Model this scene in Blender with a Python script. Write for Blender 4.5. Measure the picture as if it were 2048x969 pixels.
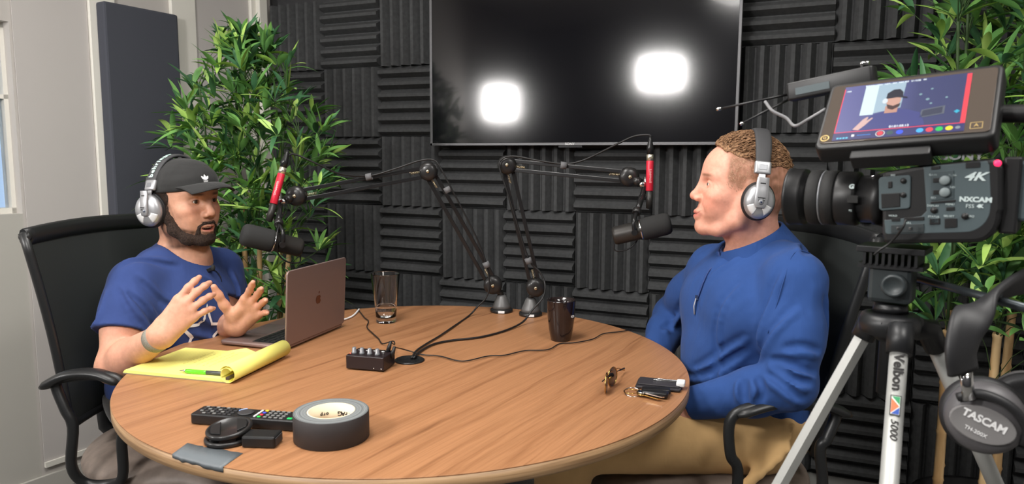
import bpy, bmesh, math, random
import numpy as np
from mathutils import Vector, Matrix, Euler
for _o in list(bpy.data.objects): bpy.data.objects.remove(_o)
SC = bpy.context.scene
COL = SC.collection
PI = math.pi
# ------------------------------------------------------------------ camera
F_PX, PITCH, ROLL, CAM_Z = 1420.0, 0.1157, 0.0058, 1.24
_cp, _sp = math.cos(PITCH), math.sin(PITCH)
FW = Vector((0, _cp, -_sp)); _u0 = Vector((0, _sp, _cp)); _r0 = Vector((1, 0, 0))
RT = _r0*math.cos(ROLL) + _u0*math.sin(ROLL)
UP = -_r0*math.sin(ROLL) + _u0*math.cos(ROLL)
camd = bpy.data.cameras.new('camera'); cam = bpy.data.objects.new('camera', camd); COL.objects.link(cam)
camd.sensor_fit = 'HORIZONTAL'; camd.sensor_width = 36; camd.lens = 36*F_PX/2048
_m = Matrix((RT, UP, -FW)).transposed().to_4x4(); _m.translation = (0, 0, CAM_Z)
cam.matrix_world = _m
camd.clip_start = 0.02
camd.dof.use_dof = True; camd.dof.focus_distance = 1.9; camd.dof.aperture_fstop = 7.5
SC.camera = cam
def at(px, py, Y):
    """world point seen at photo pixel (px, py) whose world y is Y"""
    v = FW + RT*((px-1024)/F_PX) + UP*((484.5-py)/F_PX)
    v = v*(Y/v.y)
    return Vector((v.x, v.y, v.z+CAM_Z))
def atz(px, py, z):
    v = FW + RT*((px-1024)/F_PX) + UP*((484.5-py)/F_PX)
    v = v*((z-CAM_Z)/v.z)
    return Vector((v.x, v.y, z))
# ------------------------------------------------------------------ view
SC.view_settings.view_transform = 'Standard'
try: SC.view_settings.look = 'None'
except Exception: pass
SC.view_settings.gamma = 1.0
SC.view_settings.use_curve_mapping = False
SC.view_settings.exposure = 0.0
# ------------------------------------------------------------------ world (a bright hazy day seen through the window)
W = bpy.data.worlds.new('sky'); SC.world = W; W.use_nodes = True
_n = W.node_tree; _bg = _n.nodes['Background']
_bg.inputs[0].default_value = (.50, .70, 1.0, 1); _bg.inputs[1].default_value = .95
# ------------------------------------------------------------------ lights
def area_light(name, loc, target, sx, sy, power, color=(1, 1, 1)):
    l = bpy.data.lights.new(name, 'AREA'); l.shape = 'RECTANGLE'; l.size = sx; l.size_y = sy
    l.energy = power; l.color = color
    o = bpy.data.objects.new(name, l); COL.objects.link(o)
    o.location = loc
    o.rotation_euler = (Vector(target)-Vector(loc)).to_track_quat('-Z', 'Y').to_euler()
    return o
CEIL = 2.62
LIGHTS = dict(ceiling=30.0, ceiling_rear=34.0, panel_a=21.0, panel_b=24.0)
# ceiling troffers (their fittings are built with the ceiling)
TROFFERS = [(-0.45, 1.15, 'ceiling'), (0.9, 0.1, 'ceiling'), (-1.0, -1.1, 'ceiling_rear'), (1.1, -1.5, 'ceiling_rear')]
for _x, _y, _k in TROFFERS:
    area_light('ceiling_lamp', (_x, _y, CEIL-0.045), (_x, _y, 0), 0.55, 1.1, LIGHTS[_k], (1, .97, .93))
# ------------------------------------------------------------------ small helpers
def mat(name, col=(.5, .5, .5), rough=.5, metal=0., spec=.5, emis=None, estr=0., trans=0., ior=1.45, coat=0., sheen=0., alpha=1., sss=0.):
    m = bpy.data.materials.new(name); m.use_nodes = True
    b = m.node_tree.nodes['Principled BSDF']
    b.inputs['Base Color'].default_value = (*col, 1); b.inputs['Roughness'].default_value = rough
    b.inputs['Metallic'].default_value = metal; b.inputs['Specular IOR Level'].default_value = spec
    b.inputs['Transmission Weight'].default_value = trans; b.inputs['IOR'].default_value = ior
    b.inputs['Coat Weight'].default_value = coat; b.inputs['Sheen Weight'].default_value = sheen
    b.inputs['Alpha'].default_value = alpha
    if sss:
        b.inputs['Subsurface Weight'].default_value = sss
        b.inputs['Subsurface Radius'].default_value = (1, .35, .2); b.inputs['Subsurface Scale'].default_value = .006
    if emis: b.inputs['Emission Color'].default_value = (*emis, 1); b.inputs['Emission Strength'].default_value = estr
    return m
def s2l(r, g, b):
    f = lambda c: (c/255/12.92) if c <= 10 else ((c/255+.055)/1.055)**2.4
    return (f(r), f(g), f(b))
class NT:
    """tiny node-tree helper on a material"""
    def __init__(s, m): s.m = m; s.t = m.node_tree; s.b = s.t.nodes['Principled BSDF']
    def n(s, typ, **kw):
        nd = s.t.nodes.new(typ)
        for k, v in kw.items(): setattr(nd, k, v)
        return nd
    def l(s, a, b): s.t.links.new(a, b)
    def coords(s, scale=(1, 1, 1), rot=(0, 0, 0), kind='Object'):
        c = s.n('ShaderNodeTexCoord'); mp = s.n('ShaderNodeMapping')
        mp.inputs['Scale'].default_value = scale; mp.inputs['Rotation'].default_value = rot
        s.l(c.outputs[kind], mp.inputs[0]); return mp.outputs[0]
    def noise(s, vec, scale, detail=2, rough=.5, dist=0):
        nd = s.n('ShaderNodeTexNoise'); nd.inputs['Scale'].default_value = scale
        nd.inputs['Detail'].default_value = detail; nd.inputs['Roughness'].default_value = rough
        nd.inputs['Distortion'].default_value = dist
        if vec is not None: s.l(vec, nd.inputs['Vector'])
        return nd.outputs['Fac']
    def ramp(s, fac, stops):
        r = s.n('ShaderNodeValToRGB'); e = r.color_ramp.elements
        while len(e) < len(stops): e.new(.5)
        for i, (p, c) in enumerate(stops): e[i].position = p; e[i].color = (*c, 1)
        s.l(fac, r.inputs[0]); return r.outputs[0]
    def bump(s, h, strength=.3, dist=.002):
        b = s.n('ShaderNodeBump'); b.inputs['Strength'].default_value = strength; b.inputs['Distance'].default_value = dist
        s.l(h, b.inputs['Height']); s.l(b.outputs[0], s.b.inputs['Normal']); return b
def bumpy(m, scale, strength=.3, dist=.002, detail=3, cs=(1, 1, 1)):
    n = NT(m); n.bump(n.noise(n.coords(cs), scale, detail), strength, dist); return m
def mottled(name, c1, c2, scale, rough=.6, **kw):
    m = mat(name, c1, rough, **kw); n = NT(m)
    f = n.noise(n.coords(), scale, 4)
    n.l(n.ramp(f, [(.35, c1), (.65, c2)]), n.b.inputs['Base Color'])
    return m
# ---- mesh builder
class MB:
    def __init__(s): s.v = []; s.f = []; s.mi = []; s.sm = []
    def add(s, vs, fs, mi=0, smooth=False):
        o = len(s.v); s.v += [tuple(v) for v in vs]
        for f in fs: s.f.append(tuple(i+o for i in f)); s.mi.append(mi); s.sm.append(smooth)
        return s
    def box(s, c, d, M=None, mi=0, smooth=False):
        c = Vector(c); h = Vector(d)/2
        vs = [Vector((c.x+sx*h.x, c.y+sy*h.y, c.z+sz*h.z)) for sx in (-1, 1) for sy in (-1, 1) for sz in (-1, 1)]
        if M: vs = [M @ v for v in vs]
        return s.add(vs, [(0, 1, 3, 2), (4, 6, 7, 5), (0, 4, 5, 1), (2, 3, 7, 6), (0, 2, 6, 4), (1, 5, 7, 3)], mi, smooth)
    def rbox(s, c, d, r, M=None, mi=0, n=3):
        """box with rounded vertical corners (in local z), small chamfer on top/bottom"""
        x, y, z = d[0]/2, d[1]/2, d[2]/2; pts = []
        for cx, cy, a0 in ((x-r, y-r, 0), (-x+r, y-r, 90), (-x+r, -y+r, 180), (x-r, -y+r, 270)):
            for i in range(n+1):
                a = math.radians(a0+90*i/n); pts.append((cx, cy, math.cos(a), math.sin(a)))
        ch = min(r*.35, z*.5, .003)
        rings = []
        for zz, rr in ((-z, r-ch), (-z+ch, r), (z-ch, r), (z, r-ch)):
            rings.append([Vector((c[0]+p[0]+p[2]*rr, c[1]+p[1]+p[3]*rr, c[2]+zz)) for p in pts])
        return s.loft(rings, M, mi, True, True)
    def loft(s, rings, M=None, mi=0, caps=True, closed=True, smooth=True):
        n = len(rings[0]); vs = [p for r in rings for p in r]
        if M: vs = [M @ Vector(v) for v in vs]
        fs = []
        for i in range(len(rings)-1):
            for j in range(n if closed else n-1):
                k = (j+1) % n; fs.append((i*n+j, i*n+k, (i+1)*n+k, (i+1)*n+j))
        s.add(vs, fs, mi, smooth)
        if caps:
            o = len(s.v)-len(vs)
            s.f.append(tuple(o+i for i in reversed(range(n)))); s.mi.append(mi); s.sm.append(False)
            s.f.append(tuple(o+(len(rings)-1)*n+i for i in range(n))); s.mi.append(mi); s.sm.append(False)
        return s
    def lathe(s, prof, n=32, M=None, mi=0, smooth=True, cap=True):
        """prof: (r, z) list; revolves about z"""
        vs = []; fs = []; k = len(prof)
        for i in range(n):
            a = 2*PI*i/n
            for r, z in prof: vs.append(Vector((r*math.cos(a), r*math.sin(a), z)))
        for i in range(n):
            j = (i+1) % n
            for q in range(k-1): fs.append((i*k+q, j*k+q, j*k+q+1, i*k+q+1))
        if M: vs = [M @ v for v in vs]
        s.add(vs, fs, mi, smooth)
        o = len(s.v)-len(vs)
        if prof[0] == prof[-1] or not cap: return s
        for q, flip in ((0, True), (k-1, False)):
            if prof[q][0] > 1e-6:
                idx = [o+i*k+q for i in range(n)]
                if flip: idx.reverse()
                s.f.append(tuple(idx)); s.mi.append(mi); s.sm.append(False)
        return s
    def tube(s, pts, r, n=8, mi=0, caps=True, flat=None, M=None):
        """tube along points; r number or list; flat=(a,b) scales of the cross-section"""
        pts = [Vector(p) for p in pts]; rs = r if isinstance(r, (list, tuple)) else [r]*len(pts)
        T = []
        for i in range(len(pts)):
            a = pts[max(i-1, 0)]; b = pts[min(i+1, len(pts)-1)]; t = (b-a)
            T.append(t.normalized() if t.length > 1e-9 else Vector((0, 0, 1)))
        ref = Vector((0, 0, 1)) if abs(T[0].z) < .9 else Vector((1, 0, 0))
        N = (ref - T[0]*ref.dot(T[0])).normalized(); rings = []
        fa, fb = flat or (1, 1)
        for i, p in enumerate(pts):
            N = (N - T[i]*N.dot(T[i])).normalized(); B = T[i].cross(N)
            rings.append([p + (N*math.cos(2*PI*j/n)*fa + B*math.sin(2*PI*j/n)*fb)*rs[i] for j in range(n)])
        return s.loft(rings, M, mi, caps)
    def ell(s, c, r, M=None, n=16, mi=0, zr=(-1, 1)):
        c = Vector(c); k = n//2; prof = []
        rings = []
        for i in range(1, k):
            t = -PI/2+PI*i/k
            rings.append([Vector((c.x+r[0]*math.cos(t)*math.cos(2*PI*j/n), c.y+r[1]*math.cos(t)*math.sin(2*PI*j/n), c.z+r[2]*math.sin(t))) for j in range(n)])
        vs = [p for q in rings for p in q] + [c-Vector((0, 0, r[2])), c+Vector((0, 0, r[2]))]
        if M: vs = [M @ v for v in vs]
        fs = []
        for i in range(len(rings)-1):
            for j in range(n): kk = (j+1) % n; fs.append((i*n+j, i*n+kk, (i+1)*n+kk, (i+1)*n+j))
        b = len(rings)*n; L = (len(rings)-1)*n
        for j in range(n): kk = (j+1) % n; fs.append((b, kk, j)); fs.append((b+1, L+j, L+kk))
        return s.add(vs, fs, mi, True)
    def prism(s, poly, z0, z1, M=None, mi=0):
        n = len(poly); vs = [Vector((x, y, z0)) for x, y in poly] + [Vector((x, y, z1)) for x, y in poly]
        if M: vs = [M @ v for v in vs]
        fs = [tuple(reversed(range(n))), tuple(range(n, 2*n))] + [(i, (i+1) % n, n+(i+1) % n, n+i) for i in range(n)]
        return s.add(vs, fs, mi, False)
    def build(s, name, m, parent=None, bevel=0, M=None, seg=2, fix=True, kind=None):
        me = bpy.data.meshes.new(name); me.from_pydata(s.v, [], s.f)
        ms = m if isinstance(m, (list, tuple)) else [m]
        for x in ms: me.materials.append(x)
        me.polygons.foreach_set('material_index', s.mi); me.polygons.foreach_set('use_smooth', s.sm)
        if fix:
            bm = bmesh.new(); bm.from_mesh(me); bmesh.ops.recalc_face_normals(bm, faces=bm.faces); bm.to_mesh(me); bm.free()
        me.update()
        o = bpy.data.objects.new(name, me); COL.objects.link(o)
        if parent: o.parent = parent
        if M: o.matrix_local = M
        if bevel:
            b = o.modifiers.new('bevel', 'BEVEL'); b.width = bevel; b.segments = seg; b.limit_method = 'ANGLE'; b.angle_limit = .6
            b.harden_normals = False
        if kind: o['kind'] = kind
        return o
def empty(name, loc=(0, 0, 0), rot=(0, 0, 0), M=None):
    o = bpy.data.objects.new(name, None); COL.objects.link(o); o.empty_display_size = .05
    if M: o.matrix_world = M
    else: o.location = loc; o.rotation_euler = rot
    bpy.context.view_layer.update()
    return o
def reparent(o, parent):
    """parent o, whose mesh is in world coordinates, keeping it where it is"""
    bpy.context.view_layer.update(); o.parent = parent; o.matrix_parent_inverse = parent.matrix_world.inverted(); return o
def setw(o, M):
    bpy.context.view_layer.update(); o.matrix_world = M; bpy.context.view_layer.update(); return o
def tag(o, label, cat, group=None, kind=None):
    o['label'] = label; o['category'] = cat
    if group: o['group'] = group
    if kind: o['kind'] = kind
    return o
def struct(o): o['kind'] = 'structure'; return o
def basis(o, x=None, y=None, z=None):
    """matrix with origin o and axes; give two axes (second is made orthogonal)"""
    if x is not None and z is not None: x = Vector(x).normalized(); z = Vector(z); z = (z-x*z.dot(x)).normalized(); y = z.cross(x)
    elif x is not None and y is not None: x = Vector(x).normalized(); y = Vector(y); y = (y-x*y.dot(x)).normalized(); z = x.cross(y)
    else: z = Vector(z).normalized(); y = Vector(y); y = (y-z*y.dot(z)).normalized(); x = y.cross(z)
    M = Matrix((x, y, z)).transposed().to_4x4(); M.translation = Vector(o); return M
def along(a, b):
    """matrix at a with +z towards b"""
    z = (Vector(b)-Vector(a)).normalized(); y = Vector((0, 1, 0)) if abs(z.y) < .9 else Vector((1, 0, 0))
    return basis(a, y=y, z=z)
def text(body, size, m, parent=None, M=None, name='lettering', depth=.0004, align='CENTER', shear=0, bold=0, sx=1.0):
    c = bpy.data.curves.new('txt', 'FONT'); c.body = body; c.size = size; c.extrude = depth; c.align_x = align; c.align_y = 'CENTER'
    c.shear = shear; c.offset = bold; c.resolution_u = 3
    t = bpy.data.objects.new('txt', c); COL.objects.link(t)
    dg = bpy.context.evaluated_depsgraph_get(); me = bpy.data.meshes.new_from_object(t.evaluated_get(dg))
    bpy.data.objects.remove(t); me.name = name
    if sx != 1: me.transform(Matrix.Diagonal((sx, 1, 1, 1)))
    me.materials.clear(); me.materials.append(m)
    o = bpy.data.objects.new(name, me); COL.objects.link(o)
    if parent: o.parent = parent
    if M: o.matrix_local = M
    return o
def crom(pts, n=8, closed=False):
    """Catmull-Rom through points"""
    P = [Vector(p) for p in pts]
    if closed: P = [P[-1]]+P+[P[0], P[1]]
    else: P = [P[0]*2-P[1]]+P+[P[-1]*2-P[-2]]
    out = []
    for i in range(1, len(P)-2):
        a, b, c, d = P[i-1:i+3]
        for k in range(n):
            t = k/n; out.append(.5*((2*b)+(c-a)*t+(2*a-5*b+4*c-d)*t*t+(-a+3*b-3*c+d)*t**3))
    if not closed: out.append(P[-2].copy())
    return out
def copy_tree(o, parent=None):
    c = o.copy(); COL.objects.link(c)
    if parent is not None: c.parent = parent
    for ch in list(o.children): copy_tree(ch, c)
    return c
def ordinal(n): return ['zeroth', 'first', 'second', 'third', 'fourth', 'fifth', 'sixth', 'seventh', 'eighth', 'ninth', 'tenth', 'eleventh', 'twelfth'][n]
# ------------------------------------------------------------------ the room
YAW = 0.4095
WD = Vector((math.cos(YAW), -math.sin(YAW), 0))          # along the foam wall, to the right
WN = Vector((math.sin(YAW), math.cos(YAW), 0))           # into the foam wall
W0 = Vector((-0.87683, 3.30429, 0)); TILE = .305; ZTOP = CAM_Z + .70793
FOAM_BOTTOM = ZTOP - 6*TILE
def wallp(u, z, out=0.0):
    """point on the plane of the foam peaks: u tiles to the right, height z, out metres off it"""
    return W0 + WD*(u*TILE) - WN*out + Vector((0, 0, z))
M_WALLDARK = bumpy(mat('dark_wall_paint', s2l(48, 48, 50), .8), 180, .1)
M_WALLGREY = bumpy(mat('warm_grey_wall', s2l(188, 183, 178), .75), 220, .08)
M_WALLLOW = bumpy(mat('grey_wall_low', s2l(184, 181, 174), .7), 220, .08)
M_WHITE = mat('white_trim', s2l(226, 223, 214), .45)
M_CEIL = bumpy(mat('ceiling_tile', s2l(215, 213, 208), .9), 300, .15)
M_CARPET = mottled('carpet', s2l(92, 90, 88), s2l(140, 138, 134), 260, .95)
_n = NT(M_CARPET); _n.bump(_n.noise(_n.coords(), 500, 4), .8, .004)
# corner between foam wall and window wall, and the window wall's direction
U_COR = -1.07
CORNER = wallp(U_COR, 0, -.05)
_a = YAW+.12
LD = Vector((-math.sin(_a), -math.cos(_a), 0))           # along the left wall, towards the camera
LN = Vector((math.cos(_a), -math.sin(_a), 0))            # from the left wall into the room
def leftp(t, z, out=0.0): return CORNER + LD*t + LN*out + Vector((0, 0, z))
def left_t(px, py=300):
    v = FW + RT*((px-1024)/F_PX) + UP*((484.5-py)/F_PX); v.z = 0
    # CORNER + LD t = v s
    A = np.array([[LD.x, -v.x], [LD.y, -v.y]]); t, s = np.linalg.solve(A, np.array([-CORNER.x, -CORNER.y])); return float(t)
# floor / ceiling
pA = wallp(U_COR, 0, -.05); pB = wallp(13.5, 0, -.05)
L_LEN = 4.9
pC = leftp(L_LEN, 0); pD = Vector((pB.x+.2, pC.y-.6, 0))
def slab(name, pts, z0, z1, m):
    return struct(MB().prism([(p.x, p.y) for p in pts], z0, z1).build(name, m))
slab('floor', [pA-WD*.3+WN*.2, pB+WD*.3+WN*.2, pD+Vector((.3, -.3, 0)), pC+LD*.3-LN*.3], -.1, 0, M_CARPET)
slab('ceiling', [pA-WD*.3+WN*.2, pB+WD*.3+WN*.2, pD+Vector((.3, -.3, 0)), pC+LD*.3-LN*.3], CEIL, CEIL+.1, M_CEIL)
def wall_seg(name, a, b, z0, z1, th, m, side):
    a = Vector((a.x, a.y, 0)); b = Vector((b.x, b.y, 0)); d = (b-a).normalized(); n = Vector((-d.y, d.x, 0))*side
    return struct(MB().prism([(p.x, p.y) for p in (a, b, b+n*th, a+n*th)], z0, z1).build(name, m))
wall_seg('wall_back', pA-WD*.1, pB, 0, CEIL, .12, M_WALLDARK, 1)
M_GLOSSWALL = mat('rear_wall_paint', s2l(190, 188, 184), .7)
M_DARKREAR = mat('dark_rear_wall_paint', s2l(70, 70, 74), .7)
wall_seg('wall_right', pB, pD, 0, CEIL, .12, M_GLOSSWALL, 1)
wall_seg('wall_front', pD, pC, 0, CEIL, .12, M_DARKREAR, 1)
# skirting below the foam
wall_seg('baseboard_back', wallp(U_COR, 0, -.05), wallp(13.5, 0, -.05), 0, FOAM_BOTTOM-.012, -.014, mat('grey_skirting', s2l(150, 150, 146), .5), 1)
# left wall: grey below a sill line, window bays with grey blinds and white mullions above
WIN_T0, WIN_T1 = left_t(36), left_t(-160)
SILL = 1.04; WTOP = 1.70
M_BLIND = mat('blind_fabric', s2l(190, 185, 182), .85)
_n = NT(M_BLIND); _n.bump(_n.noise(_n.coords((1, 1, 1)), 900, 1), .15, .001)
def lbox(t0, t1, z0, z1, o0, o1, name, m, st=True, parent=None, bevel=0):
    P = [leftp(t0, 0, o0), leftp(t1, 0, o0), leftp(t1, 0, o1), leftp(t0, 0, o1)]
    o = MB().prism([(p.x, p.y) for p in P], z0, z1).build(name, m, parent, bevel)
    if st: struct(o)
    return o
lbox(-.12, WIN_T0, 0, CEIL, -.12, 0, 'wall_left', M_WALLGREY)
lbox(WIN_T1, L_LEN, 0, CEIL, -.12, 0, 'wall_left', M_WALLGREY)
lbox(WIN_T0, WIN_T1, 0, SILL, -.12, 0, 'wall_left', M_WALLLOW)
lbox(WIN_T0, WIN_T1, WTOP, CEIL, -.12, 0, 'wall_left', M_WALLGREY)
# white mullion strips
lbox(left_t(530), left_t(514), .0, CEIL, 0, .05, 'trim_1', M_WHITE, bevel=.004)
lbox(left_t(514), left_t(505), .0, CEIL, 0, .025, 'trim_2', M_WHITE, bevel=.004)
lbox(left_t(388, 80), left_t(340, 80), .0, CEIL, 0, .02, 'trim_3', M_WHITE, bevel=.003)
lbox(left_t(228, 80), left_t(176, 80), .0, CEIL, 0, .02, 'trim_4', M_WHITE, bevel=.003)
lbox(0, L_LEN, .0, .07, 0, .012, 'baseboard_left', M_WALLLOW, bevel=.002)
# roller blinds between the mullions
for t0, t1, lab in ((left_t(505), left_t(388, 80), 'grey roller blind hanging in the bay next to the corner, behind the bamboo'),
                    (left_t(176, 80), left_t(40), 'wide grey roller blind behind the mesh chair, left of the white strip')):
    e = empty('roller_blind', leftp((t0+t1)/2, 1.0, .0)); P = e.location.copy()
    def lb(a, b, z0, z1, o0, o1):
        return [(p.x-P.x, p.y-P.y) for p in (leftp(a, 0, o0), leftp(b, 0, o0), leftp(b, 0, o1), leftp(a, 0, o1))], z0-P.z, z1-P.z
    pl, z0, z1 = lb(t0+.002, t1-.002, .12, CEIL-.06, .004, .008); MB().prism(pl, z0, z1).build('blind_fabric', M_BLIND, e)
    pl, z0, z1 = lb(t0+.002, t1-.002, .10, .12, .003, .016); MB().prism(pl, z0, z1).build('bottom_rail', M_WHITE, e)
    tag(e, lab, 'blind')
# window with daylight, its frame and what stands outside
M_GLASS = mat('window_glass', (1, 1, 1), .02, trans=1.0, ior=1.45)
w = lbox(WIN_T0, WIN_T1, SILL, WTOP, -.07, -.062, 'window_1', M_GLASS)
fr = MB()
for a, b, c, d in ((WIN_T0, WIN_T0+.014, SILL, WTOP), (WIN_T1-.02, WIN_T1, SILL, WTOP), (WIN_T0, WIN_T1, SILL, SILL+.02), (WIN_T0, WIN_T1, WTOP-.016, WTOP), (WIN_T0, WIN_T1, 1.44, 1.455)):
    P = [leftp(a, 0, -.09), leftp(b, 0, -.09), leftp(b, 0, -.04), leftp(a, 0, -.04)]; fr.prism([(p.x, p.y) for p in P], c, d)
fr.build('window_frame', M_WHITE, w)
# outside: ground and a tree
M_LAWN = mottled('lawn', s2l(120, 135, 110), s2l(150, 160, 140), 8, .9)
og = MB().prism([(p.x, p.y) for p in (leftp(-2, 0, -.4), leftp(9, 0, -.4), leftp(9, 0, -14), leftp(-2, 0, -14))], -.5, -.45).build('ground_outside', M_LAWN); struct(og)
random.seed(5)
tr = empty('garden_tree', leftp(1.2, -.45, -4.2)); tb = MB(); tb.tube([(0, 0, 0), (.1, 0, 1.5), (0, .1, 3)], [.12, .09, .05], 8)
for k in range(14):
    a = random.random()*6.28; tb.tube([(0.05, 0, 1.2+k*.1), (math.cos(a)*.7, math.sin(a)*.7, 1.9+k*.12), (math.cos(a)*1.4, math.sin(a)*1.4, 2.1+k*.14)], [.04, .02, .008], 5)
tb.build('trunk', mat('tree_bark', s2l(90, 80, 70), .9), tr)
lf = MB()
for k in range(15000):
    a = random.random()*6.28; r = 1.5*math.sqrt(random.random()); z = .9+random.random()*2.4
    c = Vector((math.cos(a)*r, math.sin(a)*r, z)); d = Vector((random.uniform(-1, 1), random.uniform(-1, 1), random.uniform(-1, 1))).normalized(); e2 = d.orthogonal().normalized()
    s_ = random.uniform(.012, .026); lf.add([c-d*s_, c+e2*s_*.5, c+d*s_, c-e2*s_*.5], [(0, 1, 2, 3)])
lf.build('leaves', mat('tree_leaf', s2l(120, 135, 128), .7), tr, fix=False, kind='stuff')
tag(tr, 'leafy garden tree outside the window at the left edge', 'tree')
# ceiling light fittings
M_LED = mat('led_diffuser', (1, 1, 1), .5, emis=(1, .97, .93), estr=3.0)
for i, (x, y, k) in enumerate(TROFFERS):
    e = empty('ceiling_light', (x, y, CEIL-.02))
    b = MB()
    for cx, cy, dx, dy in ((0, -.58, .62, .03), (0, .58, .62, .03), (-.295, 0, .03, 1.16), (.295, 0, .03, 1.16)): b.box((cx, cy, 0), (dx, dy, .04))
    b.build('frame', M_WHITE, e); MB().box((0, 0, .005), (.56, 1.13, .02)).build('diffuser', M_LED, e)
    tag(e, ['rectangular ceiling light above the round table', 'rectangular ceiling light above the tripod side', 'rectangular ceiling light at the rear left of the room', 'rectangular ceiling light at the rear right of the room'][i], 'ceiling light')
# ------------------------------------------------------------------ acoustic foam tiles
M_FOAM = mottled('acoustic_foam', s2l(66, 67, 68), s2l(74, 75, 76), 60, .95, spec=.15)
_n = NT(M_FOAM); _n.bump(_n.noise(_n.coords((1, 1, 1)), 700, 3), .5, .0015)
def foam_mesh(vertical):
    """tile lying on local y=0 (wall side at +y), ridges along local x or z; origin at tile centre of the peak plane"""
    b = MB(); h = TILE/2-.0012; n = 6; p = 2*h/n; D0, D1 = .05, .033
    prof = []
    for i in range(n):
        a = -h+i*p; prof += [(a+.0025, D1), (a+p/2-.0065, 0.0), (a+p/2+.0065, 0.0), (a+p-.0025, D1)]
    prof = [(-h, D1)]+prof+[(h, D1)]
    m = len(prof)
    def V(a, d, s_): return (a, d, s_) if vertical else (s_, d, a)
    vs = [V(a, d, -h) for a, d in prof]+[V(a, d, h) for a, d in prof]+[V(a, D0, -h) for a, d in prof]+[V(a, D0, h) for a, d in prof]
    fs = []
    for i in range(m-1):
        fs += [(i, i+1, m+i+1, m+i), (2*m+i, 2*m+i+1, i+1, i), (m+i, m+i+1, 3*m+i+1, 3*m+i), (2*m+i, 3*m+i, 3*m+i+1, 2*m+i+1)]
    fs += [(0, m, 3*m, 2*m), (m-1, 3*m-1, 4*m-1, 2*m-1)]
    b.add(vs, fs)
    return b
proto = {}
fr_rot = Matrix.Rotation(-YAW, 4, 'Z')
random.seed(3)
row_names = ['top row', 'second row down', 'third row down', 'fourth row down', 'fifth row down', 'bottom row']
for v in range(6):
    for u in range(-1, 12):
        vert = (u+v) % 2 != 0
        if vert not in proto:
            o = foam_mesh(vert).build('acoustic_foam_tile', M_FOAM); proto[vert] = o
        else:
            o = proto[vert].copy(); COL.objects.link(o)
        c = wallp(u+.5, ZTOP-(v+.5)*TILE, 0)
        o.matrix_world = Matrix.Translation(c) @ Matrix.Rotation(-YAW+random.uniform(-.004, .004), 4, 'Z') @ Matrix.Rotation(random.uniform(-.006, .006), 4, 'Y')
        tag(o, 'charcoal foam wall tile with %s ridges, %s, %s from the left corner' % ('vertical' if vert else 'horizontal', row_names[v], ordinal(u+2) if u < 11 else 'twelfth'),
            'foam tile', 'charcoal foam tiles on the back wall')
# ------------------------------------------------------------------ blue-grey acoustic panel on the left wall
M_PANEL = mat('panel_fabric', s2l(74, 76, 84), .95, spec=.2)
_n = NT(M_PANEL); _n.bump(_n.noise(_n.coords(), 1200, 2), .35, .001)
def left_t_out(px, py, out):
    v = FW + RT*((px-1024)/F_PX) + UP*((484.5-py)/F_PX)
    A = np.array([[LD.x, -v.x], [LD.y, -v.y]]); C2 = CORNER+LN*out
    t, s = np.linalg.solve(A, np.array([-C2.x, -C2.y])); return float(t), CAM_Z+v.z*float(s)
t1, zt1 = left_t_out(207, 3, .075); t0, zt0 = left_t_out(356, 28, .075)
zt = (zt0+zt1)/2
pe = empty('acoustic_wall_panel', leftp((t0+t1)/2, zt-.61, .02)); P = pe.location.copy()
pts = [(p.x-P.x, p.y-P.y) for p in (leftp(t0, 0, .02), leftp(t1, 0, .02), leftp(t1, 0, .075), leftp(t0, 0, .075))]
MB().prism(pts, -.61, .61).build('fabric_cover', M_PANEL, pe, bevel=.008)
tag(pe, 'tall slate-grey fabric acoustic panel on the left wall behind the man in the cap', 'acoustic panel')
# ------------------------------------------------------------------ television
M_TVF = mat('tv_frame', s2l(96, 96, 98), .4, metal=.6)
M_TVB = mat('tv_back', s2l(20, 20, 22), .6)
M_SCREEN = mat('tv_screen', s2l(14, 14, 18), .11, spec=.6)
_b = M_SCREEN.node_tree.nodes['Principled BSDF']; _b.inputs['Coat Weight'].default_value = .22; _b.inputs['Coat Roughness'].default_value = .035
def wall_u(px, py, out):
    v = FW + RT*((px-1024)/F_PX) + UP*((484.5-py)/F_PX); q = W0-WN*out
    s = (WN.dot(q))/WN.dot(v); p = v*s; return (p-q).dot(WD)/TILE, CAM_Z+p.z
TVO = .07
ul, zb = wall_u(860.5, 289, TVO); ur, zb2 = wall_u(1474, 293.5, TVO)
zb = (zb+zb2)/2; TVW = (ur-ul)*TILE; TVH = TVW*.5625+.012
tvc = wallp((ul+ur)/2, zb+TVH/2, TVO)
tv = empty('television', M=Matrix.Translation(tvc) @ Matrix.Rotation(-YAW, 4, 'Z'))
b = MB(); bz = .011
for cx, cz, dx, dz in ((0, -TVH/2+bz/2, TVW, bz), (0, TVH/2-bz/2, TVW, bz), (-TVW/2+bz/2, 0, bz, TVH), (TVW/2-bz/2, 0, bz, TVH)): b.box((cx, .01, cz), (dx, .022, dz))
b.build('bezel', M_TVF, tv, bevel=.0015)
MB().box((0, .008, 0), (TVW-2*bz+.001, .012, TVH-2*bz+.001)).build('screen', M_SCREEN, tv)
MB().box((0, .035, 0), (TVW-.03, .035, TVH-.03)).build('back_cover', M_TVB, tv, bevel=.004)
MB().box((0, .01, -TVH/2-.004), (.095, .014, .008)).build('standby_light_strip', mat('tv_strip', s2l(40, 40, 42), .2), tv)
MRX = Matrix.Rotation(PI/2, 4, 'X')
text('SONY', .013, mat('silver_letter', s2l(200, 200, 200), .3, metal=.5), tv, Matrix.Translation((0, -.0015, -TVH/2+bz/2)) @ MRX, sx=1.15)
tag(tv, 'large wall-mounted flat television, switched off, reflecting two studio lights', 'television')
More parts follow.
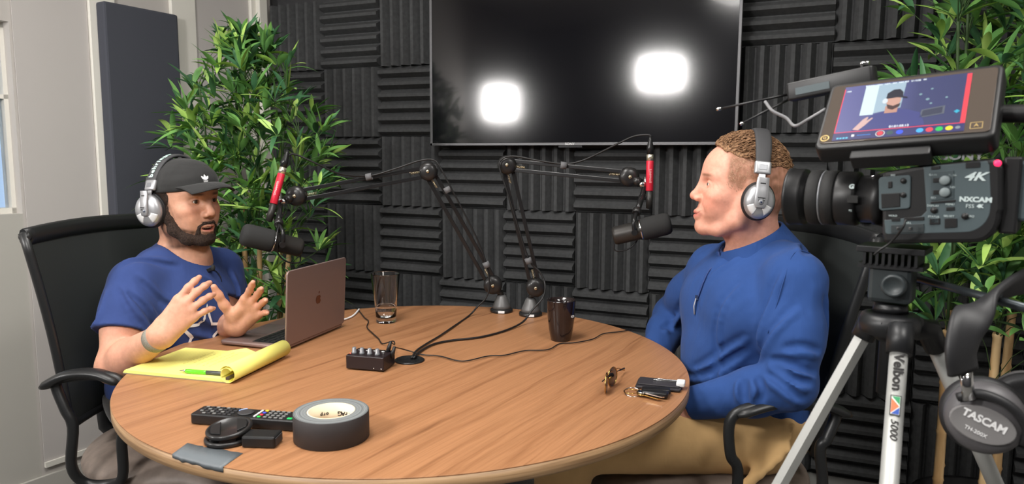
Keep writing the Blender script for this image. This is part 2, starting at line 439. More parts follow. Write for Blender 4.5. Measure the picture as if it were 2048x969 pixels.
# ------------------------------------------------------------------ studio LED panels behind the photographer (seen mirrored in the screen)
def mirror_from_tv(px, py, dist):
    v = FW + RT*((px-1024)/F_PX) + UP*((484.5-py)/F_PX); q = W0-WN*TVO
    s = WN.dot(q)/WN.dot(v); hit = v*s+Vector((0, 0, CAM_Z)); r = v-WN*(2*v.dot(WN)); r.normalize()
    return hit+r*dist, hit
M_LEDP = mat('studio_led', (1, 1, 1), .5, emis=(1, .98, .96), estr=9)
M_BLK = mat('black_plastic', s2l(22, 22, 23), .45)
for px, py, dist, sx, sz, tgt, lab, pw in ((1001, 206, 3.3, .26, .27, (.2, 1.9, 1.0), 'studio light panel on a stand behind the camera, left one in the screen reflection', 'panel_a'),
                                      (1322, 147, 3.0, .31, .22, (-.4, 1.8, 1.0), 'studio light panel on a stand behind the camera, right one in the screen reflection', 'panel_b')):
    p, hit = mirror_from_tv(px, py, dist)
    d = (hit-p).normalized()
    M = basis(p, y=-d*-1, z=(0, 0, 1))
    z = Vector((0, 0, 1)); y = Vector((d.x, d.y, 0)).normalized(); M = basis(p, x=y.cross(z), z=z)
    e = empty('studio_light', (p.x, p.y, 0))
    R = Matrix.Translation((0, 0, p.z)) @ M.to_3x3().to_4x4()
    MB().box((0, -.02, 0), (sx+.03, .035, sz+.03)).build('housing', M_BLK, e, bevel=.005, M=R)
    MB().box((0, .0, 0), (sx, .006, sz)).build('led_face', M_LEDP, e, M=R)
    s_ = MB().tube([(0, 0, .25), (0, 0, p.z-sz/2-.01)], .012, 8)
    for k in range(3): a = k*2.094+.5; s_.tube([(0, 0, .55), (math.cos(a)*.35, math.sin(a)*.35, .012)], .009, 6)
    s_.build('stand', M_BLK, e)
    tag(e, lab, 'studio light')
    L = area_light('studio_lamp', p+y*.02, hit, sx, sz, LIGHTS[pw], (1, .97, .94))
# ------------------------------------------------------------------ implicit surfaces for bodies and clothes (numpy surface nets)
def V3(*a): return np.array(a[0] if len(a) == 1 else a, dtype=float)
class Field:
    def __init__(s): s.p = []
    def _a(s, fn, op, k, c, r): s.p.append((fn, op, k, None if c is None else V3(c), r)); return s
    def rc(s, a, b, ra, rb=None, k=.02, op='u'):
        a = V3(a); b = V3(b); rb = ra if rb is None else rb; ab = b-a; L2 = max(ab@ab, 1e-9)
        def fn(P):
            t = np.clip(((P-a)@ab)/L2, 0, 1); q = P-a-t[:, None]*ab
            return np.sqrt((q*q).sum(1))-(ra+(rb-ra)*t)
        return s._a(fn, op, k, (a+b)/2, np.sqrt(L2)/2+max(ra, rb))
    def chain(s, pts, rs, k=.02, op='u'):
        for i in range(len(pts)-1): s.rc(pts[i], pts[i+1], rs[i], rs[i+1], k if i == 0 else min(k, .012), op)
        return s
    def ell(s, c, r, R=None, k=.02, op='u'):
        c = V3(c); r = V3(r); R = None if R is None else np.array(R, dtype=float)
        def fn(P):
            q = P-c
            if R is not None: q = q@R          # columns of R are the local axes
            k0 = np.sqrt(((q/r)**2).sum(1))+1e-9; k1 = np.sqrt(((q/(r*r))**2).sum(1))+1e-9
            return k0*(k0-1)/k1
        return s._a(fn, op, k, c, r.max())
    def plane(s, p, n, k=.004, op='i'):
        p = V3(p); n = V3(n); n = n/np.linalg.norm(n)
        return s._a(lambda P: (P-p)@n, op, k, None, None)
    def fn(s, f, op='u', k=.01, c=None, r=None): return s._a(f, op, k, c, r)
    def eval(s, P, C=None, R=0):
        d = np.full(len(P), .5)
        for fn, op, k, c, r in s.p:
            if C is not None and c is not None and np.linalg.norm(C-c)-r > R+k*1.5+.012: continue
            b = fn(P)
            if op == 'u': h = np.clip(.5+.5*(d-b)/k, 0, 1); d = d+(b-d)*h-k*h*(1-h)
            elif op == 's': b = -b; h = np.clip(.5-.5*(b-d)/k, 0, 1); d = d+(b-d)*(1-h)+k*h*(1-h)
            elif op == 'i': h = np.clip(.5-.5*(b-d)/k, 0, 1); d = d+(b-d)*(1-h)+k*h*(1-h)
            elif op == 'd': d = d+b
        return d
def xf(F, M):
    """a proxy of Field F whose primitives are given in the frame M (4x4, uniform scale, any handedness)"""
    M = np.array(M, dtype=float); R = M[:3, :3].copy(); t = M[:3, 3]; s = np.linalg.norm(R[:, 0]); R = R/s
    class G: pass
    g = G()
    T = lambda p: s*(R@V3(p))+t
    g.T = T; g.R = R; g.s = s
    g.rc = lambda a, b, ra, rb=None, k=.02, op='u': F.rc(T(a), T(b), ra*s, (ra if rb is None else rb)*s, k*s, op)
    g.chain = lambda pts, rs, k=.02, op='u': F.chain([T(p) for p in pts], [r*s for r in rs], k*s, op)
    g.ell = lambda c, r, R2=None, k=.02, op='u': F.ell(T(c), V3(r)*s, R if R2 is None else R@np.array(R2), k*s, op)
    g.plane = lambda p, n, k=.004, op='i': F.plane(T(p), R@V3(n), k, op)
    g.inv = lambda P: (P-t)@R/s
    return g
def axis(lo, hi, h, fine=None, hf=None, B=12):
    """grid coordinates from lo to hi, step h, finer (hf) inside the interval fine; padded to whole blocks"""
    x = lo; out = [lo]
    while x < hi:
        x += hf if fine and fine[0] < x < fine[1] else h
        out.append(x)
    while (len(out)-1) % B: out.append(out[-1]+h)
    return np.array(out)
def nets(F, lo, hi, h, B=12, fine=None, hf=None):
    """fine: (centre, half size) of a box in which the grid is hf instead of h"""
    lo = V3(lo); hi = V3(hi)
    ax = [axis(lo[k], hi[k], h, (fine[0][k]-fine[1][k], fine[0][k]+fine[1][k]) if fine else None, hf, B) for k in range(3)]
    nb = np.array([(len(a)-1)//B for a in ax])
    I = np.stack(np.meshgrid(*[np.arange(n) for n in nb], indexing='ij'), -1).reshape(-1, 3)
    A0 = np.stack([ax[k][I[:, k]*B] for k in range(3)], 1); A1 = np.stack([ax[k][I[:, k]*B+B] for k in range(3)], 1)
    C = (A0+A1)/2; RB = np.linalg.norm(A1-A0, axis=1)/2
    d = F.eval(C); sel = np.abs(d) < RB*1.35+.010
    NX, NY, NZ = (nb*B+4)
    g = np.stack(np.meshgrid(*[np.arange(B+1)]*3, indexing='ij'), -1).reshape(-1, 3)
    keys = []; pos = []; quads = []
    off = np.array([(i, j, k) for i in (0, 1) for j in (0, 1) for k in (0, 1)])
    edges = [(a, b) for a in range(8) for b in range(a+1, 8) if abs(off[a]-off[b]).sum() == 1]
    def key(c): return (c[:, 0]+1)*(NY*NZ)+(c[:, 1]+1)*NZ+(c[:, 2]+1)
    def world(q): return np.stack([np.interp(q[:, k], np.arange(len(ax[k])), ax[k]) for k in range(3)], 1)
    for b, cc_, rb in zip(I[sel], C[sel], RB[sel]):
        base = b*B; G_ = base+g; P = np.stack([ax[k][G_[:, k]] for k in range(3)], 1)
        V = F.eval(P, cc_, rb).reshape(B+1, B+1, B+1)
        S = V < 0
        if S.all() or not S.any(): continue
        cs = np.zeros((B, B, B), int)
        for o in off: cs += S[o[0]:B+o[0], o[1]:B+o[1], o[2]:B+o[2]]
        cells = np.argwhere((cs > 0) & (cs < 8))
        if len(cells):
            vals = np.stack([V[cells[:, 0]+o[0], cells[:, 1]+o[1], cells[:, 2]+o[2]] for o in off], 1)
            acc = np.zeros((len(cells), 3)); cnt = np.zeros(len(cells))
            for a, c in edges:
                va, vb = vals[:, a], vals[:, c]; m = (va < 0) != (vb < 0)
                t = np.where(m, va/np.where(m, va-vb, 1), 0)
                acc += m[:, None]*(off[a]+t[:, None]*(off[c]-off[a])); cnt += m
            pos.append(world(base+cells+acc/cnt[:, None])); keys.append(key(cells+base))
        for a_ in range(3):
            u, w = [(1, 2), (2, 0), (0, 1)][a_]
            sl = [slice(0, B)]*3; s1 = list(sl); s1[a_] = slice(1, B+1)
            A = S[tuple(sl)]; D = S[tuple(s1)]
            e = np.argwhere(A != D)
            if not len(e): continue
            flip = A[e[:, 0], e[:, 1], e[:, 2]]
            e = e+base; eu = np.zeros(3, int); eu[u] = 1; ew = np.zeros(3, int); ew[w] = 1
            q = np.stack([key(e-eu-ew), key(e-ew), key(e), key(e-eu)], 1)
            q[~flip] = q[~flip][:, ::-1]; quads.append(q)
    keys = np.concatenate(keys); pos = np.concatenate(pos); quads = np.concatenate(quads)
    o = np.argsort(keys); ks = keys[o]; idx = np.searchsorted(ks, quads); idx = np.clip(idx, 0, len(ks)-1)
    ok = (ks[idx] == quads).all(1); return pos[o], idx[ok]
def proj_pt(F, p, n=8):
    """move p to the surface of F; returns point and outward normal"""
    p = V3(p); e = .0015; g = V3(1, 0, 0)
    for _ in range(n):
        Q = np.array([p]+[p+e*a for a in np.eye(3)]); d = F.eval(Q); g = (d[1:]-d[0])/e; L = np.linalg.norm(g)
        if L < 1e-6: break
        g = g/L; p = p-g*d[0]
    return p, g
def wrinkle(F, pts, r=.007, h=.5, k=.010, groove=True, n=5):
    """a ridge with a groove beside it, laid on the surface of F through pts"""
    P = crom([Vector(V3(p).tolist()) for p in pts], n); Q = [proj_pt(F, V3(*q)) for q in P]; m = len(Q)
    rid = []; gro = []; rr = []
    for i, (q, g) in enumerate(Q):
        a = Q[max(i-1, 0)][0]; b = Q[min(i+1, m-1)][0]; t = (b-a)/(np.linalg.norm(b-a)+1e-9); s = np.cross(t, g)
        w = math.sin(PI*(i+.5)/m)**.7; rid.append(q-g*r*(1-h*w)); gro.append(q+s*r*1.7+g*r*(.35)); rr.append(r*(.55+.45*w))
    return rid, gro, rr
def add_wrinkles(F, lst, r=.007, h=.5, k=.010):
    W = [wrinkle(F, l[0] if isinstance(l, tuple) else l, *( (l[1], h) if isinstance(l, tuple) else (r, h))) for l in lst]
    for rid, gro, rr in W: F.chain(rid, rr, k=k)
    for rid, gro, rr in W: F.chain(gro, [x*.55 for x in rr], k=k, op='s')
def relax(v, q, n=1, f=.5):
    e = np.concatenate([q[:, [0, 1]], q[:, [1, 2]], q[:, [2, 3]], q[:, [3, 0]]])
    for _ in range(n):
        acc = np.zeros_like(v); c = np.zeros(len(v))
        for a, b in ((0, 1), (1, 0)):
            for k in range(3): acc[:, k] += np.bincount(e[:, a], v[e[:, b], k], len(v))
            c += np.bincount(e[:, a], minlength=len(v))
        c[c == 0] = 1; v = v+f*(acc/c[:, None]-v)
    return v
def mesh_from(name, v, q, m, parent=None, cols=None, inv=None):
    me = bpy.data.meshes.new(name)
    me.vertices.add(len(v)); me.vertices.foreach_set('co', np.ascontiguousarray(v, dtype=np.float32).ravel())
    me.loops.add(len(q)*4); me.loops.foreach_set('vertex_index', q.ravel().astype(np.int32))
    me.polygons.add(len(q)); me.polygons.foreach_set('loop_start', np.arange(0, len(q)*4, 4, dtype=np.int32))
    try: me.polygons.foreach_set('loop_total', np.full(len(q), 4, dtype=np.int32))
    except Exception: pass
    me.polygons.foreach_set('use_smooth', np.ones(len(q), bool))
    me.materials.append(m); me.update(calc_edges=True); me.validate()
    if cols is not None:
        a = me.color_attributes.new('tint', 'FLOAT_COLOR', 'POINT')
        a.data.foreach_set('color', np.concatenate([cols, np.ones((len(cols), 1))], 1).astype(np.float32).ravel())
    o = bpy.data.objects.new(name, me); COL.objects.link(o)
    if parent:
        reparent(o, parent)
    return o
def sdf_object(name, F, lo, hi, h, m, parent=None, colf=None, smooth=1, fine=None, hf=None):
    v, q = nets(F, lo, hi, h, fine=fine, hf=hf)
    if smooth: v = relax(v, q, smooth)
    return mesh_from(name, v, q, m, parent, colf(v) if colf else None)
def mixc(c, a, w): w = np.clip(w, 0, 1)[:, None]; return c*(1-w)+np.array(a)*w
def sstep(x, a, b): t = np.clip((x-a)/(b-a), 0, 1); return t*t*(3-2*t)
def vnoise(P, s, seed=0):
    """cheap smooth value noise, -1..1"""
    rs = np.random.RandomState(seed); o = np.zeros(len(P))
    for i in range(6):
        d = rs.normal(size=3); d /= np.linalg.norm(d); o += np.sin(P@d*s*rs.uniform(.7, 1.7)+rs.uniform(0, 6.28)+1.3*np.sin(P@rs.normal(size=3)*s*.6))
    return o/6
def npm(M): return np.array(M)
# ------------------------------------------------------------------ people
def skin_material(name, tint='tint'):
    m = mat(name, (.6, .4, .3), .5, spec=.35, sss=.12); n = NT(m)
    a = n.n('ShaderNodeAttribute'); a.attribute_name = tint
    mix = n.n('ShaderNodeMix'); mix.data_type = 'RGBA'; mix.blend_type = 'MULTIPLY'; mix.inputs[0].default_value = 1
    f = n.noise(n.coords(), 90, 4, .6)
    r = n.ramp(f, [(.3, (.90, .87, .86)), (.7, (1.06, 1.04, 1.04))])
    n.l(a.outputs['Color'], mix.inputs[6]); n.l(r, mix.inputs[7]); n.l(mix.outputs[2], n.b.inputs['Base Color'])
    n.bump(n.noise(n.coords(), 420, 3), .12, .001)
    return m
def cloth_material(name, c, wr=28, fine=1400, rough=.85, sheen=.25, wst=.35, var=.06):
    m = mat(name, c, rough, sheen=sheen, spec=.2); n = NT(m)
    v = n.coords()
    f = n.noise(v, 14, 3); lo = tuple(x*(1-var) for x in c); hi = tuple(x*(1+var) for x in c)
    n.l(n.ramp(f, [(.3, lo), (.7, hi)]), n.b.inputs['Base Color'])
    b1 = n.n('ShaderNodeBump'); b1.inputs['Strength'].default_value = wst; b1.inputs['Distance'].default_value = .012
    n.l(n.noise(n.coords((1, 1, .45)), wr*.6, 3, .5, .6), b1.inputs['Height'])
    b2 = n.n('ShaderNodeBump'); b2.inputs['Strength'].default_value = .25; b2.inputs['Distance'].default_value = .0006
    n.l(n.noise(v, fine, 2), b2.inputs['Height']); n.l(b1.outputs[0], b2.inputs['Normal']); n.l(b2.outputs[0], n.b.inputs['Normal'])
    return m
def head(F, M, smile=0, open_mouth=0, vtop=.0, jawl=0):
    """head primitives. frame: x forward, y left, z up, origin midway between the ear openings"""
    g = xf(F, M)
    g.ell((-.010, 0, .042+vtop*.3), (.096, .075, .084+vtop*.7), k=.02)
    g.ell((.034, 0, .047), (.062, .062, .062), k=.03)                    # forehead
    g.ell((-.045, 0, .015), (.058, .062, .065), k=.03)                   # occiput
    g.ell((.038, 0, -.015), (.056, .060, .070), k=.03)                   # mid face
    for s in (-1, 1):
        g.chain([(.0, .060*s, -.028), (.012, .054*s, -.066), (.050, .032*s, -.092), (.078, .010*s, -.094)], [.016, .018, .017, .016], k=.028)
        g.ell((.062, .043*s, -.016), (.026, .021, .020), k=.022)         # cheekbone
        g.rc((.080, .012*s, .031), (.070, .045*s, .034), .0125, .009, k=.015)
        g.ell((.060, .032*s, -.050), (.028, .022, .026), k=.02)          # cheek
        if smile: g.ell((.074, .034*s, -.036), (.016, .015, .013), k=.014)
    g.ell((.082, 0, -.091), (.019, .023, .0175), k=.018)                 # chin
    g.ell((.070, 0, -.056), (.031, .031, .030), k=.02)                   # muzzle
    g.ell((.040, 0, -.088), (.038, .034, .014), k=.02)                   # under chin
    for s in (-1, 1):
        g.ell((.094, .032*s, .013), (.015, .0165, .0105), k=.012, op='s')
    # nose
    g.rc((.0875, 0, .026), (.108, 0, -.014), .0095, .0095, k=.012)
    g.ell((.1105, 0, -.019), (.0115, .0105, .0105), k=.008)
    for s in (-1, 1): g.ell((.100, .0125*s, -.025), (.0125, .0075, .0080), k=.006)
    for s in (-1, 1): g.rc((.104, .0065*s, -.036), (.101, .007*s, -.028), .0032, k=.004, op='s')
    # eyes: lids over the eyeballs
    for s in (-1, 1):
        g.ell((.0770, .032*s, .0125), (.0126, .0150, .0122), k=.005)
        g.ell((.0755, .033*s, -.0060), (.0115, .016, .0070), k=.008)      # lower orbital
    for s in (-1, 1):
        g.ell((.0905, .032*s, .0125), (.0085, .0122, .0029 if smile > .8 else .0037), k=.0012, op='s')
        g.chain([(.083, .0200*s, .0215), (.0895, .030*s, .0228), (.083, .045*s, .0195)], [.0008, .0010, .0008], k=.004, op='s')     # lid crease
    # mouth
    c = .0035*smile
    if open_mouth:
        g.chain([(.087, -.0265, -.0585+c), (.0985, -.011, -.0560), (.1010, 0, -.0570), (.0985, .011, -.0560), (.087, .0265, -.0585+c)], [.003, .0042, .0042, .0042, .003], k=.006)
        g.chain([(.087, -.0255, -.0600+c), (.0955, -.011, -.0725), (.0970, 0, -.0740), (.0955, .011, -.0725), (.087, .0255, -.0600+c)], [.0026, .0044, .0048, .0044, .0026], k=.005)
        g.ell((.099, 0, -.0640), (.012, .0215, .0056), k=.002, op='s')
    else:
        g.chain([(.087, -.029, -.0575+c*1.5), (.0985, -.011, -.0570), (.1020, 0, -.0580), (.0985, .011, -.0570), (.087, .029, -.0575+c*1.5)], [.0035, .0048, .0052, .0048, .0035], k=.007)
        g.chain([(.087, -.028, -.0600+c*1.5), (.0965, -.010, -.0675), (.0995, 0, -.0690), (.0965, .010, -.0675), (.087, .028, -.0600+c*1.5)], [.0035, .0056, .0064, .0056, .0035], k=.007)
        g.chain([(.0965, -.0200, -.0605+c*.8), (.1035, -.010, -.0625), (.1065, 0, -.0632), (.1035, .010, -.0625), (.0965, .0200, -.0605+c*.8)], [.0006, .0014, .0014, .0014, .0006], k=.0025, op='s')
        for s in (-1, 1): g.chain([(.101, .019*s, -.030), (.096, .030*s, -.045), (.091, .035*s, -.055)], [.0016, .0020, .0016], k=.010, op='s')
    # ears
    for s in (-1, 1):
        g.ell((-.010, .076*s, .000), (.019, .007, .031), k=.008)
        g.ell((-.004, .083*s, .000), (.009, .006, .015), k=.006, op='s')
    return g
def hand(F, M, curls, spread, thumb, thumb_curl=(.2, .3), s=1.0, palm_k=.016):
    """hand primitives. frame: x to the fingertips, y to the thumb side, z dorsal; origin at the wrist"""
    g = xf(F, M)
    kn = [(.092, .030, .000), (.096, .0095, .003), (.091, -.011, .001), (.082, -.029, -.003)]
    L = [.080, .088, .082, .066]; R0 = [.0088, .0090, .0085, .0075]
    for (x, y, z), r in zip(kn, (.0125, .0125, .0120, .0108)):
        g.rc((.002*s, y*.50*s, 0), (x*s, y*s, z*s), .0150*s, r*s*.97, k=palm_k*s)
    g.ell((.042*s, .020*s, -.011*s), (.028*s, .014*s, .012*s), k=.014*s)
    g.ell((.042*s, -.020*s, -.009*s), (.032*s, .011*s, .011*s), k=.014*s)
    for i in range(4):
        p = V3(kn[i])*s; yaw = spread[i]; a = 0; pts = [p]; rr = [R0[i]*s*1.08]
        for j, f in enumerate((.47, .29, .24)):
            a += curls[i][j]
            d = V3(math.cos(a)*math.cos(yaw), math.sin(yaw)*math.cos(a*.3), -math.sin(a)); d /= np.linalg.norm(d)
            p = p+d*L[i]*f*s; pts.append(p); rr.append(R0[i]*s*(1.0, .92, .78)[j])
        g.chain(pts, rr, k=.007*s)
    p = V3(.022, .022, -.008)*s; pts = [p]; d0 = V3(thumb); d0 = d0/np.linalg.norm(d0); rr = [.0145*s]
    ax = np.cross(d0, V3(1, 0, 0)); ax /= np.linalg.norm(ax)+1e-9
    for j, (l, r) in enumerate(((.044, .0125), (.034, .0108), (.028, .0085))):
        if j:
            t = thumb_curl[j-1]; d0 = d0*math.cos(t)+np.cross(ax, d0)*math.sin(t)
        p = p+d0*l*s; pts.append(p); rr.append(r*s)
    g.chain(pts, rr, k=.012*s)
    return g
M_EYE = mat('eyeball', s2l(225, 218, 212), .15); M_IRIS = mat('iris', s2l(62, 50, 40), .15)
def eyes(parent, M, look=(1, 0, 0), iris=M_IRIS):
    for s in (-1, 1):
        c = (Matrix(M) @ Vector((.0768, .032*s, .0125)))
        b = MB(); b.ell((0, 0, 0), (.0113, .0113, .0113), n=20)
        d = (Matrix(M).to_3x3() @ Vector(look)).normalized(); A = basis((0, 0, 0), z=d, y=(0, .1, 1))
        b.lathe([(0, .0119), (.002, .01185), (.0054, .0107)], 16, A, 1)
        o = b.build('eyeball', [M_EYE, iris], parent); setw(o, Matrix.Translation(c))
def headframe(o, fwd, tilt_up=0, roll=0, sc=1.0):
    f = Vector(fwd).normalized(); up = Vector((0, 0, 1)); l = up.cross(f).normalized(); up = f.cross(l)
    R = Matrix((f, l, up)).transposed()
    R = R @ Matrix.Rotation(-tilt_up, 3, 'Y') @ Matrix.Rotation(roll, 3, 'X')
    M = (R*sc).to_4x4(); M.translation = Vector(o); return M
def torso(F, P, N, S_r, S_l, fwd, infl=0., belly=0., k=.05):
    """torso between pelvis P and neck base N"""
    P, N, S_r, S_l, f = map(V3, (P, N, S_r, S_l, fwd)); up = (N-P)/np.linalg.norm(N-P); L = np.linalg.norm(N-P)
    lf = np.cross(up, f); lf /= np.linalg.norm(lf); f2 = np.cross(lf, up); R = np.stack([f2, lf, up], 1)
    sw = np.linalg.norm(S_l-S_r)/2; i = infl
    ls = (S_l-S_r)/np.linalg.norm(S_l-S_r); f3 = np.cross(ls, up); R2 = np.stack([f3, ls, up], 1)
    mid = (S_l+S_r)/2
    F.ell(mid*.75+(P+up*L*.75)*.25-up*.085+f3*.012, (.112+i, sw*.86+i, .165+i), R2, k=k)
    F.ell(P+up*L*.33+f2*(.012+belly*.5), (.112+belly+i, .140+i, .17+i), R, k=k)
    F.ell(P+up*.01, (.125+i, .165+i, .115+i), R, k=k)
    for s, S in ((-1, S_r), (1, S_l)):
        F.rc(N-up*.035+f2*(-.01), S, .044+i, .047+i, k=.04)
        F.ell(mid-up*.075+ls*s*sw*.45+f3*.060, (.052+i, .078+i, .07+i), R2, k=.04)   # chest
        F.ell(mid-up*.10+ls*s*sw*.5-f3*.055, (.05+i, .075+i, .10+i), R2, k=.04)      # shoulder blade
    return R, R2
def arm(F, S, E, Wr, r=(.055, .044, .041, .027), k=.03, infl=0):
    S, E, Wr = V3(S), V3(E), V3(Wr); u = E-S
    F.rc(S, S+u*.55, r[0]+infl, (r[0]*.5+r[1]*.5)*1.04+infl, k=k); F.rc(S+u*.5, E, (r[0]*.4+r[1]*.6)*1.04+infl, r[1]*.93+infl, k=k*.8)
    v = Wr-E; F.rc(E, E+v*.32, r[1]*.95+infl, r[2]*1.05+infl, k=k*.6); F.rc(E+v*.32, Wr, r[2]*1.05+infl, r[3]+infl, k=k*.6)
def folds(F, lst, r=.006, k=.016):
    for pts in lst: F.chain([V3(p) for p in pts], [r*.5]+[r]*(len(pts)-2)+[r*.5], k=k)
def closest_on(F, p, d, n=60, step=.004):
    """march from p along d to the surface of F (from outside)"""
    p = V3(p); d = V3(d); d = d/np.linalg.norm(d)
    for _ in range(n):
        v = F.eval(p[None])[0]
        if v < .0008: break
        p = p+d*min(max(v*.8, .0006), .03)
    return p
H_SKIN, H_CLOTH = .0030, .0040
M_TEETH = mat('teeth', s2l(225, 220, 210), .25)
# ================================================================== the man in the cap (left)
def V(v): return np.array(v, dtype=float)
L_P = V3(-.985, 1.975, .600); L_N = V3(-.925, 1.985, .965)
L_SR = V3(at(272, 568, 1.82)); L_SL = V3(at(440, 540, 2.12))
L_FWD = V3(.947, -.32, 0)
L_HM = headframe(at(367, 407, 1.95), (.905, -.425, 0), -.04, .02, .95)
L_ER = V3(at(230, 733, 1.70)); L_WR = V3(at(322, 672, 1.60))
L_EL = V3(-.85, 2.06, .745); L_WL = V3(at(470, 652, 1.86))
def mk_frame(o, x, y, mirror=False):
    x = V3(x); x = x/np.linalg.norm(x); y = V3(y); y = y-x*(y@x); y = y/np.linalg.norm(y); z = np.cross(x, y)
    if mirror: z = -z
    M = np.eye(4); M[:3, 0] = x; M[:3, 1] = y; M[:3, 2] = z; M[:3, 3] = o; return M
man = empty('person', (L_P[0], L_P[1], 0))
F = Field()
torso(F, L_P, L_N, L_SR, L_SL, L_FWD)
hg = head(F, L_HM, smile=.4, open_mouth=1, vtop=-.012)
T = hg.T
F.rc(T((-.026, 0, -.040)), L_N+V3(0, 0, .0), .050, .054, k=.03)
F.rc(T((-.008, 0, -.07)), L_N+V3(.030, -.012, .0), .044, .048, k=.03)
F.rc(L_N+V3(-.02, 0, .0), (L_SR+L_N)/2+V3(-.012, 0, .006), .046, .044, k=.03); F.rc(L_N+V3(-.02, 0, .0), (L_SL+L_N)/2+V3(-.012, 0, .006), .046, .044, k=.03)
arm(F, L_SR, L_ER, L_WR); arm(F, L_SL, L_EL, L_WL)
HR = mk_frame(L_WR, V3(at(381, 608, 1.62))-L_WR, (-.75, .05, .65))
F.ell(L_WR, (.022, .025, .019), HR[:3, :3], k=.02)
hand(F, HR, [(.22, .38, .25), (.36, .40, .28), (.48, .42, .28), (.60, .42, .28)], [.10, .03, -.05, -.16], (.70, .20, -.72), (.1, .2), s=.93)
HL = mk_frame(L_WL, V3(at(515, 603, 1.83))-L_WL, V3(at(442, 592, 1.84))-L_WL, mirror=True)
F.ell(L_WL, (.022, .025, .019), HL[:3, :3], k=.02)
hand(F, HL, [(.12, .20, .15), (.20, .26, .2), (.28, .3, .2), (.38, .3, .2)], [.15, .05, -.06, -.20], (.50, .85, -.18), (.02, .05), s=.95)
# legs under the table
for s, hip, kn, an in ((-1, (-1.0, 1.90, .56), (-.58, 1.72, .56), (-.56, 1.70, .10)), (1, (-1.0, 2.08, .56), (-.55, 2.00, .56), (-.54, 1.98, .10))):
    F.rc(hip, kn, .078, .058, k=.04); F.rc(kn, an, .052, .036, k=.03); F.ell(V3(an)+V3(.06, -.02, -.045), (.115, .042, .038), k=.03)
SK_L = s2l(206, 156, 130)
def left_cols(v):
    c = np.tile(np.array(SK_L), (len(v), 1)); q = hg.inv(v)
    nz = vnoise(v, 260, 3)
    x, y, z = q[:, 0], np.abs(q[:, 1]), q[:, 2]
    # mouth / lips, cheeks
    ph = np.exp(-(((x-.080)/.03)**2+((y-.042)/.022)**2+((z+.015)/.022)**2)); c = mixc(c, s2l(198, 132, 108), ph*.6)
    ns = np.exp(-(((x-.112)/.012)**2+(y/.014)**2+((z+.020)/.014)**2)); c = mixc(c, s2l(204, 138, 114), ns*.6)
    # beard: jaw, chin, moustache, sideburn
    band = sstep(-z, .052+.014*sstep(x, .03, .09), .066+.010*sstep(x, .03, .09))*sstep(z, -.135, -.118)
    must = sstep(x, .082, .094)*sstep(-z, .040, .046)*(1-sstep(-z, .052, .056))*(1-sstep(y, .020, .028))
    side = (1-sstep(x, .016, .030))*sstep(x, -.02, .0)*sstep(.03-z, 0, .02)*sstep(y, .045, .055)*sstep(z, -.10, -.08)
    w = np.clip(band*sstep(x, -.02, .005)+must*.9+side, 0, 1)
    lips = np.exp(-(((y)/.024)**2+((z+.064)/.0090)**2)**2)*sstep(x, .088, .093)
    hs = np.where(x > -.12, 1., 0)*np.where((np.abs(y) < .1) & (z > -.14) & (x < .13), 1., 0)
    c = mixc(c, s2l(48, 34, 28), w*hs*(.80+.25*nz)*(1-lips)*.92)
    c = mixc(c, s2l(176, 98, 88), lips*hs)
    mouth = sstep(-((y/.0172)**2+((z+.064)/.0053)**2-1), -.1, .3)*sstep(x, .07, .08)*hs*(1-sstep(x, .098, .102)); c = mixc(c, s2l(70, 25, 25), mouth*(x < .095))
    hair = (sstep(z, .02, .035)*(x < .012)*(x > -.12)+sstep(-x, .02, .035)*(z > -.05))*(np.abs(q[:, 1]) < .1)*(z < .16); c = mixc(c, s2l(52, 38, 31), np.clip(hair, 0, 1)*.9)
    brow = np.exp(-(((y-.032)/.018)**4+((z-.0335)/.0042)**2))*sstep(x, .06, .07); c = mixc(c, s2l(58, 42, 34), brow*.85*hs)
    eye = np.exp(-(((y-.032)/.012)**4)); lash = np.exp(-((z-.0172+22*(y-.032)**2)/.0014)**2)*eye*sstep(x, .078, .083); c = mixc(c, s2l(54, 36, 30), lash*hs*.85)
    # arm hair / knuckle redness
    hd = np.minimum(np.linalg.norm(v-L_WR, axis=1), np.linalg.norm(v-L_WL, axis=1)); c = mixc(c, s2l(206, 150, 126), sstep(hd, .05, .13)*(hd < .22)*.7)
    return c
M_SKIN_L = skin_material('skin')
body = sdf_object('body', F, (-1.25, 1.45, 0), (-.38, 2.40, 1.32), H_SKIN, M_SKIN_L, man, left_cols, 1, (V3(T((.035, 0, -.02))), (.115, .105, .10)), .0016)
eyes(man, L_HM, (1, -.05, .02))
# teeth
tb = MB()
for i in range(8):
    yy = (i-3.5)*.0046; tb.ell((.0945-abs(yy)*.32, yy, -.0606), (.0026, .0031, .0044), n=10)
setw(tb.build('teeth', M_TEETH, man), Matrix(L_HM))
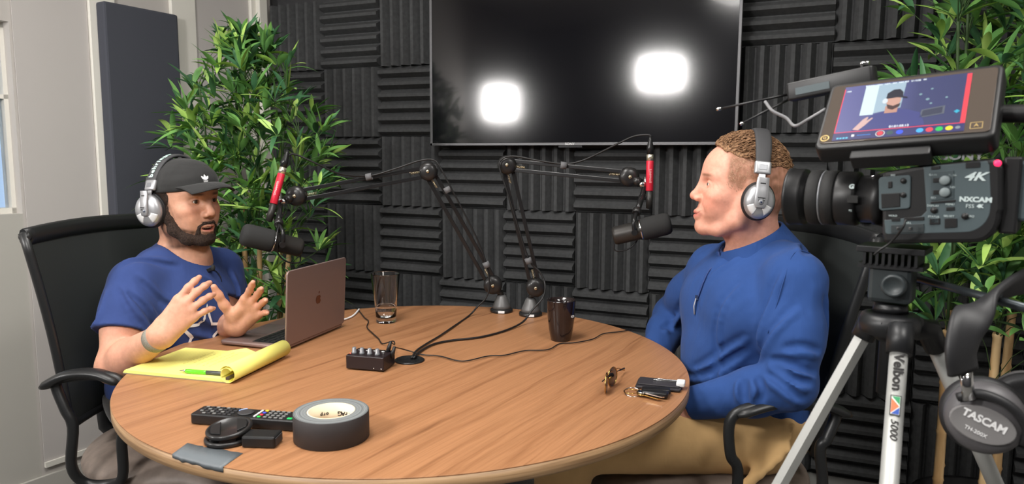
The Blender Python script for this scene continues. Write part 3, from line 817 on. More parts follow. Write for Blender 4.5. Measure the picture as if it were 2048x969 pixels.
# t-shirt
G = Field(); I = .011
torso(G, L_P, L_N, L_SR, L_SL, L_FWD, infl=I-.001, belly=.012)
up_ = (L_N-L_P); up_ /= np.linalg.norm(up_)
G.rc(L_N+V3(-.02, 0, -.005), (L_SR+L_N)/2+V3(-.012, 0, .006), .054, .052, k=.03); G.rc(L_N+V3(-.02, 0, -.005), (L_SL+L_N)/2+V3(-.012, 0, .006), .054, .052, k=.03)
def sleeve(G, S, E, ra, rb, frac, k=.035):
    d = E-S; G.rc(S, S+d*frac*.6, ra, (ra+rb)/2, k=k); G.rc(S+d*frac*.5, S+d*(frac+.14), (ra+rb)/2, rb, k=.02)
sleeve(G, L_SR, L_ER, .060, .070, .55); sleeve(G, L_SL, L_EL, .059, .066, .55)
f0 = V3(.947, -.32, 0)
SR_, SL_ = L_SR, L_SL
add_wrinkles(G, [[SR_+V3(.04, -.05, .03), SR_+V3(.08, -.02, -.03), SR_+V3(.11, .05, -.09), SR_+V3(.12, .10, -.13)],
          [SR_+V3(.03, -.07, -.01), SR_+V3(.06, -.055, -.07), SR_+V3(.075, -.02, -.13)],
          [SR_+V3(-.03, -.07, -.02), SR_+V3(-.015, -.08, -.08), SR_+V3(.0, -.08, -.14)],
          [SR_+V3(.01, -.075, .0), SR_+V3(.035, -.08, -.07), SR_+V3(.05, -.07, -.14)],
          [SR_+V3(.11, .10, .0), SR_+V3(.13, .14, -.05), SR_+V3(.13, .18, -.12)],
          [SR_+V3(.12, .04, -.14), SR_+V3(.14, .12, -.18), SR_+V3(.12, .20, -.20)],
          [SR_+V3(.10, .0, -.20), SR_+V3(.13, .06, -.25), SR_+V3(.13, .14, -.27)],
          [SR_+V3(-.02, -.03, .05), SR_+V3(.03, .02, .055), SR_+V3(.07, .07, .04)],
          [SL_+V3(.05, -.05, .0), SL_+V3(.08, -.08, -.06), SL_+V3(.09, -.12, -.13)],
          [SL_+V3(.04, .0, -.04), SL_+V3(.06, -.01, -.10), SL_+V3(.06, -.02, -.14)]], .0075, .45, .013)
G.fn(lambda P: .0022*vnoise(P*np.array([1, 1, .5]), 55, 7), 'd')
# cut: hem, sleeve ends, neck hole
def cutcap(G, A, B, rad, k=.004):
    """remove everything beyond point A in the direction of B inside radius rad"""
    A = V3(A); d = V3(B)-A; d /= np.linalg.norm(d)
    def fn(P):
        q = P-A; t = q@d; rr = np.sqrt(np.maximum((q*q).sum(1)-t*t, 0)); return np.maximum(-t, rr-rad)
    G.fn(fn, 's', k)
dR = L_ER-L_SR; dL = L_EL-L_SL
cutcap(G, L_SR+dR*.62, L_ER+dR, .13); cutcap(G, L_SL+dL*.62, L_EL+dL, .13)
G.plane(L_P+V3(0, 0, -.04), (0, 0, -1))
nk = V3(T((.0, 0, -.085)))
NKC = L_N+V3(.022, -.008, .036)
G.ell(NKC, (.092, .078, .055), np.stack([V3(.86, -.27, -.46)/np.linalg.norm((.86, -.27, -.46)), V3(.3, .95, 0)/np.linalg.norm((.3, .95, 0)), np.cross(V3(.86, -.27, -.46), V3(.3, .95, 0))/np.linalg.norm(np.cross(V3(.86, -.27, -.46), V3(.3, .95, 0)))], 1), k=.004, op='s')
# hollow the sleeves
for S_, E_ in ((L_SR, L_ER), (L_SL, L_EL)):
    d = E_-S_; G.rc(S_+d*.50, S_+d*.8, .052, .057, k=.003, op='s')
M_TEE = cloth_material('blue_tee', s2l(49, 66, 116), wst=.35, sheen=.05)
tee = sdf_object('t_shirt', G, (-1.3, 1.55, .45), (-.6, 2.35, 1.12), H_CLOTH, M_TEE, man, None, 1)
# ribbed neckline
def ring_on(G, c, R, rx, ry, n=40):
    out = []
    for i in range(n+1):
        a = 2*PI*i/n; out.append(V3(c)+R@V3(math.cos(a)*rx, math.sin(a)*ry, 0))
    return out
# trousers of the left man
Tf = Field()
for s, hip, kn, an in ((-1, (-1.0, 1.90, .56), (-.58, 1.72, .56), (-.56, 1.70, .10)), (1, (-1.0, 2.08, .56), (-.55, 2.00, .56), (-.54, 1.98, .10))):
    Tf.rc(hip, kn, .092, .072, k=.04); Tf.rc(kn, an, .068, .052, k=.03)
Tf.ell(L_P+V3(0, 0, -.01), (.14, .18, .125), np.stack([L_FWD, np.cross(V3(0, 0, 1), L_FWD), V3(0, 0, 1)], 1), k=.03)
Tf.plane((0, 0, .11), (0, 0, -1)); Tf.plane((0, 0, .60), (0, 0, 1))
sdf_object('trousers', Tf, (-1.3, 1.5, 0), (-.4, 2.4, .8), .008, cloth_material('dark_trousers', s2l(52, 50, 48)), man)
def shoe(parent, an, d, m, name='shoe'):
    S = Field(); d = V3(d); d = d/np.linalg.norm(d); l = np.cross(V3(0, 0, 1), d); R = np.stack([d, l, V3(0, 0, 1)], 1); a = V3(an)
    S.ell(a*V3(1, 1, 0)+V3(0, 0, .052)-d*.01, (.055, .040, .05), R, k=.02); S.ell(a*V3(1, 1, 0)+V3(0, 0, .035)+d*.08, (.11, .047, .037), R, k=.03)
    S.plane((0, 0, .003), (0, 0, -1), .004); S.plane((0, 0, .10), (0, 0, 1), .004)
    return sdf_object(name, S, a*V3(1, 1, 0)-.24, a*V3(1, 1, 0)+.24, .006, m, parent)
M_SHOE = mat('dark_shoe', s2l(40, 36, 34), .5)
shoe(man, (-.56, 1.70, 0), (1, -.25, 0), M_SHOE); shoe(man, (-.54, 1.98, 0), (1, -.15, 0), M_SHOE)
# beard
B_ = Field(); bg = xf(B_, L_HM)
for s in (-1, 1):
    bg.chain([(.008, .0665*s, .022), (.010, .0655*s, -.010), (.016, .062*s, -.040), (.026, .054*s, -.068), (.054, .034*s, -.092), (.080, .011*s, -.097)], [.0045, .0085, .0135, .0185, .0195, .0185], k=.012)
    bg.chain([(.1045, .002*s, -.0475), (.0985, .016*s, -.0490), (.0915, .0265*s, -.0575), (.086, .026*s, -.074)], [.0030, .0035, .0042, .0075], k=.007)
bg.ell((.084, 0, -.092), (.0205, .027, .0205), k=.012); bg.ell((.092, 0, -.081), (.009, .007, .006), k=.008); bg.ell((.045, 0, -.094), (.040, .036, .014), k=.015)
B_.fn(lambda P: .0012*vnoise(P, 900, 4)+.0012*vnoise(P, 1900, 9)+.0012*vnoise(P, 400, 2), 'd')
bg.ell((.105, 0, -.0640), (.024, .0255, .0120), k=.003, op='s')
M_BEARD = mottled('beard_hair', s2l(34, 25, 21), s2l(72, 54, 44), 420, .9); _n = NT(M_BEARD); _n.bump(_n.noise(_n.coords((1, 1, .25)), 1500, 3), 1, .003)
tt = T((.03, 0, -.05))
sdf_object('beard', B_, tt-.14, tt+.14, .002, M_BEARD, man, None, 0)
# short dark hair round the back and the temples under the cap
Hf = Field(); xg = xf(Hf, L_HM)
xg.ell((-.012, 0, .030), (.0995, .079, .086), k=.01); xg.ell((-.045, 0, .010), (.061, .066, .068), k=.02)
xg.ell((.088, 0, -.01), (.068, .09, .085), k=.004, op='s'); xg.plane((0, 0, -.048), (.15, 0, -1), .004); xg.plane((.018, 0, 0), (1, 0, -.6), .004)
Hf.fn(lambda P: .0016*vnoise(P, 700, 5), 'd')
sdf_object('hair', Hf, T((0, 0, .03))-.15, T((0, 0, .03))+.15, .003, M_BEARD, man, None, 0)
# cap
Cf = Field(); cg = xf(Cf, L_HM)
cg.ell((-.008, 0, .044), (.1035, .0850, .0840), k=.01); cg.ell((.030, 0, .060), (.073, .077, .066), k=.02)
cg.plane((0, 0, .035), (.09, 0, -1), .003)
cg.ell((-.010, 0, .042), (.098, .0800, .0740), k=.003, op='s')
Cf.fn(lambda P: .0016*vnoise(P*V3(1, 1, 1.6), 75, 2)+.0007*vnoise(P*V3(.6, .6, 2), 190, 5), 'd')
M_CAP = cloth_material('black_cap', s2l(46, 46, 46), wr=40, rough=.8, sheen=.1, wst=.25)
cap = empty('cap'); cap.parent = man; setw(cap, Matrix(L_HM))
crown = sdf_object('crown', Cf, T((0, 0, .06))-.15, T((0, 0, .06))+.15, .003, M_CAP, None, None, 1)
reparent(crown, cap)
# brim: curved visor
b = MB(); rings = []
NB = 26
top = []; bot = []
for j in range(9):
    t = j/8; row = []
    for i in range(NB+1):
        a = -1.22+2.44*i/NB
        bx = .082*math.cos(a)+.006; by = .078*math.sin(a)
        ox = .050+.112*math.cos(a*.74); oy = .076*math.sin(a*1.05)
        x = bx+(ox-bx)*t; y = by+(oy-by)*t
        z = .064+.006*t-.012*t*t-3.3*y*y*(.75+.25*t)+.005*math.sin(PI*t)
        row.append((x, y, z))
    top.append(row)
def grid(b, rows, th):
    n = len(rows[0]); vs = [p for r in rows for p in r]; m = len(vs); vs2 = [(x, y, z-th) for x, y, z in vs]; fs = []
    for i in range(len(rows)-1):
        for j in range(n-1):
            q = (i*n+j, i*n+j+1, (i+1)*n+j+1, (i+1)*n+j); fs.append(q); fs.append(tuple(m+k for k in reversed(q)))
    bd = [j for j in range(n)]+[i*n+n-1 for i in range(1, len(rows))]+[(len(rows)-1)*n+j for j in range(n-2, -1, -1)]+[i*n for i in range(len(rows)-2, 0, -1)]
    for k in range(len(bd)): a, c = bd[k], bd[(k+1) % len(bd)]; fs.append((a, c, m+c, m+a))
    return b.add(vs+vs2, fs, 0, True)
grid(b, top, .0032).build('brim', M_CAP, cap)
MB().ell((-.008, 0, .130), (.006, .006, .003), n=10).build('button', M_CAP, cap)
# three-leaf emblem on the front left of the crown: stands on the panel above the brim
from mathutils.bvhtree import BVHTree
def bvh_of(o):
    me = o.data; return BVHTree.FromPolygons([o.matrix_world @ v.co for v in me.vertices], [tuple(p.vertices) for p in me.polygons])
def project_patch(name, polys, M, bvh, m, parent, off=.0008, sub=6, d=None):
    """polys: list of 2-D polygons (quads or tris) in the plane of M (x right, y up, -z towards the surface)"""
    b = MB(); Md = Matrix(M); dirv = -(Md.to_3x3() @ Vector((0, 0, 1))) if d is None else d
    for poly in polys:
        bm = bmesh.new(); vs = [bm.verts.new((x, y, 0)) for x, y in poly]; f = bm.faces.new(vs)
        bmesh.ops.triangulate(bm, faces=[f]); bmesh.ops.subdivide_edges(bm, edges=bm.edges, cuts=sub, use_grid_fill=True)
        bm.verts.ensure_lookup_table(); idx = {v: i for i, v in enumerate(bm.verts)}; P = []; ok = True
        for v in bm.verts:
            w = Md @ v.co; h = bvh.ray_cast(w, dirv, .4)
            if h[0] is None: P.append(None)
            else: P.append(h[0]-dirv*off)
        fs = [tuple(idx[v] for v in f.verts) for f in bm.faces if all(P[idx[v]] is not None for v in f.verts)]
        o = len(b.v); b.add([p if p is not None else Vector((0, 0, 0)) for p in P], fs, 0, True); bm.free()
    o = b.build(name, m, None, fix=False)
    return reparent(o, parent)
bpy.context.view_layer.update()
def leafp(cx, cy, a, l, w, n=8):
    out = []
    for i in range(n+1): t = i/n; out.append((t*l, w*math.sin(PI*t)**.8))
    for i in range(n-1, 0, -1): t = i/n; out.append((t*l, -w*math.sin(PI*t)**.8))
    return [(cx+x*math.cos(a)-y*math.sin(a), cy+x*math.sin(a)+y*math.cos(a)) for x, y in out]
bc = bvh_of(crown)
Mp = Matrix(L_HM) @ (Matrix.Translation((.16, -.030, .104)) @ basis((0, 0, 0), z=(1, -.35, .45), y=(-.3, 0, 1)))
M_WHITEPRINT = mat('white_print', s2l(226, 226, 226), .7)
tre = [leafp(0, -.004, PI/2+a, .017*l, .0035) for a, l in ((0, 1), (.75, .95), (-.75, .95))]+[[(-.007, -.0065), (.007, -.0065), (.007, -.0052), (-.007, -.0052)], [(-.006, -.0090), (.006, -.0090), (.006, -.0078), (-.006, -.0078)]]
project_patch('emblem', tre, Mp, bc, M_WHITEPRINT, cap, .0006, 2)
# white star outline on the t-shirt, low on the chest
bt = bvh_of(tee)
_o = Vector((0, 0, CAM_Z)); _h = bt.ray_cast(_o, (at(408, 668, 1.0)-_o).normalized(), 5)[0]
Ms = Matrix.Translation(_h+Vector((L_FWD*.2).tolist())) @ basis((0, 0, 0), z=Vector(L_FWD.tolist()), y=(0, .15, 1))
def star_quads(R, r, w):
    pts = []
    for i in range(10):
        a = PI/2+i*PI/5; q = R if i % 2 == 0 else r; pts.append((q*math.cos(a), q*math.sin(a)))
    out = []
    for i in range(10):
        a = pts[i]; c = pts[(i+1) % 10]; k = (R-w*2.2)/R
        out.append([a, c, (c[0]*k, c[1]*k), (a[0]*k, a[1]*k)])
    return out
project_patch('white_star_print', star_quads(.082, .036, .0095), Ms, bt, M_WHITEPRINT, man, .0015, 5)
# fabric wristband
wd = V3(HR[:3, 0]); fa = (L_WR-L_ER)/np.linalg.norm(L_WR-L_ER)
b = MB(); A = along(L_WR-fa*.020, L_WR); b.lathe([(.0295, -.011), (.0312, -.010), (.0315, .010), (.0295, .011)], 28, A)
M_BAND = mottled('grey_wristband', s2l(120, 116, 106), s2l(150, 146, 134), 500, .9)
o = b.build('wristband', M_BAND, None); reparent(o, man)
tag(man, 'person in a black cap and blue t-shirt, both hands raised over the table', 'person')
# ================================================================== headphones
M_SILVER = mat('silver_plastic', s2l(168, 169, 172), .36, metal=.6)
M_SILV3 = mat('bright_silver', s2l(214, 214, 214), .4, metal=.2)
M_SILV2 = mat('dark_silver_plastic', s2l(130, 132, 136), .35, metal=.4)
M_PAD = bumpy(mat('ear_pad_leatherette', s2l(26, 26, 28), .6), 300, .2)
M_BAND2 = bumpy(mat('headband_padding', s2l(62, 62, 64), .65), 300, .15)
M_MINT = mat('pale_print', s2l(190, 220, 210), .6)
def headphones(M, label, tilt=0, cx=-.012, cz=-.004, top=.152, halfw=.088, txt='behringer', swing=0., cs=1.0):
    """M: head frame (x forward, y left). band in a plane through both ears, tilted back by tilt"""
    root = empty('headphones', M=Matrix(M) @ Matrix.Translation((cx, 0, cz)) @ Matrix.Rotation(tilt, 4, 'Y'))
    # padded headband: flat arc
    def arc(a, r=0):                                     # a from -pi/2 (right ear) over 0 (top) to pi/2
        return Vector((0, (halfw+.012+r)*math.sin(a), (top-cz+r)*math.cos(a)**.9 if math.cos(a) > 0 else 0))
    A0 = 1.12; rows = []
    for i in range(33):
        a = -A0+2*A0*i/32; p = arc(a); q = arc(a, .008); n = (q-p).normalized(); ring = []
        wid = .019*(1-.15*(abs(a)/A0)**4)
        for j in range(12):
            t = 2*PI*j/12; ring.append(p+Vector((1, 0, 0))*wid*math.copysign(abs(math.cos(t))**.6, math.cos(t))+n*.0055*math.copysign(abs(math.sin(t))**.8, math.sin(t)))
        rows.append(ring)
    hb = MB().loft(rows).build('headband', M_BAND2, root)
    if txt:
        word = txt; n = len(word)
        for i, ch in enumerate(word):
            a = -A0*.12-(A0*.78)*(n-1-i)/(n-1) if False else -A0*.86+(A0*.72)*i/(n-1)
            p = arc(a, .0062); t = (arc(a+.02, .0062)-p).normalized(); nrm = Vector((0, -t.z, t.y)); nrm = nrm if nrm.dot(p) > 0 else -nrm
            Mx = Matrix((t, nrm.cross(t), nrm)).transposed().to_4x4(); Mx.translation = p
            text(ch, .021, M_MINT, hb, Mx, bold=.0006)
    for s in (-1, 1):
        e = arc(A0*s); lo = Vector((0, s*(halfw+.020), .020))
        cu = MB(); cu.rbox((0, 0, 0), (.038, .013, .030), .006); nrm = (arc(A0*s, .01)-e).normalized()
        d = (e-lo).normalized(); Mx = basis(e-d*.004, z=d, y=nrm)
        cu.build('band_end', M_SILVER, root, bevel=.004, M=Mx)
        MB().box((0, .0062, .0), (.018, .002, .013)).build('clip', M_SILV2, root, bevel=.001, M=Mx)
        mid = e+(lo-e)*.30
        MB().box((0, 0, 0), (.016, .004, (lo-e).length*.52)).build('slider', M_SILVER, root, bevel=.0012, M=basis(e+(lo-e)*.38, z=d, y=nrm))
        # yoke arm: from slider to the cup centre
        y0 = s*(halfw+.022)
        b = MB(); pts = []
        for t, w, zz, yy in ((0, .0115, .052, .004), (.25, .0125, .040, .004), (.5, .0125, .026, .0075), (.75, .0130, .010, .0100), (1, .0125, -.008, .0105), (1.1, .009, -.017, .0105)):
            pts.append([Vector((w*1.12*c, y0+s*(yy+dy), zz)) for c, dy in ((-1, 0), (-1, .0045), (-.5, .0065), (.5, .0065), (1, .0045), (1, 0))])
        b.loft(pts).build('yoke', M_SILVER, root, bevel=.0008)
        # cup shell: squashed dome, oval
        cup = empty('ear_cup'); cup.parent = root; cup.matrix_local = Matrix.Translation((0, y0, -.004)) @ Matrix.Rotation(swing*s, 4, 'Z') @ Matrix.Rotation(-PI/2*s, 4, 'X')
        # local z outward, x forward, y = +-up
        S = Matrix.Diagonal((.033/.04*1.08*cs, 1.06*cs, 1, 1))
        MB().lathe([(.0001, .0125), (.010, .0122), (.022, .0105), (.031, .0070), (.037, .001), (.0385, -.006), (.037, -.009)], 40, S).build('shell', M_SILVER, cup)
        MB().lathe([(.0370, -.0060), (.0400, -.0075), (.0410, -.0095), (.0385, -.0115)], 40, S).build('trim_ring', M_PAD, cup)
        MB().lathe([(.020, -.010), (.034, -.0095), (.0415, -.013), (.0430, -.020), (.0400, -.027), (.030, -.0285), (.022, -.026), (.020, -.015)], 40, S).build('ear_pad', M_PAD, cup)
        up = -1 if s > 0 else 1
        prof_ = [(.0001, .0125), (.010, .0122), (.022, .0105), (.031, .0070), (.037, .001)]
        for a0_, a1_ in ((PI*1.10, PI*1.36), (PI*1.64, PI*1.90)):
            rows = []
            for r in (.0145, .019, .024, .029, .0325):
                zz = np.interp(r, [p[0] for p in prof_], [p[1] for p in prof_])+.0006
                rows.append([tuple(S @ Vector((r*math.cos(a0_+(a1_-a0_)*i/8), -up*-1*r*math.sin(a0_+(a1_-a0_)*i/8)*(-1 if up > 0 else -1)*(-1), zz))) for i in range(9)])
            grid(MB(), rows, .0008).build('crescent', M_SILV3, cup)
        MB().lathe([(.0001, .0190), (.0040, .0188), (.0055, .0180), (.0062, .0165)], 24).build('badge', M_SILV2, cup)
        MB().lathe([(.0001, .0196), (.0018, .0195), (.0022, .0188)], 16).build('badge_dot', mat('badge_blue', s2l(40, 50, 80), .3), cup)
        bpy.context.view_layer.update()
        Mt = Matrix.Translation((0, y0+s*.0172, .006)) @ basis((0, 0, 0), z=(0, s, 0), y=(0, 0, 1))
        text('behringer', .0042, M_PAD, root, Mt)
        text('HPM1000', .0036, M_PAD, root, Matrix.Translation((0, 0, -.006)) @ Mt)
        MB().box((0, 0, 0), (.012, .0006, .003)).build('label_plate', M_PAD, root, M=Matrix.Translation((0, y0+s*.0110, .038)))
    tag(root, label, 'headphones')
    return root
headphones(L_HM, 'silver and black over-ear headphones worn over the black cap', tilt=-.10, cx=-.014, cz=-.010, top=.136, halfw=.084, swing=-.38, cs=1.10)
# ================================================================== the man in the sweater (right)
R_P = V3(.590, 1.73, .610); R_N = V3(.622, 1.735, 1.035)
R_SL = V3(at(1588, 565, 1.55)); R_SR = V3(at(1428, 540, 1.88))
R_FWD = V3(-.97, -.22, 0); R_FWD /= np.linalg.norm(R_FWD)
R_HM = headframe(at(1484, 384, 1.70), (-.985, .135, 0), .075, .0, .985)
R_EL = V3(at(1580, 770, 1.47)); R_WL = V3(.405, 1.595, .676)
R_ER = V3(.475, 2.075, .785); R_WR = V3(.375, 1.865, .668)
rman = empty('person', (R_P[0], R_P[1], 0))
F = Field()
torso(F, R_P, R_N, R_SR, R_SL, R_FWD)
hg = head(F, R_HM, smile=1.0)
T = hg.T
F.rc(T((-.026, 0, -.035)), V3(.606, 1.725, 1.03), .052, .054, k=.03); F.rc(T((-.006, 0, -.068)), V3(.582, 1.72, 1.03), .046, .050, k=.03)
for S_ in (R_SR, R_SL): F.rc(R_N+V3(.01, 0, -.03), (S_+R_N)/2+V3(.01, 0, -.015), .046, .042, k=.02)
arm(F, R_SL, R_EL, R_WL); arm(F, R_SR, R_ER, R_WR)
HRl = mk_frame(R_WL, (-.75, .45, -.10), (-.2, .3, .8), mirror=True)
hand(F, HRl, [(.4, .5, .3)]*4, [.08, .02, -.04, -.1], (.7, .6, -.4)); F.ell(R_WL, (.024, .028, .020), HRl[:3, :3], k=.02)
HRr = mk_frame(R_WR, (-.65, -.45, -.10), (-.2, -.3, .8))
hand(F, HRr, [(.4, .5, .3)]*4, [.08, .02, -.04, -.1], (.7, .6, -.4)); F.ell(R_WR, (.024, .028, .020), HRr[:3, :3], k=.02)
RL = ((-1, (.57, 1.82, .595), (.13, 1.88, .585), (.14, 1.90, .10)), (1, (.57, 1.635, .595), (.12, 1.60, .585), (.13, 1.60, .10)))
for s, hip, kn, an in RL:
    F.rc(hip, kn, .082, .056, k=.04); F.rc(kn, an, .052, .036, k=.03); F.ell(V3(an)+V3(-.06, 0, -.045), (.115, .042, .038), k=.03)
SK_R = s2l(222, 164, 142)
def right_cols(v):
    c = np.tile(np.array(SK_R), (len(v), 1)); q = hg.inv(v)
    nz = vnoise(v, 300, 3); n2 = vnoise(v, 120, 8)
    x, y, z = q[:, 0], np.abs(q[:, 1]), q[:, 2]
    hs = ((x > -.13) & (x < .14) & (y < .11) & (z > -.15) & (z < .18)).astype(float)
    ph = np.exp(-(((x-.072)/.032)**2+((y-.045)/.022)**2+((z+.030)/.026)**2)); c = mixc(c, s2l(214, 134, 112), ph*.65*hs)
    ns = np.exp(-(((x-.112)/.014)**2+(y/.016)**2+((z+.020)/.016)**2)); c = mixc(c, s2l(220, 140, 120), ns*.6*hs)
    c = mixc(c, s2l(208, 144, 122), np.clip(n2, 0, 1)*.12*hs)
    st = sstep(-z, .040, .060)*sstep(x, .0, .03)*sstep(z, -.125, -.11); c = mixc(c, s2l(176, 128, 108), st*hs*(.30+.15*nz))
    lips = np.exp(-(((y)/.024)**2+((z+.0625)/.0085)**2)**2)*sstep(x, .088, .094); c = mixc(c, s2l(200, 112, 102), lips*hs*.85)
    line = np.exp(-((z+.0625-1.9*np.maximum(y-.012, 0)**1.25)/.0013)**2)*(1-sstep(y, .024, .030))*(x > .085); c = mixc(c, s2l(120, 58, 52), line*hs*.7)
    # close-cropped sides
    fz = sstep(z-(-.012+.55*np.maximum(x, 0)), 0, .02)*(1-sstep(x, .042, .058)); side = fz+sstep(-x, .018, .03)*sstep(z, -.055, -.040)
    c = mixc(c, s2l(136, 98, 74), np.clip(side, 0, 1)*hs*(.72+.3*nz))
    brow = np.exp(-(((y-.032)/.019)**4+((z-.0335-.05*(x-.08))/.0040)**2))*sstep(x, .06, .07); c = mixc(c, s2l(116, 78, 56), brow*.85*hs)
    eye = np.exp(-(((y-.032)/.012)**4)); lash = np.exp(-((z-.0152+18*(y-.032)**2)/.0014)**2)*eye*sstep(x, .078, .083); c = mixc(c, s2l(70, 46, 40), lash*hs*.85)
    crow = np.clip(np.sin((y-.05)*900+(z)*500), 0, 1)*np.exp(-(((y-.055)/.008)**2+((z-.010)/.010)**2)); c = mixc(c, s2l(180, 110, 92), crow*.3*hs)
    return c
M_SKIN_R = skin_material('skin')
body = sdf_object('body', F, (.05, 1.30, 0), (.95, 2.25, 1.42), H_SKIN, M_SKIN_R, rman, right_cols, 1, (V3(T((.035, 0, -.02))), (.115, .105, .10)), .0016)
eyes(rman, R_HM, (1, .0, -.03), mat('iris', s2l(70, 66, 58), .15))
# hair on top: base volume plus small curled locks
Hf = Field(); xg = xf(Hf, R_HM)
xg.ell((-.006, 0, .052), (.100, .074, .089), k=.01); xg.ell((.030, 0, .066), (.066, .060, .056), k=.02)
xg.fn = None
def hairline(P):
    q = hg.inv(P); x, y, z = q[:, 0], np.abs(q[:, 1]), q[:, 2]
    zl = np.where(x > 0, .078+.42*np.maximum(x-.02, 0)+.25*np.maximum(x-.06, 0)*2, .078+1.05*np.minimum(x, 0))
    zl = np.maximum(zl, .030)
    return (zl-z)*.8
Hf.fn(hairline, 'i', .006)
Hf.fn(lambda P: .003*vnoise(P, 210, 4)+.0016*vnoise(P, 480, 6), 'd')
M_HAIR = mottled('brown_hair', s2l(104, 74, 52), s2l(170, 130, 94), 260, .5); _n = NT(M_HAIR); _n.bump(_n.noise(_n.coords(), 900, 3), .8, .002)
hobj = sdf_object('hair', Hf, T((0, 0, .08))-.17, T((0, 0, .08))+.17, .0028, M_HAIR, rman, None, 1)
random.seed(11); b = MB(); Mh = Matrix(R_HM)
def scalp(d): return Vector((-.004+.099*d.x, .073*d.y, .052+.089*d.z))
def top_limit(p): return .078+.42*max(p.x-.02, 0)+.5*max(p.x-.06, 0) if p.x > 0 else max(.078+1.05*p.x, .03)
for i in range(1700):
    th = random.uniform(-PI, PI); ph = math.acos(random.uniform(.15, 1))
    d = Vector((math.sin(ph)*math.cos(th), math.sin(ph)*math.sin(th), math.cos(ph))); p = scalp(d)
    if p.z < top_limit(p)+.003: continue
    tng = Vector((-1, random.uniform(-.45, .45), random.uniform(-.1, .4)))
    if p.x > .045: tng = Vector((.25-.3*random.random(), random.uniform(-.7, .7), .8))
    tng = (tng-d*tng.dot(d)).normalized(); sd = d.cross(tng); L = random.uniform(.018, .034); pts = []; rr = []
    wv = random.uniform(.0012, .0034); f0_ = random.uniform(0, 6.28); fr_ = random.uniform(3.5, 6.5)
    for k in range(9):
        t = k/8; pts.append(p+tng*L*t+sd*wv*math.sin(f0_+fr_*t)+d*(.001+.0045*math.sin(PI*t)+.0015*math.cos(f0_+fr_*t)))
        rr.append(.0012*(1-.7*t**2))
    b.tube([Mh @ q for q in pts], rr, 4)
cr = MB(); bvb = bvh_of(body)
for i in range(9000):
    th = random.uniform(-PI, PI); u_ = random.uniform(-.85, .75); ph = math.acos(u_)
    d = Vector((math.sin(ph)*math.cos(th), math.sin(ph)*math.sin(th), math.cos(ph))); p = scalp(d)
    if p.z > top_limit(p)+.006 or p.z < -.040: continue
    if p.x > .046-.0*abs(p.y) or (p.x > -.01 and p.z < -.01+.55*max(p.x, 0)): continue
    tng = Vector((-.5, random.uniform(-.2, .2), -.9)); tng = (tng-d*tng.dot(d)).normalized(); sd = d.cross(tng); L = random.uniform(.003, .006)
    q, gn, _i, _d = bvb.find_nearest(Vector(hg.T((p.x, p.y, p.z)).tolist()))
    tw_ = (Mh.to_3x3() @ tng).normalized(); sw_ = gn.cross(tw_).normalized()
    w_ = .00055; cr.add([q-sw_*w_, q+sw_*w_, q+tw_*L+gn*.0012], [(0, 1, 2)], 0, True)
o2_ = cr.build('cropped_sides', mottled('cropped_hair', s2l(132, 96, 72), s2l(184, 144, 114), 300, .6), None, fix=False); reparent(o2_, hobj)
o = b.build('curls', M_HAIR, None, fix=False); reparent(o, hobj)
headphones(R_HM, 'silver and black over-ear headphones worn by the man in the blue sweater', tilt=-.02, cx=-.022, cz=-.012, top=.150, halfw=.084)
# quarter-zip sweater
G = Field(); I = .013
torso(G, R_P, R_N, R_SR, R_SL, R_FWD, infl=I, belly=.025)
for S_ in (R_SR, R_SL): G.rc(R_N+V3(.005, 0, -.030), (S_+R_N)/2+V3(.005, 0, -.006), .056, .056, k=.03)
arm(G, R_SL, R_EL, R_WL, r=(.066, .056, .050, .037), k=.035); arm(G, R_SR, R_ER, R_WR, r=(.062, .052, .048, .036), k=.035)
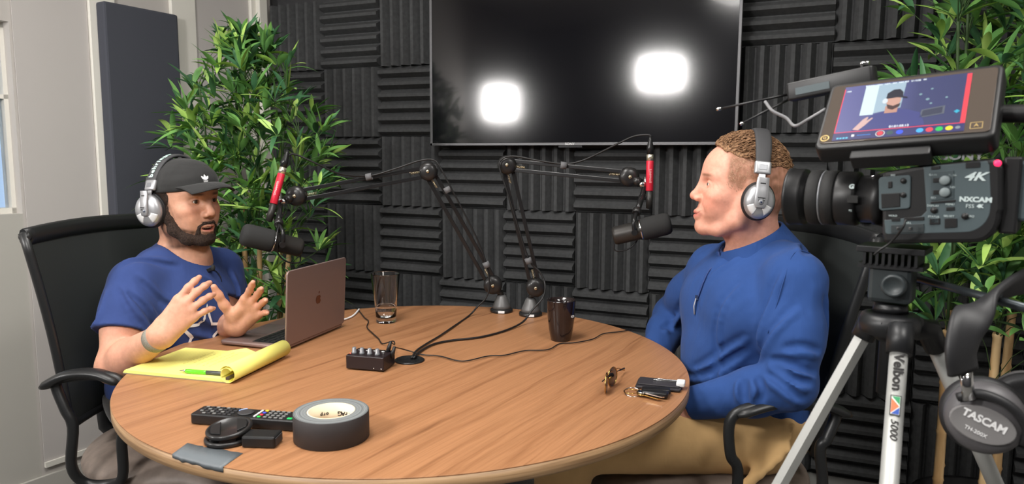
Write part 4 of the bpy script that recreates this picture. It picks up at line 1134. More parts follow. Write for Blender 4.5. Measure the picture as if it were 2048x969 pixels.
# neck opening; the stand-up collar is its own piece
CN = V3(-.44, -.02, .90); CN /= np.linalg.norm(CN); CX_ = V3(-.90, -.12, -.44); CX_ -= CN*(CX_@CN); CX_ /= np.linalg.norm(CX_); CY_ = np.cross(CN, CX_)
CT = V3(.580, 1.715, 1.064); CB = CT-CN*.050+CX_*.004
G.ell(CB-CN*.035, (.092, .085, .040), np.stack([CX_, CY_, CN], 1), k=.03)
sl = R_SL
EL_ = R_EL
add_wrinkles(G, [[sl+V3(-.05, -.055, .03), sl+V3(-.075, -.05, -.04), sl+V3(-.075, -.04, -.12), sl+V3(-.06, -.03, -.19)],
          [sl+V3(-.02, -.065, -.06), sl+V3(-.05, -.065, -.11), sl+V3(-.06, -.05, -.16)],
          [sl+V3(.045, -.05, -.02), sl+V3(.055, -.045, -.09), sl+V3(.04, -.055, -.17)],
          [EL_+V3(.04, -.05, .03), EL_+V3(.0, -.065, .045), EL_+V3(-.04, -.05, .055), EL_+V3(-.06, -.02, .05)],
          [EL_+V3(.05, -.04, .07), EL_+V3(.01, -.065, .085), EL_+V3(-.04, -.055, .08)],
          [EL_+V3(.02, -.06, .01), EL_+V3(-.02, -.065, .02), EL_+V3(-.07, -.03, .045)],
          [EL_+V3(.0, -.06, -.025), EL_+V3(-.04, -.06, -.0), EL_+V3(-.08, -.03, .03)],
          [EL_+V3(-.09, -.03, -.03), EL_+V3(-.10, -.05, .0), EL_+V3(-.10, -.02, .03)],
          [EL_+V3(-.125, -.02, -.04), EL_+V3(-.135, -.02, -.01), EL_+V3(-.13, .0, .02)],
          [sl+V3(-.10, .04, -.03), sl+V3(-.125, .06, -.11), sl+V3(-.115, .08, -.19), sl+V3(-.10, .10, -.25)],
          [sl+V3(-.09, .02, -.12), sl+V3(-.13, .07, -.19), sl+V3(-.15, .13, -.24)],
          [sl+V3(-.09, .02, -.17), sl+V3(-.14, .08, -.235), sl+V3(-.15, .16, -.265)],
          [sl+V3(-.08, .01, -.22), sl+V3(-.13, .06, -.27), sl+V3(-.15, .14, -.30)],
          [sl+V3(-.07, .12, .03), sl+V3(-.11, .13, -.03), sl+V3(-.125, .14, -.10)],
          [sl+V3(.075, .06, -.02), sl+V3(.10, .05, -.10), sl+V3(.105, .04, -.18)],
          [sl+V3(.09, .02, -.20), sl+V3(.08, .0, -.26), sl+V3(.05, -.02, -.29)],
          [R_SR+V3(-.04, -.02, -.05), R_SR+V3(-.075, .02, -.11), R_SR+V3(-.085, .05, -.16)],
          [R_SR+V3(-.06, -.02, -.10), R_SR+V3(-.10, .03, -.15), R_SR+V3(-.11, .07, -.18)],
          [sl+V3(-.0, -.02, .075), sl+V3(.03, .05, .08), sl+V3(.05, .10, .06)]], .0075, .42, .014)
G.fn(lambda P: .0020*vnoise(P*np.array([1, 1, .5]), 48, 17)+.0010*vnoise(P, 120, 3), 'd')
G.ell(CT-CN*.012, (.078, .070, .050), np.stack([CX_, CY_, CN], 1), k=.004, op='s')
cutcap(G, R_WL+(R_EL-R_WL)*.05, R_WL*2-R_EL, .07); cutcap(G, R_WR+(R_ER-R_WR)*.05, R_WR*2-R_ER, .07)
G.plane(R_P+V3(0, 0, -.055), (.25, 0, -1))
M_SWEAT = cloth_material('blue_sweater', s2l(43, 72, 128), wst=.4, sheen=.05)
sw = sdf_object('sweater', G, (.2, 1.3, .42), (1.0, 2.25, 1.25), H_CLOTH, M_SWEAT, rman, None, 1)
# zip: dark seam with a metal puller, projected on the chest
bs = bvh_of(sw); fz = Vector(R_FWD.tolist())
M_ZIP = mat('zip_tape', s2l(44, 66, 120), .7); M_METAL = mat('polished_metal', s2l(200, 200, 202), .25, metal=1)
# collar: a band round the neck, open in front where the zip is undone
NA = 44; rows = []; A_GAP = .16
for j in range(8):
    t = -.75+1.75*j/7; row = []
    for i in range(NA+1):
        a = A_GAP*(.25+.9*max(t, 0))+(2*PI-2*A_GAP*(.25+.9*max(t, 0)))*i/NA
        rx, ry = .099-.020*t, .089-.019*t
        fl = .010*max(t, 0)*math.exp(-((min(a, 2*PI-a))/.35)**2)
        p = CB+CN*(.050*t-.004)+CX_*(.004*(1-t)+(rx+fl)*math.cos(a))+CY_*(ry*math.sin(a)); row.append(tuple(p))
    rows.append(row)
b = MB(); n_r = NA+1; b.add([p for r in rows for p in r], [(i*n_r+j, i*n_r+j+1, (i+1)*n_r+j+1, (i+1)*n_r+j) for i in range(7) for j in range(NA)], 0, True)
co_ = b.build('collar', M_SWEAT, None, fix=False); reparent(co_, rman); sm = co_.modifiers.new('th', 'SOLIDIFY'); sm.thickness = .006; sm.offset = 0; bv_ = co_.modifiers.new('bv', 'BEVEL'); bv_.width = .002; bv_.segments = 2; bv_.limit_method = 'ANGLE'
zt_ = Vector((CB+CX_*.088).tolist()); zb_ = Vector(R_N.tolist())+fz*.12+Vector((0, 0, -.125))
def surf_pts(a, b_, n, bv, dirv, off):
    out = []
    for i in range(n+1):
        p = a.lerp(b_, i/n)+(-dirv)*.15; h = bv.ray_cast(p, dirv, .4)
        if h[0] is not None: out.append(h[0]-dirv*off)
    return out
zp = [Vector((CB+CN*.048+CX_*.088).tolist()), Vector((CB+CN*.024+CX_*.092).tolist())]+surf_pts(zt_, zb_, 16, bs, -fz, .001)
b = MB(); b.tube(zp, .0042, 8, flat=(.5, 1)); o = b.build('zip', M_ZIP, None); reparent(o, rman)
b = MB(); b.tube(zp, .0016, 6); 
e_ = zp[-1]; b.box(e_+fz*.003, (.006, .006, .012)); o2 = b.build('zip_teeth', M_METAL, None); reparent(o2, rman)
b = MB(); b.tube([e_+fz*.005+Vector((0, 0, -.002)), e_+fz*.010+Vector((-.001, -.004, -.020)), e_+fz*.009+Vector((-.001, -.008, -.040))], .0028, 8, flat=(.5, 1)); o2 = b.build('zip_puller', mat('puller_grey', s2l(150, 150, 155), .5), None); reparent(o2, rman)
# raised shoulder seam and placket seams
def seam(pts, m, name='seam', r=.0012):
    P = []
    for p in pts:
        h = bs.find_nearest(Vector(p))
        if h[0] is not None: P.append(h[0]+h[1]*.0009)
    o = MB().tube(crom(P, 4), r, 6).build(name, m, None); return reparent(o, rman)
seam([sl+V3(-.05, -.05, -.10), sl+V3(-.055, -.055, -.04), sl+V3(-.04, -.05, .02), sl+V3(-.01, -.02, .06), sl+V3(.03, .0, .06), sl+V3(.06, .01, .02), sl+V3(.08, .0, -.05)], M_SWEAT)
# khaki trousers
Tf = Field()
for s, hip, kn, an in RL:
    Tf.rc(hip, kn, .097, .074, k=.04); Tf.rc(kn, an, .070, .055, k=.03)
Tf.ell(R_P+V3(0, 0, -.01), (.150, .185, .125), np.stack([R_FWD, np.cross(V3(0, 0, 1), R_FWD), V3(0, 0, 1)], 1), k=.03)
Tf.ell((.30, 1.70, .59), (.16, .12, .06), k=.04)
for k in range(5):
    a = V3(.62-.02*k, 1.53, .60-.02*k); Tf.chain([a+V3(.02, .02, .05), a+V3(.0, -.005, .0), a+V3(-.04-.01*k, -.0, -.05)], [.003, .006, .003], k=.014)
Tf.fn(lambda P: .002*vnoise(P, 60, 12), 'd')
Tf.plane((0, 0, .11), (0, 0, -1)); Tf.plane((0, 0, .705), (0, 0, 1))
M_KHAKI = cloth_material('khaki_trousers', s2l(216, 176, 122), wst=.3, sheen=.1)
sdf_object('trousers', Tf, (.0, 1.35, .0), (1.0, 2.1, .8), .006, M_KHAKI, rman)
M_SHOE2 = mat('brown_shoe', s2l(70, 48, 36), .5)
shoe(rman, (.14, 1.90, 0), (-1, .1, 0), M_SHOE2); shoe(rman, (.13, 1.60, 0), (-1, .0, 0), M_SHOE2)
tag(rman, 'person in a blue quarter-zip sweater and khaki trousers, smiling, hands in the lap', 'person')
# ================================================================== round table
TC = Vector((-.235, 1.696, 0)); TR = .653; TZ = .75
def wood(name, c1, c2, c3, ang):
    m = mat(name, c1, .38, spec=.4); n = NT(m)
    v = n.coords((1, 1, 1), (0, 0, -ang)); mp = n.n('ShaderNodeMapping'); mp.inputs['Scale'].default_value = (1.3, 34, 1.3); n.l(v, mp.inputs[0])
    w = n.noise(v, 3.0, 3, .5)                                     # slow wander of the grain
    add = n.n('ShaderNodeVectorMath'); add.operation = 'MULTIPLY_ADD'; cmb = n.n('ShaderNodeCombineXYZ'); n.l(w, cmb.inputs[1])
    n.l(cmb.outputs[0], add.inputs[0]); add.inputs[1].default_value = (0, 1.6, 0); n.l(mp.outputs[0], add.inputs[2])
    f = n.noise(add.outputs[0], 1.15, 5, .62, .35)
    mp2 = n.n('ShaderNodeMapping'); mp2.inputs['Scale'].default_value = (5, 260, 5); n.l(v, mp2.inputs[0]); f2 = n.noise(mp2.outputs[0], 1.0, 3, .6)
    r1 = n.ramp(f, [(.27, c3), (.36, c2), (.47, c1), (.72, tuple(min(1, x*1.12) for x in c1))])
    r2 = n.ramp(f2, [(.35, (.80, .78, .76)), (.62, (1.04, 1.04, 1.04))])
    mx = n.n('ShaderNodeMix'); mx.data_type = 'RGBA'; mx.blend_type = 'MULTIPLY'; mx.inputs[0].default_value = .8
    n.l(r1, mx.inputs[6]); n.l(r2, mx.inputs[7]); n.l(mx.outputs[2], n.b.inputs['Base Color'])
    n.bump(f2, .05, .0005); return m
M_WOOD = wood('table_wood', s2l(160, 114, 79), s2l(146, 101, 68), s2l(114, 76, 51), math.atan2(.14, .066)-.12)
M_EDGE = mat('table_edge', s2l(150, 118, 84), .45); _n = NT(M_EDGE)
_v = _n.coords((4, 4, 160)); _n.l(_n.ramp(_n.noise(_v, 1.5, 4), [(.35, s2l(128, 98, 68)), (.65, s2l(166, 134, 98))]), _n.b.inputs['Base Color'])
M_STEEL = mat('brushed_steel', s2l(150, 150, 152), .35, metal=.9)
tab = empty('conference_table', TC)
MB().prism([((TR-.0006)*math.cos(2*PI*i/180), (TR-.0006)*math.sin(2*PI*i/180)) for i in range(180)], TZ-.0020, TZ).build('tabletop', M_WOOD, tab, bevel=.0006)
MB().lathe([(TR-.3, TZ-.026), (TR-.001, TZ-.026), (TR, TZ-.025), (TR, TZ-.0022), (TR-.3, TZ-.0022)], 180).build('edge_band', M_EDGE, tab)
MB().lathe([(.055, .03), (.055, TZ-.026)], 32).build('column', M_STEEL, tab)
MB().lathe([(.0001, 0.0), (.30, 0.0), (.30, .008), (.27, .014), (.07, .03), (.055, .04)], 48).build('base_plate', M_STEEL, tab)
tag(tab, 'round walnut-coloured conference table between the two seated people', 'table')
# ================================================================== mesh office chairs
M_MESH = mat('chair_mesh', s2l(38, 42, 41), .7, alpha=.93); bumpy(M_MESH, 900, .4, .001)
M_CFR = mat('chair_frame_plastic', s2l(30, 31, 32), .38)
M_SEAT = mottled('taupe_seat_leatherette', s2l(112, 100, 92), s2l(126, 113, 104), 40, .5)
def office_chair(loc, fwd, label, seat_z=.52, arm_z=.735, lean=.11, arm_rot=0.0, arm_len=.24, top_z=1.05, wt=.245, wb=.185, ax0=-.10):
    f = Vector(fwd).normalized(); R = basis(Vector(loc), x=f, z=(0, 0, 1))
    root = empty('office_chair', M=R)
    # back: outline bowed sideways (wider at the top) and curved towards the sitter's sides
    def bp(u, v):                                          # u -1..1 across, v 0..1 up
        w = wb+(wt-wb)*(v**.8)
        x = -.215-lean*(v**1.15)-.030*(1-u*u)*(1-.3*v)+.012*math.sin(PI*v)
        return Vector((x, u*w, seat_z+.045+(top_z-seat_z-.045)*v+.010*(1-u*u)*(v > .99)))
    rows = [[bp(-1+2*i/14, j/14) for i in range(15)] for j in range(15)]
    b = MB(); n = 15; vs = [p for r in rows for p in r]; vs2 = [p+Vector((-.004, 0, 0)) for p in vs]; m = len(vs); fs = []
    for i in range(14):
        for j in range(14):
            q = (i*n+j, i*n+j+1, (i+1)*n+j+1, (i+1)*n+j); fs += [q, tuple(m+k for k in reversed(q))]
    b.add(vs+vs2, fs, 0, True); b.build('mesh_back', M_MESH, root, fix=False)
    fr = MB(); edge = [bp(-1, 1-t/10) for t in range(11)]+[bp(-1+2*t/8, 0) for t in range(1, 8)]+[bp(1, t/10) for t in range(11)]
    fr.tube(edge, [.012]*len(edge), 10, flat=(1, .75))
    fr.build('back_frame', M_CFR, root)
    tb = MB(); pts = [bp(-1+2*t/16, 1)+Vector((0, 0, -.012)) for t in range(17)]
    tb.tube(pts, .020, 10, flat=(1.15, .55)); tb.ell(bp(-1, 1)+Vector((0, .005, -.009)), (.0165, .012, .0145)); tb.ell(bp(1, 1)+Vector((0, -.005, -.009)), (.0165, .012, .0145)); tb.build('top_band', M_CFR, root)
    sp = MB(); sp.tube([bp(0, .35)+Vector((-.018, 0, 0)), bp(0, .1)+Vector((-.03, 0, 0)), (-.26, 0, seat_z-.02), (-.18, 0, seat_z-.085), (-.05, 0, seat_z-.09)], [.018, .022, .024, .024, .024], 10, flat=(1, 1.6)); sp.build('spine', M_CFR, root)
    # seat cushion
    S = Field(); S.ell((.0, 0, 0), (.275, .265, .075), k=.02); S.plane((0, 0, -.045), (0, 0, -1), .02); S.ell((.16, 0, -.008), (.12, .24, .055), k=.03)
    v, q = nets(S, (-.32, -.3, -.1), (.32, .3, .1), .011); v = relax(v, q, 1)
    v[:, 2] += seat_z-.062
    mesh_from('seat', v, q, M_SEAT).parent = root
    # arms: closed loops
    for s in (-1, 1):
        y = s*.285; L = arm_len; x0 = ax0
        pts = [(x0, y*.97, arm_z-.012), (x0+L*.25, y, arm_z+.004), (x0+L*.6, y, arm_z+.006), (x0+L*.88, y, arm_z-.002), (x0+L, y, arm_z-.03), (x0+L*.98, y, arm_z-.10), (x0+L*.90, y*.985, seat_z+.06), (x0+L*.86, y*.96, seat_z-.03), (x0+L*.6, y*.9, seat_z-.055), (x0+L*.25, y*.9, seat_z-.05), (x0+.02, y*.96, seat_z), (x0+.035, y, seat_z+.10), (x0+.02, y, arm_z-.07)]
        Ra = Matrix.Translation((0, y, 0)) @ Matrix.Rotation(arm_rot*s, 4, 'Z') @ Matrix.Translation((0, -y, 0))
        c = crom(pts, 5, True); MB().tube(c+[c[0], c[1]], .0120, 10, flat=(1.0, 1.0), caps=False).build('arm', M_CFR, root, M=Ra)
        MB().tube(crom([(x0-.03, y*.96, arm_z-.022), (x0+L*.2, y, arm_z+.008), (x0+L*.6, y, arm_z+.010), (x0+L*.95, y, arm_z-.012)], 5), [.012]+[.019]*14+[.012], 10, flat=(.6, 1.3)).build('arm_pad', M_CFR, root, M=Ra)
    MB().lathe([(.0001, seat_z-.13), (.05, seat_z-.13), (.09, seat_z-.10), (.10, seat_z-.085), (.0001, seat_z-.085)], 24).build('tilt_mechanism', M_CFR, root)
    MB().lathe([(.026, .09), (.026, seat_z-.24), (.018, seat_z-.235), (.018, seat_z-.12)], 20).build('gas_column', M_CFR, root)
    for k in range(5):
        a = 2*PI*k/5+.3; d = Vector((math.cos(a), math.sin(a), 0))
        MB().tube([d*.02+Vector((0, 0, .10)), d*.16+Vector((0, 0, .095)), d*.29+Vector((0, 0, .070))], [.026, .022, .015], 8, flat=(.7, 1)).build('leg', M_CFR, root)
        c = d*.29+Vector((0, 0, .027)); t = d.cross(Vector((0, 0, 1)))
        MB().tube([c-t*.022, c+t*.022], .027, 14).build('caster', M_CFR, root)
    tag(root, label, 'office chair'); return root
office_chair((-.865, 1.87, 0), (.985, -.17, 0), 'black mesh office chair with taupe seat holding the man in the cap', lean=.040, arm_rot=-.25, arm_len=.155, arm_z=.735, top_z=1.06, ax0=-.135)
office_chair((.475, 1.745, 0), (-.995, -.09, 0), 'black mesh office chair holding the man in the blue sweater, behind the tripod', lean=.085, arm_z=.715, arm_len=.24, top_z=1.075, ax0=-.205)
# ================================================================== bamboo plants
M_LEAFA = mottled('bamboo_leaf', s2l(78, 122, 66), s2l(112, 160, 82), 9, .45, spec=.4)
M_LEAFB = mottled('bamboo_leaf_light', s2l(138, 180, 78), s2l(176, 206, 112), 9, .45, spec=.4)
M_LEAFC = mottled('bamboo_leaf_dark', s2l(48, 88, 60), s2l(74, 118, 76), 9, .45, spec=.4)
M_CANE = mat('bamboo_cane', s2l(205, 168, 118), .5); _n = NT(M_CANE); _n.l(_n.ramp(_n.noise(_n.coords((1, 1, .15)), 30, 3), [(.3, s2l(176, 134, 84)), (.7, s2l(222, 190, 142))]), _n.b.inputs['Base Color'])
M_TWIG = mat('plant_twig', s2l(62, 86, 48), .6)
M_POT = mat('black_pot', s2l(26, 26, 28), .5)
def bamboo(loc, canes, clumps, label, seed, R=.30, zlo=.5, zhi=1.75, nclump=150, leaf=.125, keep=None, cane_frac=.62):
    """canes: list of (dx, dy, top height, lean x, lean y)"""
    rnd = random.Random(seed); root = empty('bamboo_plant', loc)
    MB().lathe([(.0001, 0), (.13, 0), (.165, .02), (.18, .27), (.19, .28), (.19, .30), (.172, .30), (.165, .27), (.0001, .262)], 32).build('pot', M_POT, root)
    MB().lathe([(.0001, .264), (.165, .264)], 24).build('soil', mat('potting_soil', s2l(58, 46, 38), .95), root)
    tw = MB(); lv = {0: MB(), 1: MB(), 2: MB()}
    cl = []
    for dx, dy, h, lx, ly in canes:
        b = MB(); pts = []; rr = []; nseg = int(h/.16)
        for i in range(nseg+1):
            z = .26+(h-.26)*i/nseg; t = (z-.26)/(h-.26); p = Vector((dx+lx*t*t, dy+ly*t*t, z))
            r = .0125*(1-.45*t)
            for dz, k in ((-.012, 1.0), (-.004, 1.18), (.004, 1.0)): pts.append(p+Vector((0, 0, dz))); rr.append(r*k)
        cut = max(2, int(len(pts)*cane_frac)); b.tube(pts[:cut], rr[:cut], 10); cn_ = b.build('cane', M_CANE, root); MB().tube(pts[cut-1:], [.0042]*(len(pts)-cut+1), 6).build('green_stem', M_TWIG, cn_); cl.append((pts, h))
    def leafblade(c, d, n, L, W, droop):
        s = d.cross(n).normalized(); n = s.cross(d).normalized(); o = []
        N = 6; k = rnd.random(); mi = 0 if k < .48 else (1 if k < .72 else 2); m = lv[mi]
        vs = []; fs = []
        for i in range(N+1):
            t = i/N; w = W*(math.sin(PI*min(1, t*1.0))**.75)*(1-.35*t) if 0 < t < 1 else 0
            p = c+d*L*t-Vector((0, 0, 1))*droop*L*t*t
            vs += [p-s*w+n*w*.35, p, p+s*w+n*w*.35]
        for i in range(N):
            a = i*3; fs += [(a, a+1, a+4, a+3), (a+1, a+2, a+5, a+4)]
        m.add(vs, fs, 0, True)
    for _ in range(nclump):
        pts, h = rnd.choice(cl)
        for tries in range(20):
            a = rnd.random()*6.283; rr_ = R*(rnd.random()**.6); z = rnd.uniform(zlo, zhi)
            k = min(1, (zhi+.10-z)/.35); prof = (.55+.45*math.sin(PI*min(1, (z-zlo+.15)/(zhi-zlo+.2))))*max(.25, k)
            c = Vector((math.cos(a)*rr_*prof, math.sin(a)*rr_*prof, z)); hx, hy = min(((k_[0]+k_[3]*.5, k_[1]+k_[4]*.5) for k_ in canes), key=lambda h_: (h_[0]-c.x)**2+(h_[1]-c.y)**2); c.x = hx+(c.x-hx)*.85; c.y = hy+(c.y-hy)*.85
            if keep is None or keep(Vector(loc)+c): break
        else: continue
        pts, h = min(cl, key=lambda q_: (q_[0][len(q_[0])//2].x-c.x)**2+(q_[0][len(q_[0])//2].y-c.y)**2); j = min(range(len(pts)), key=lambda i: abs(pts[i].z-(z-.10))); q = pts[j]
        tw.tube([q, q.lerp(c, .5)+Vector((0, 0, .02)), c], [.0016, .0012, .0008], 4, caps=False)
        out = (c-Vector((q.x, q.y, z-.12))).normalized()
        for k in range(rnd.randint(6, 9)):
            d = (out*.8+Vector((rnd.uniform(-1, 1), rnd.uniform(-1, 1), rnd.uniform(-.45, .95)))).normalized()
            n = Vector((rnd.uniform(-.5, .5), rnd.uniform(-.5, .5), 1)).normalized()
            if abs(d.dot(n)) > .95: n = Vector((1, 0, 0))
            leafblade(c+d*.004, d, n, leaf*rnd.uniform(.6, 1.2), .0120*rnd.uniform(.75, 1.2), rnd.uniform(.05, .5))
    tw.build('twigs', M_TWIG, root, fix=False, kind='stuff')
    for k, nm, m in ((0, 'leaves', M_LEAFA), (1, 'pale_leaves', M_LEAFB), (2, 'dark_green_leaves', M_LEAFC)):  # three greens (mid, pale, dark), scattered at random through the plant
        o = lv[k].build(nm if k != 2 else 'dark_leaves', m, root, fix=False, kind='stuff')
    tag(root, label, 'plant'); return root
pl = at(500, 420, 2.62)
def keepL(p):
    return (p-CORNER).dot(LN) > .16 and (p-wallp(0, 0)).dot(WN) < -.12 and (p-Vector((-.9, 1.95, 1.1))).length > .28
bamboo((pl.x+.01, 2.60, 0), [(-.10, -.02, 1.50, -.06, 0), (-.035, .03, 1.62, -.02, .0), (.03, -.03, 1.45, .03, -.02), (.075, .04, 1.55, .06, .0), (.115, -.03, 1.32, .08, 0)], None,
       'tall artificial bamboo plant in the corner behind the man in the cap', 4, R=.33, zlo=.42, zhi=1.68, nclump=330, keep=keepL)
pr = at(1955, 420, 1.85)
def keepR(p):
    return (p-wallp(0, 0)).dot(WN) < -.10
bamboo((pr.x+.10, 1.86, 0), [(-.16, -.03, 1.60, -.04, 0), (-.115, .04, 1.7, -.02, .0), (-.05, -.05, 1.6, .0, -.02), (.03, .02, 1.7, .03, .0), (.09, -.03, 1.6, .05, 0), (.14, .04, 1.7, .05, 0)], None,
       'tall artificial bamboo plant behind the camera tripod at the right edge', 9, R=.35, zlo=.80, zhi=1.98, nclump=400, keep=keepR, cane_frac=.48)
# ================================================================== microphone arms, microphones and their cables
M_ARM = mat('arm_black_metal', s2l(40, 40, 41), .25, metal=.4)
M_GLOSS = mat('joint_black', s2l(32, 31, 31), .34, coat=.1)
M_BRASS = mat('screw_brass', s2l(205, 190, 160), .25, metal=.9)
M_CHROME = mat('chrome', s2l(215, 215, 215), .12, metal=1)
M_CABLE = mat('black_cable', s2l(26, 26, 27), .45)
M_CONE = mat('satin_cone', s2l(96, 96, 96), .42, metal=.3)
M_GREYP = mat('grey_velcro', s2l(96, 96, 98), .8)
M_LABELW = mat('white_label', s2l(225, 225, 225), .6)
M_RED = mat('red_anodised', s2l(206, 42, 62), .32, metal=.25)
M_FOAMW = bumpy(mat('windscreen_foam', s2l(50, 50, 50), .95, spec=.15), 1500, .6, .001)
M_MICB = mat('mic_dark_metal', s2l(52, 50, 48), .42, metal=.4)
def boom_arm(base, j0, j1, j2, label):
    """base: centre of the foot on the table; joints j0 (bottom), j1 (elbow), j2 (mic end)"""
    base, j0, j1, j2 = map(Vector, (base, j0, j1, j2)); root = empty('boom_arm', base); L = lambda p: Vector(p)-base
    MB().lathe([(.0001, 0), (.036, 0), (.037, .004), (.036, .010), (.030, .013)], 36).build('foot', M_GLOSS, root)
    MB().lathe([(.031, .011), (.028, .022), (.016, .052), (.012, .056), (.0001, .056)], 36).build('cone', M_CONE, root)
    MB().box((0, -.0368, .006), (.020, .0015, .007)).build('foot_label', M_LABELW, root)
    a = L(j0); n = Vector((0, -1, 0))
    MB().tube([(0, 0, .05), (0, 0, .06), a+Vector((0, .012, -.015)), a+Vector((0, .012, 0))], [.008, .009, .012, .014], 12).build('post', M_GLOSS, root)
    for p, r in ((j0, .030), (j1, .029), (j2, .029)):
        q = L(p); Mx = basis(q, z=n, y=(0, 0, 1))
        j = MB().lathe([(.0001, -.020), (r*.9, -.018), (r, -.012), (r, .010), (r*.93, .016), (r*.6, .0205), (.007, .0215), (.0001, .0215)], 36).build('joint', M_GLOSS, root, M=Mx)
        MB().lathe([(.0052, .0210), (.0052, .0235), (.003, .0245), (.0001, .0245)], 14).build('screw', M_BRASS, j)
    def seg(p, q, gap, name):
        p, q = L(p), L(q); d = (q-p).normalized(); s = d.cross(n).normalized()
        for k in (-1, 1):
            o = s*gap*k; ln = (q-p).length
            Mx = basis((p+q)/2+o, z=d, y=n)
            MB().box((0, 0, 0), (.0115, .0085, ln-.03)).build('rod', M_ARM, root, bevel=.0015, M=Mx)
        for e, f in ((p, 1), (q, -1)):
            b = MB(); pts = []
            for t in range(34):
                ang = t*1.35; c = e+d*f*(.028+.0009*t)+s*gap*.2*f; pts.append(c+s*.0045*math.cos(ang)+n*.0045*math.sin(ang))
            b.tube(pts, .0009, 5); b.build('spring', M_BRASS, root)
    seg(j0, j1, .0135, 'lower'); seg(j1, j2, .0135, 'upper')
    tag(root, label, 'microphone arm'); return root
LB, RB = atz(1003, 624, TZ), atz(1061, 631, TZ)
LJ = (at(986, 570, LB.y-.01), at(857, 343, 2.21), at(593, 392, 2.06))
RJ = (at(1071, 575, RB.y-.01), at(1014, 330, 2.18), at(1258, 354, 2.08))
boom_arm(LB, *LJ, 'black sprung boom arm on a cone foot, reaching left towards the man in the cap')
boom_arm(RB, *RJ, 'black sprung boom arm on a cone foot, reaching right towards the man in the sweater')
def microphone(back, front, up, label, hang):
    back, front, up, hang = map(Vector, (back, front, up, hang)); d = (front-back).normalized(); root = empty('broadcast_microphone', M=basis(back, z=d, y=up))
    Ln = (front-back).length; s = Ln/.185
    MB().lathe([(.0001, 0), (.020, .0), (.0245, .004), (.0262, .010), (.0262, .082*s), (.0285, .086*s), (.0285, .092*s)], 36).build('body', M_MICB, root)
    MB().lathe([(.0270, .092*s), (.0305, .094*s), (.0312, .100*s), (.0312, .165*s), (.0295, .177*s), (.0235, .184*s), (.012, .1855*s), (.0001, .186*s)], 36).build('windscreen', M_FOAMW, root)
    MB().lathe([(.0288, .088*s), (.0302, .0885*s), (.0302, .0925*s), (.0288, .093*s)], 36).build('collar_ring', M_CHROME, root)
    Mi = root.matrix_world.inverted() if False else basis(back, z=d, y=up).inverted()
    h = Mi @ hang
    yk = MB()
    for sx in (-1, 1):
        pts = crom([(sx*.031, 0, .070*s), (sx*.034, .016, .072*s), (sx*.030, .034, .078*s), (sx*.012, .046, .086*s), (0, .050, .090*s)], 5)
        yk.tube(pts, .0055, 8, flat=(1, .6)); yk.tube([(sx*.026, 0, .070*s), (sx*.038, 0, .070*s)], .0085, 12)
    yk.build('yoke', M_ARM, root)
    st = MB(); st.tube([(0, .048, .089*s), h*.35+Vector((0, .048, .089*s))*.65, h], [.0085, .0085, .0085], 10); st.build('stem', M_ARM, root)
    kn = MB(); A = along((0, .05, .089*s), h); 
    MB().lathe([(.0105, -.004), (.0125, 0), (.0125, .010), (.0105, .014)], 20).build('thread_ring', M_GLOSS, root, M=A)
    cb = MB(); cb.tube(crom([(0, -.012, .002), (0, -.040, -.004), (.004, -.046, .03), (.008, -.030, .06), (.03, .0, .075), (.030, .035, .085), h*.8], 6), .0022, 6); cb.build('internal_cable', M_CABLE, root)
    tag(root, label, 'microphone'); return root
lm_b, lm_f = at(604, 497, 1.98), at(483, 468, 1.90)
rm_b, rm_f = at(1226, 473, 1.99), at(1342, 446, 1.96)
LH = at(560, 405, 2.02); RH = at(1291, 372, 2.05)
microphone(lm_b, lm_f, (.1, 0, 1), 'dark broadcast microphone with foam windscreen in front of the bearded man', LH)
microphone(rm_b, rm_f, (-.1, 0, 1), 'dark broadcast microphone with foam windscreen pointing at the man in the sweater', RH)
def swivel(j, h, label):
    root = empty('arm_swivel', j); j = Vector(j); h = Vector(h)-j
    MB().tube([h*.28, h*.70], .013, 14).build('bracket', M_GLOSS, root)
    MB().tube([h*.66, h*.9], .007, 12).build('pin', M_CHROME, root)
    MB().tube([h+Vector((0, 0, -.030)), h+Vector((0, 0, .026))], .006, 12).build('spigot', M_CHROME, root)
    MB().ell(h*.86+Vector((0, -.014, 0)), (.014, .005, .009)).build('wing_nut', M_CHROME, root)
    MB().lathe([(.015, -.002), (.015, .002)], 20).build('washer', M_CHROME, root, M=Matrix.Translation(h+Vector((0, 0, -.030))))
    tag(root, label, 'swivel bracket')
swivel(LJ[2], LH, 'chromed swivel bracket at the left arm tip, beside the plant')
swivel(RJ[2], RH, 'chromed swivel bracket at the right arm tip, under the television')
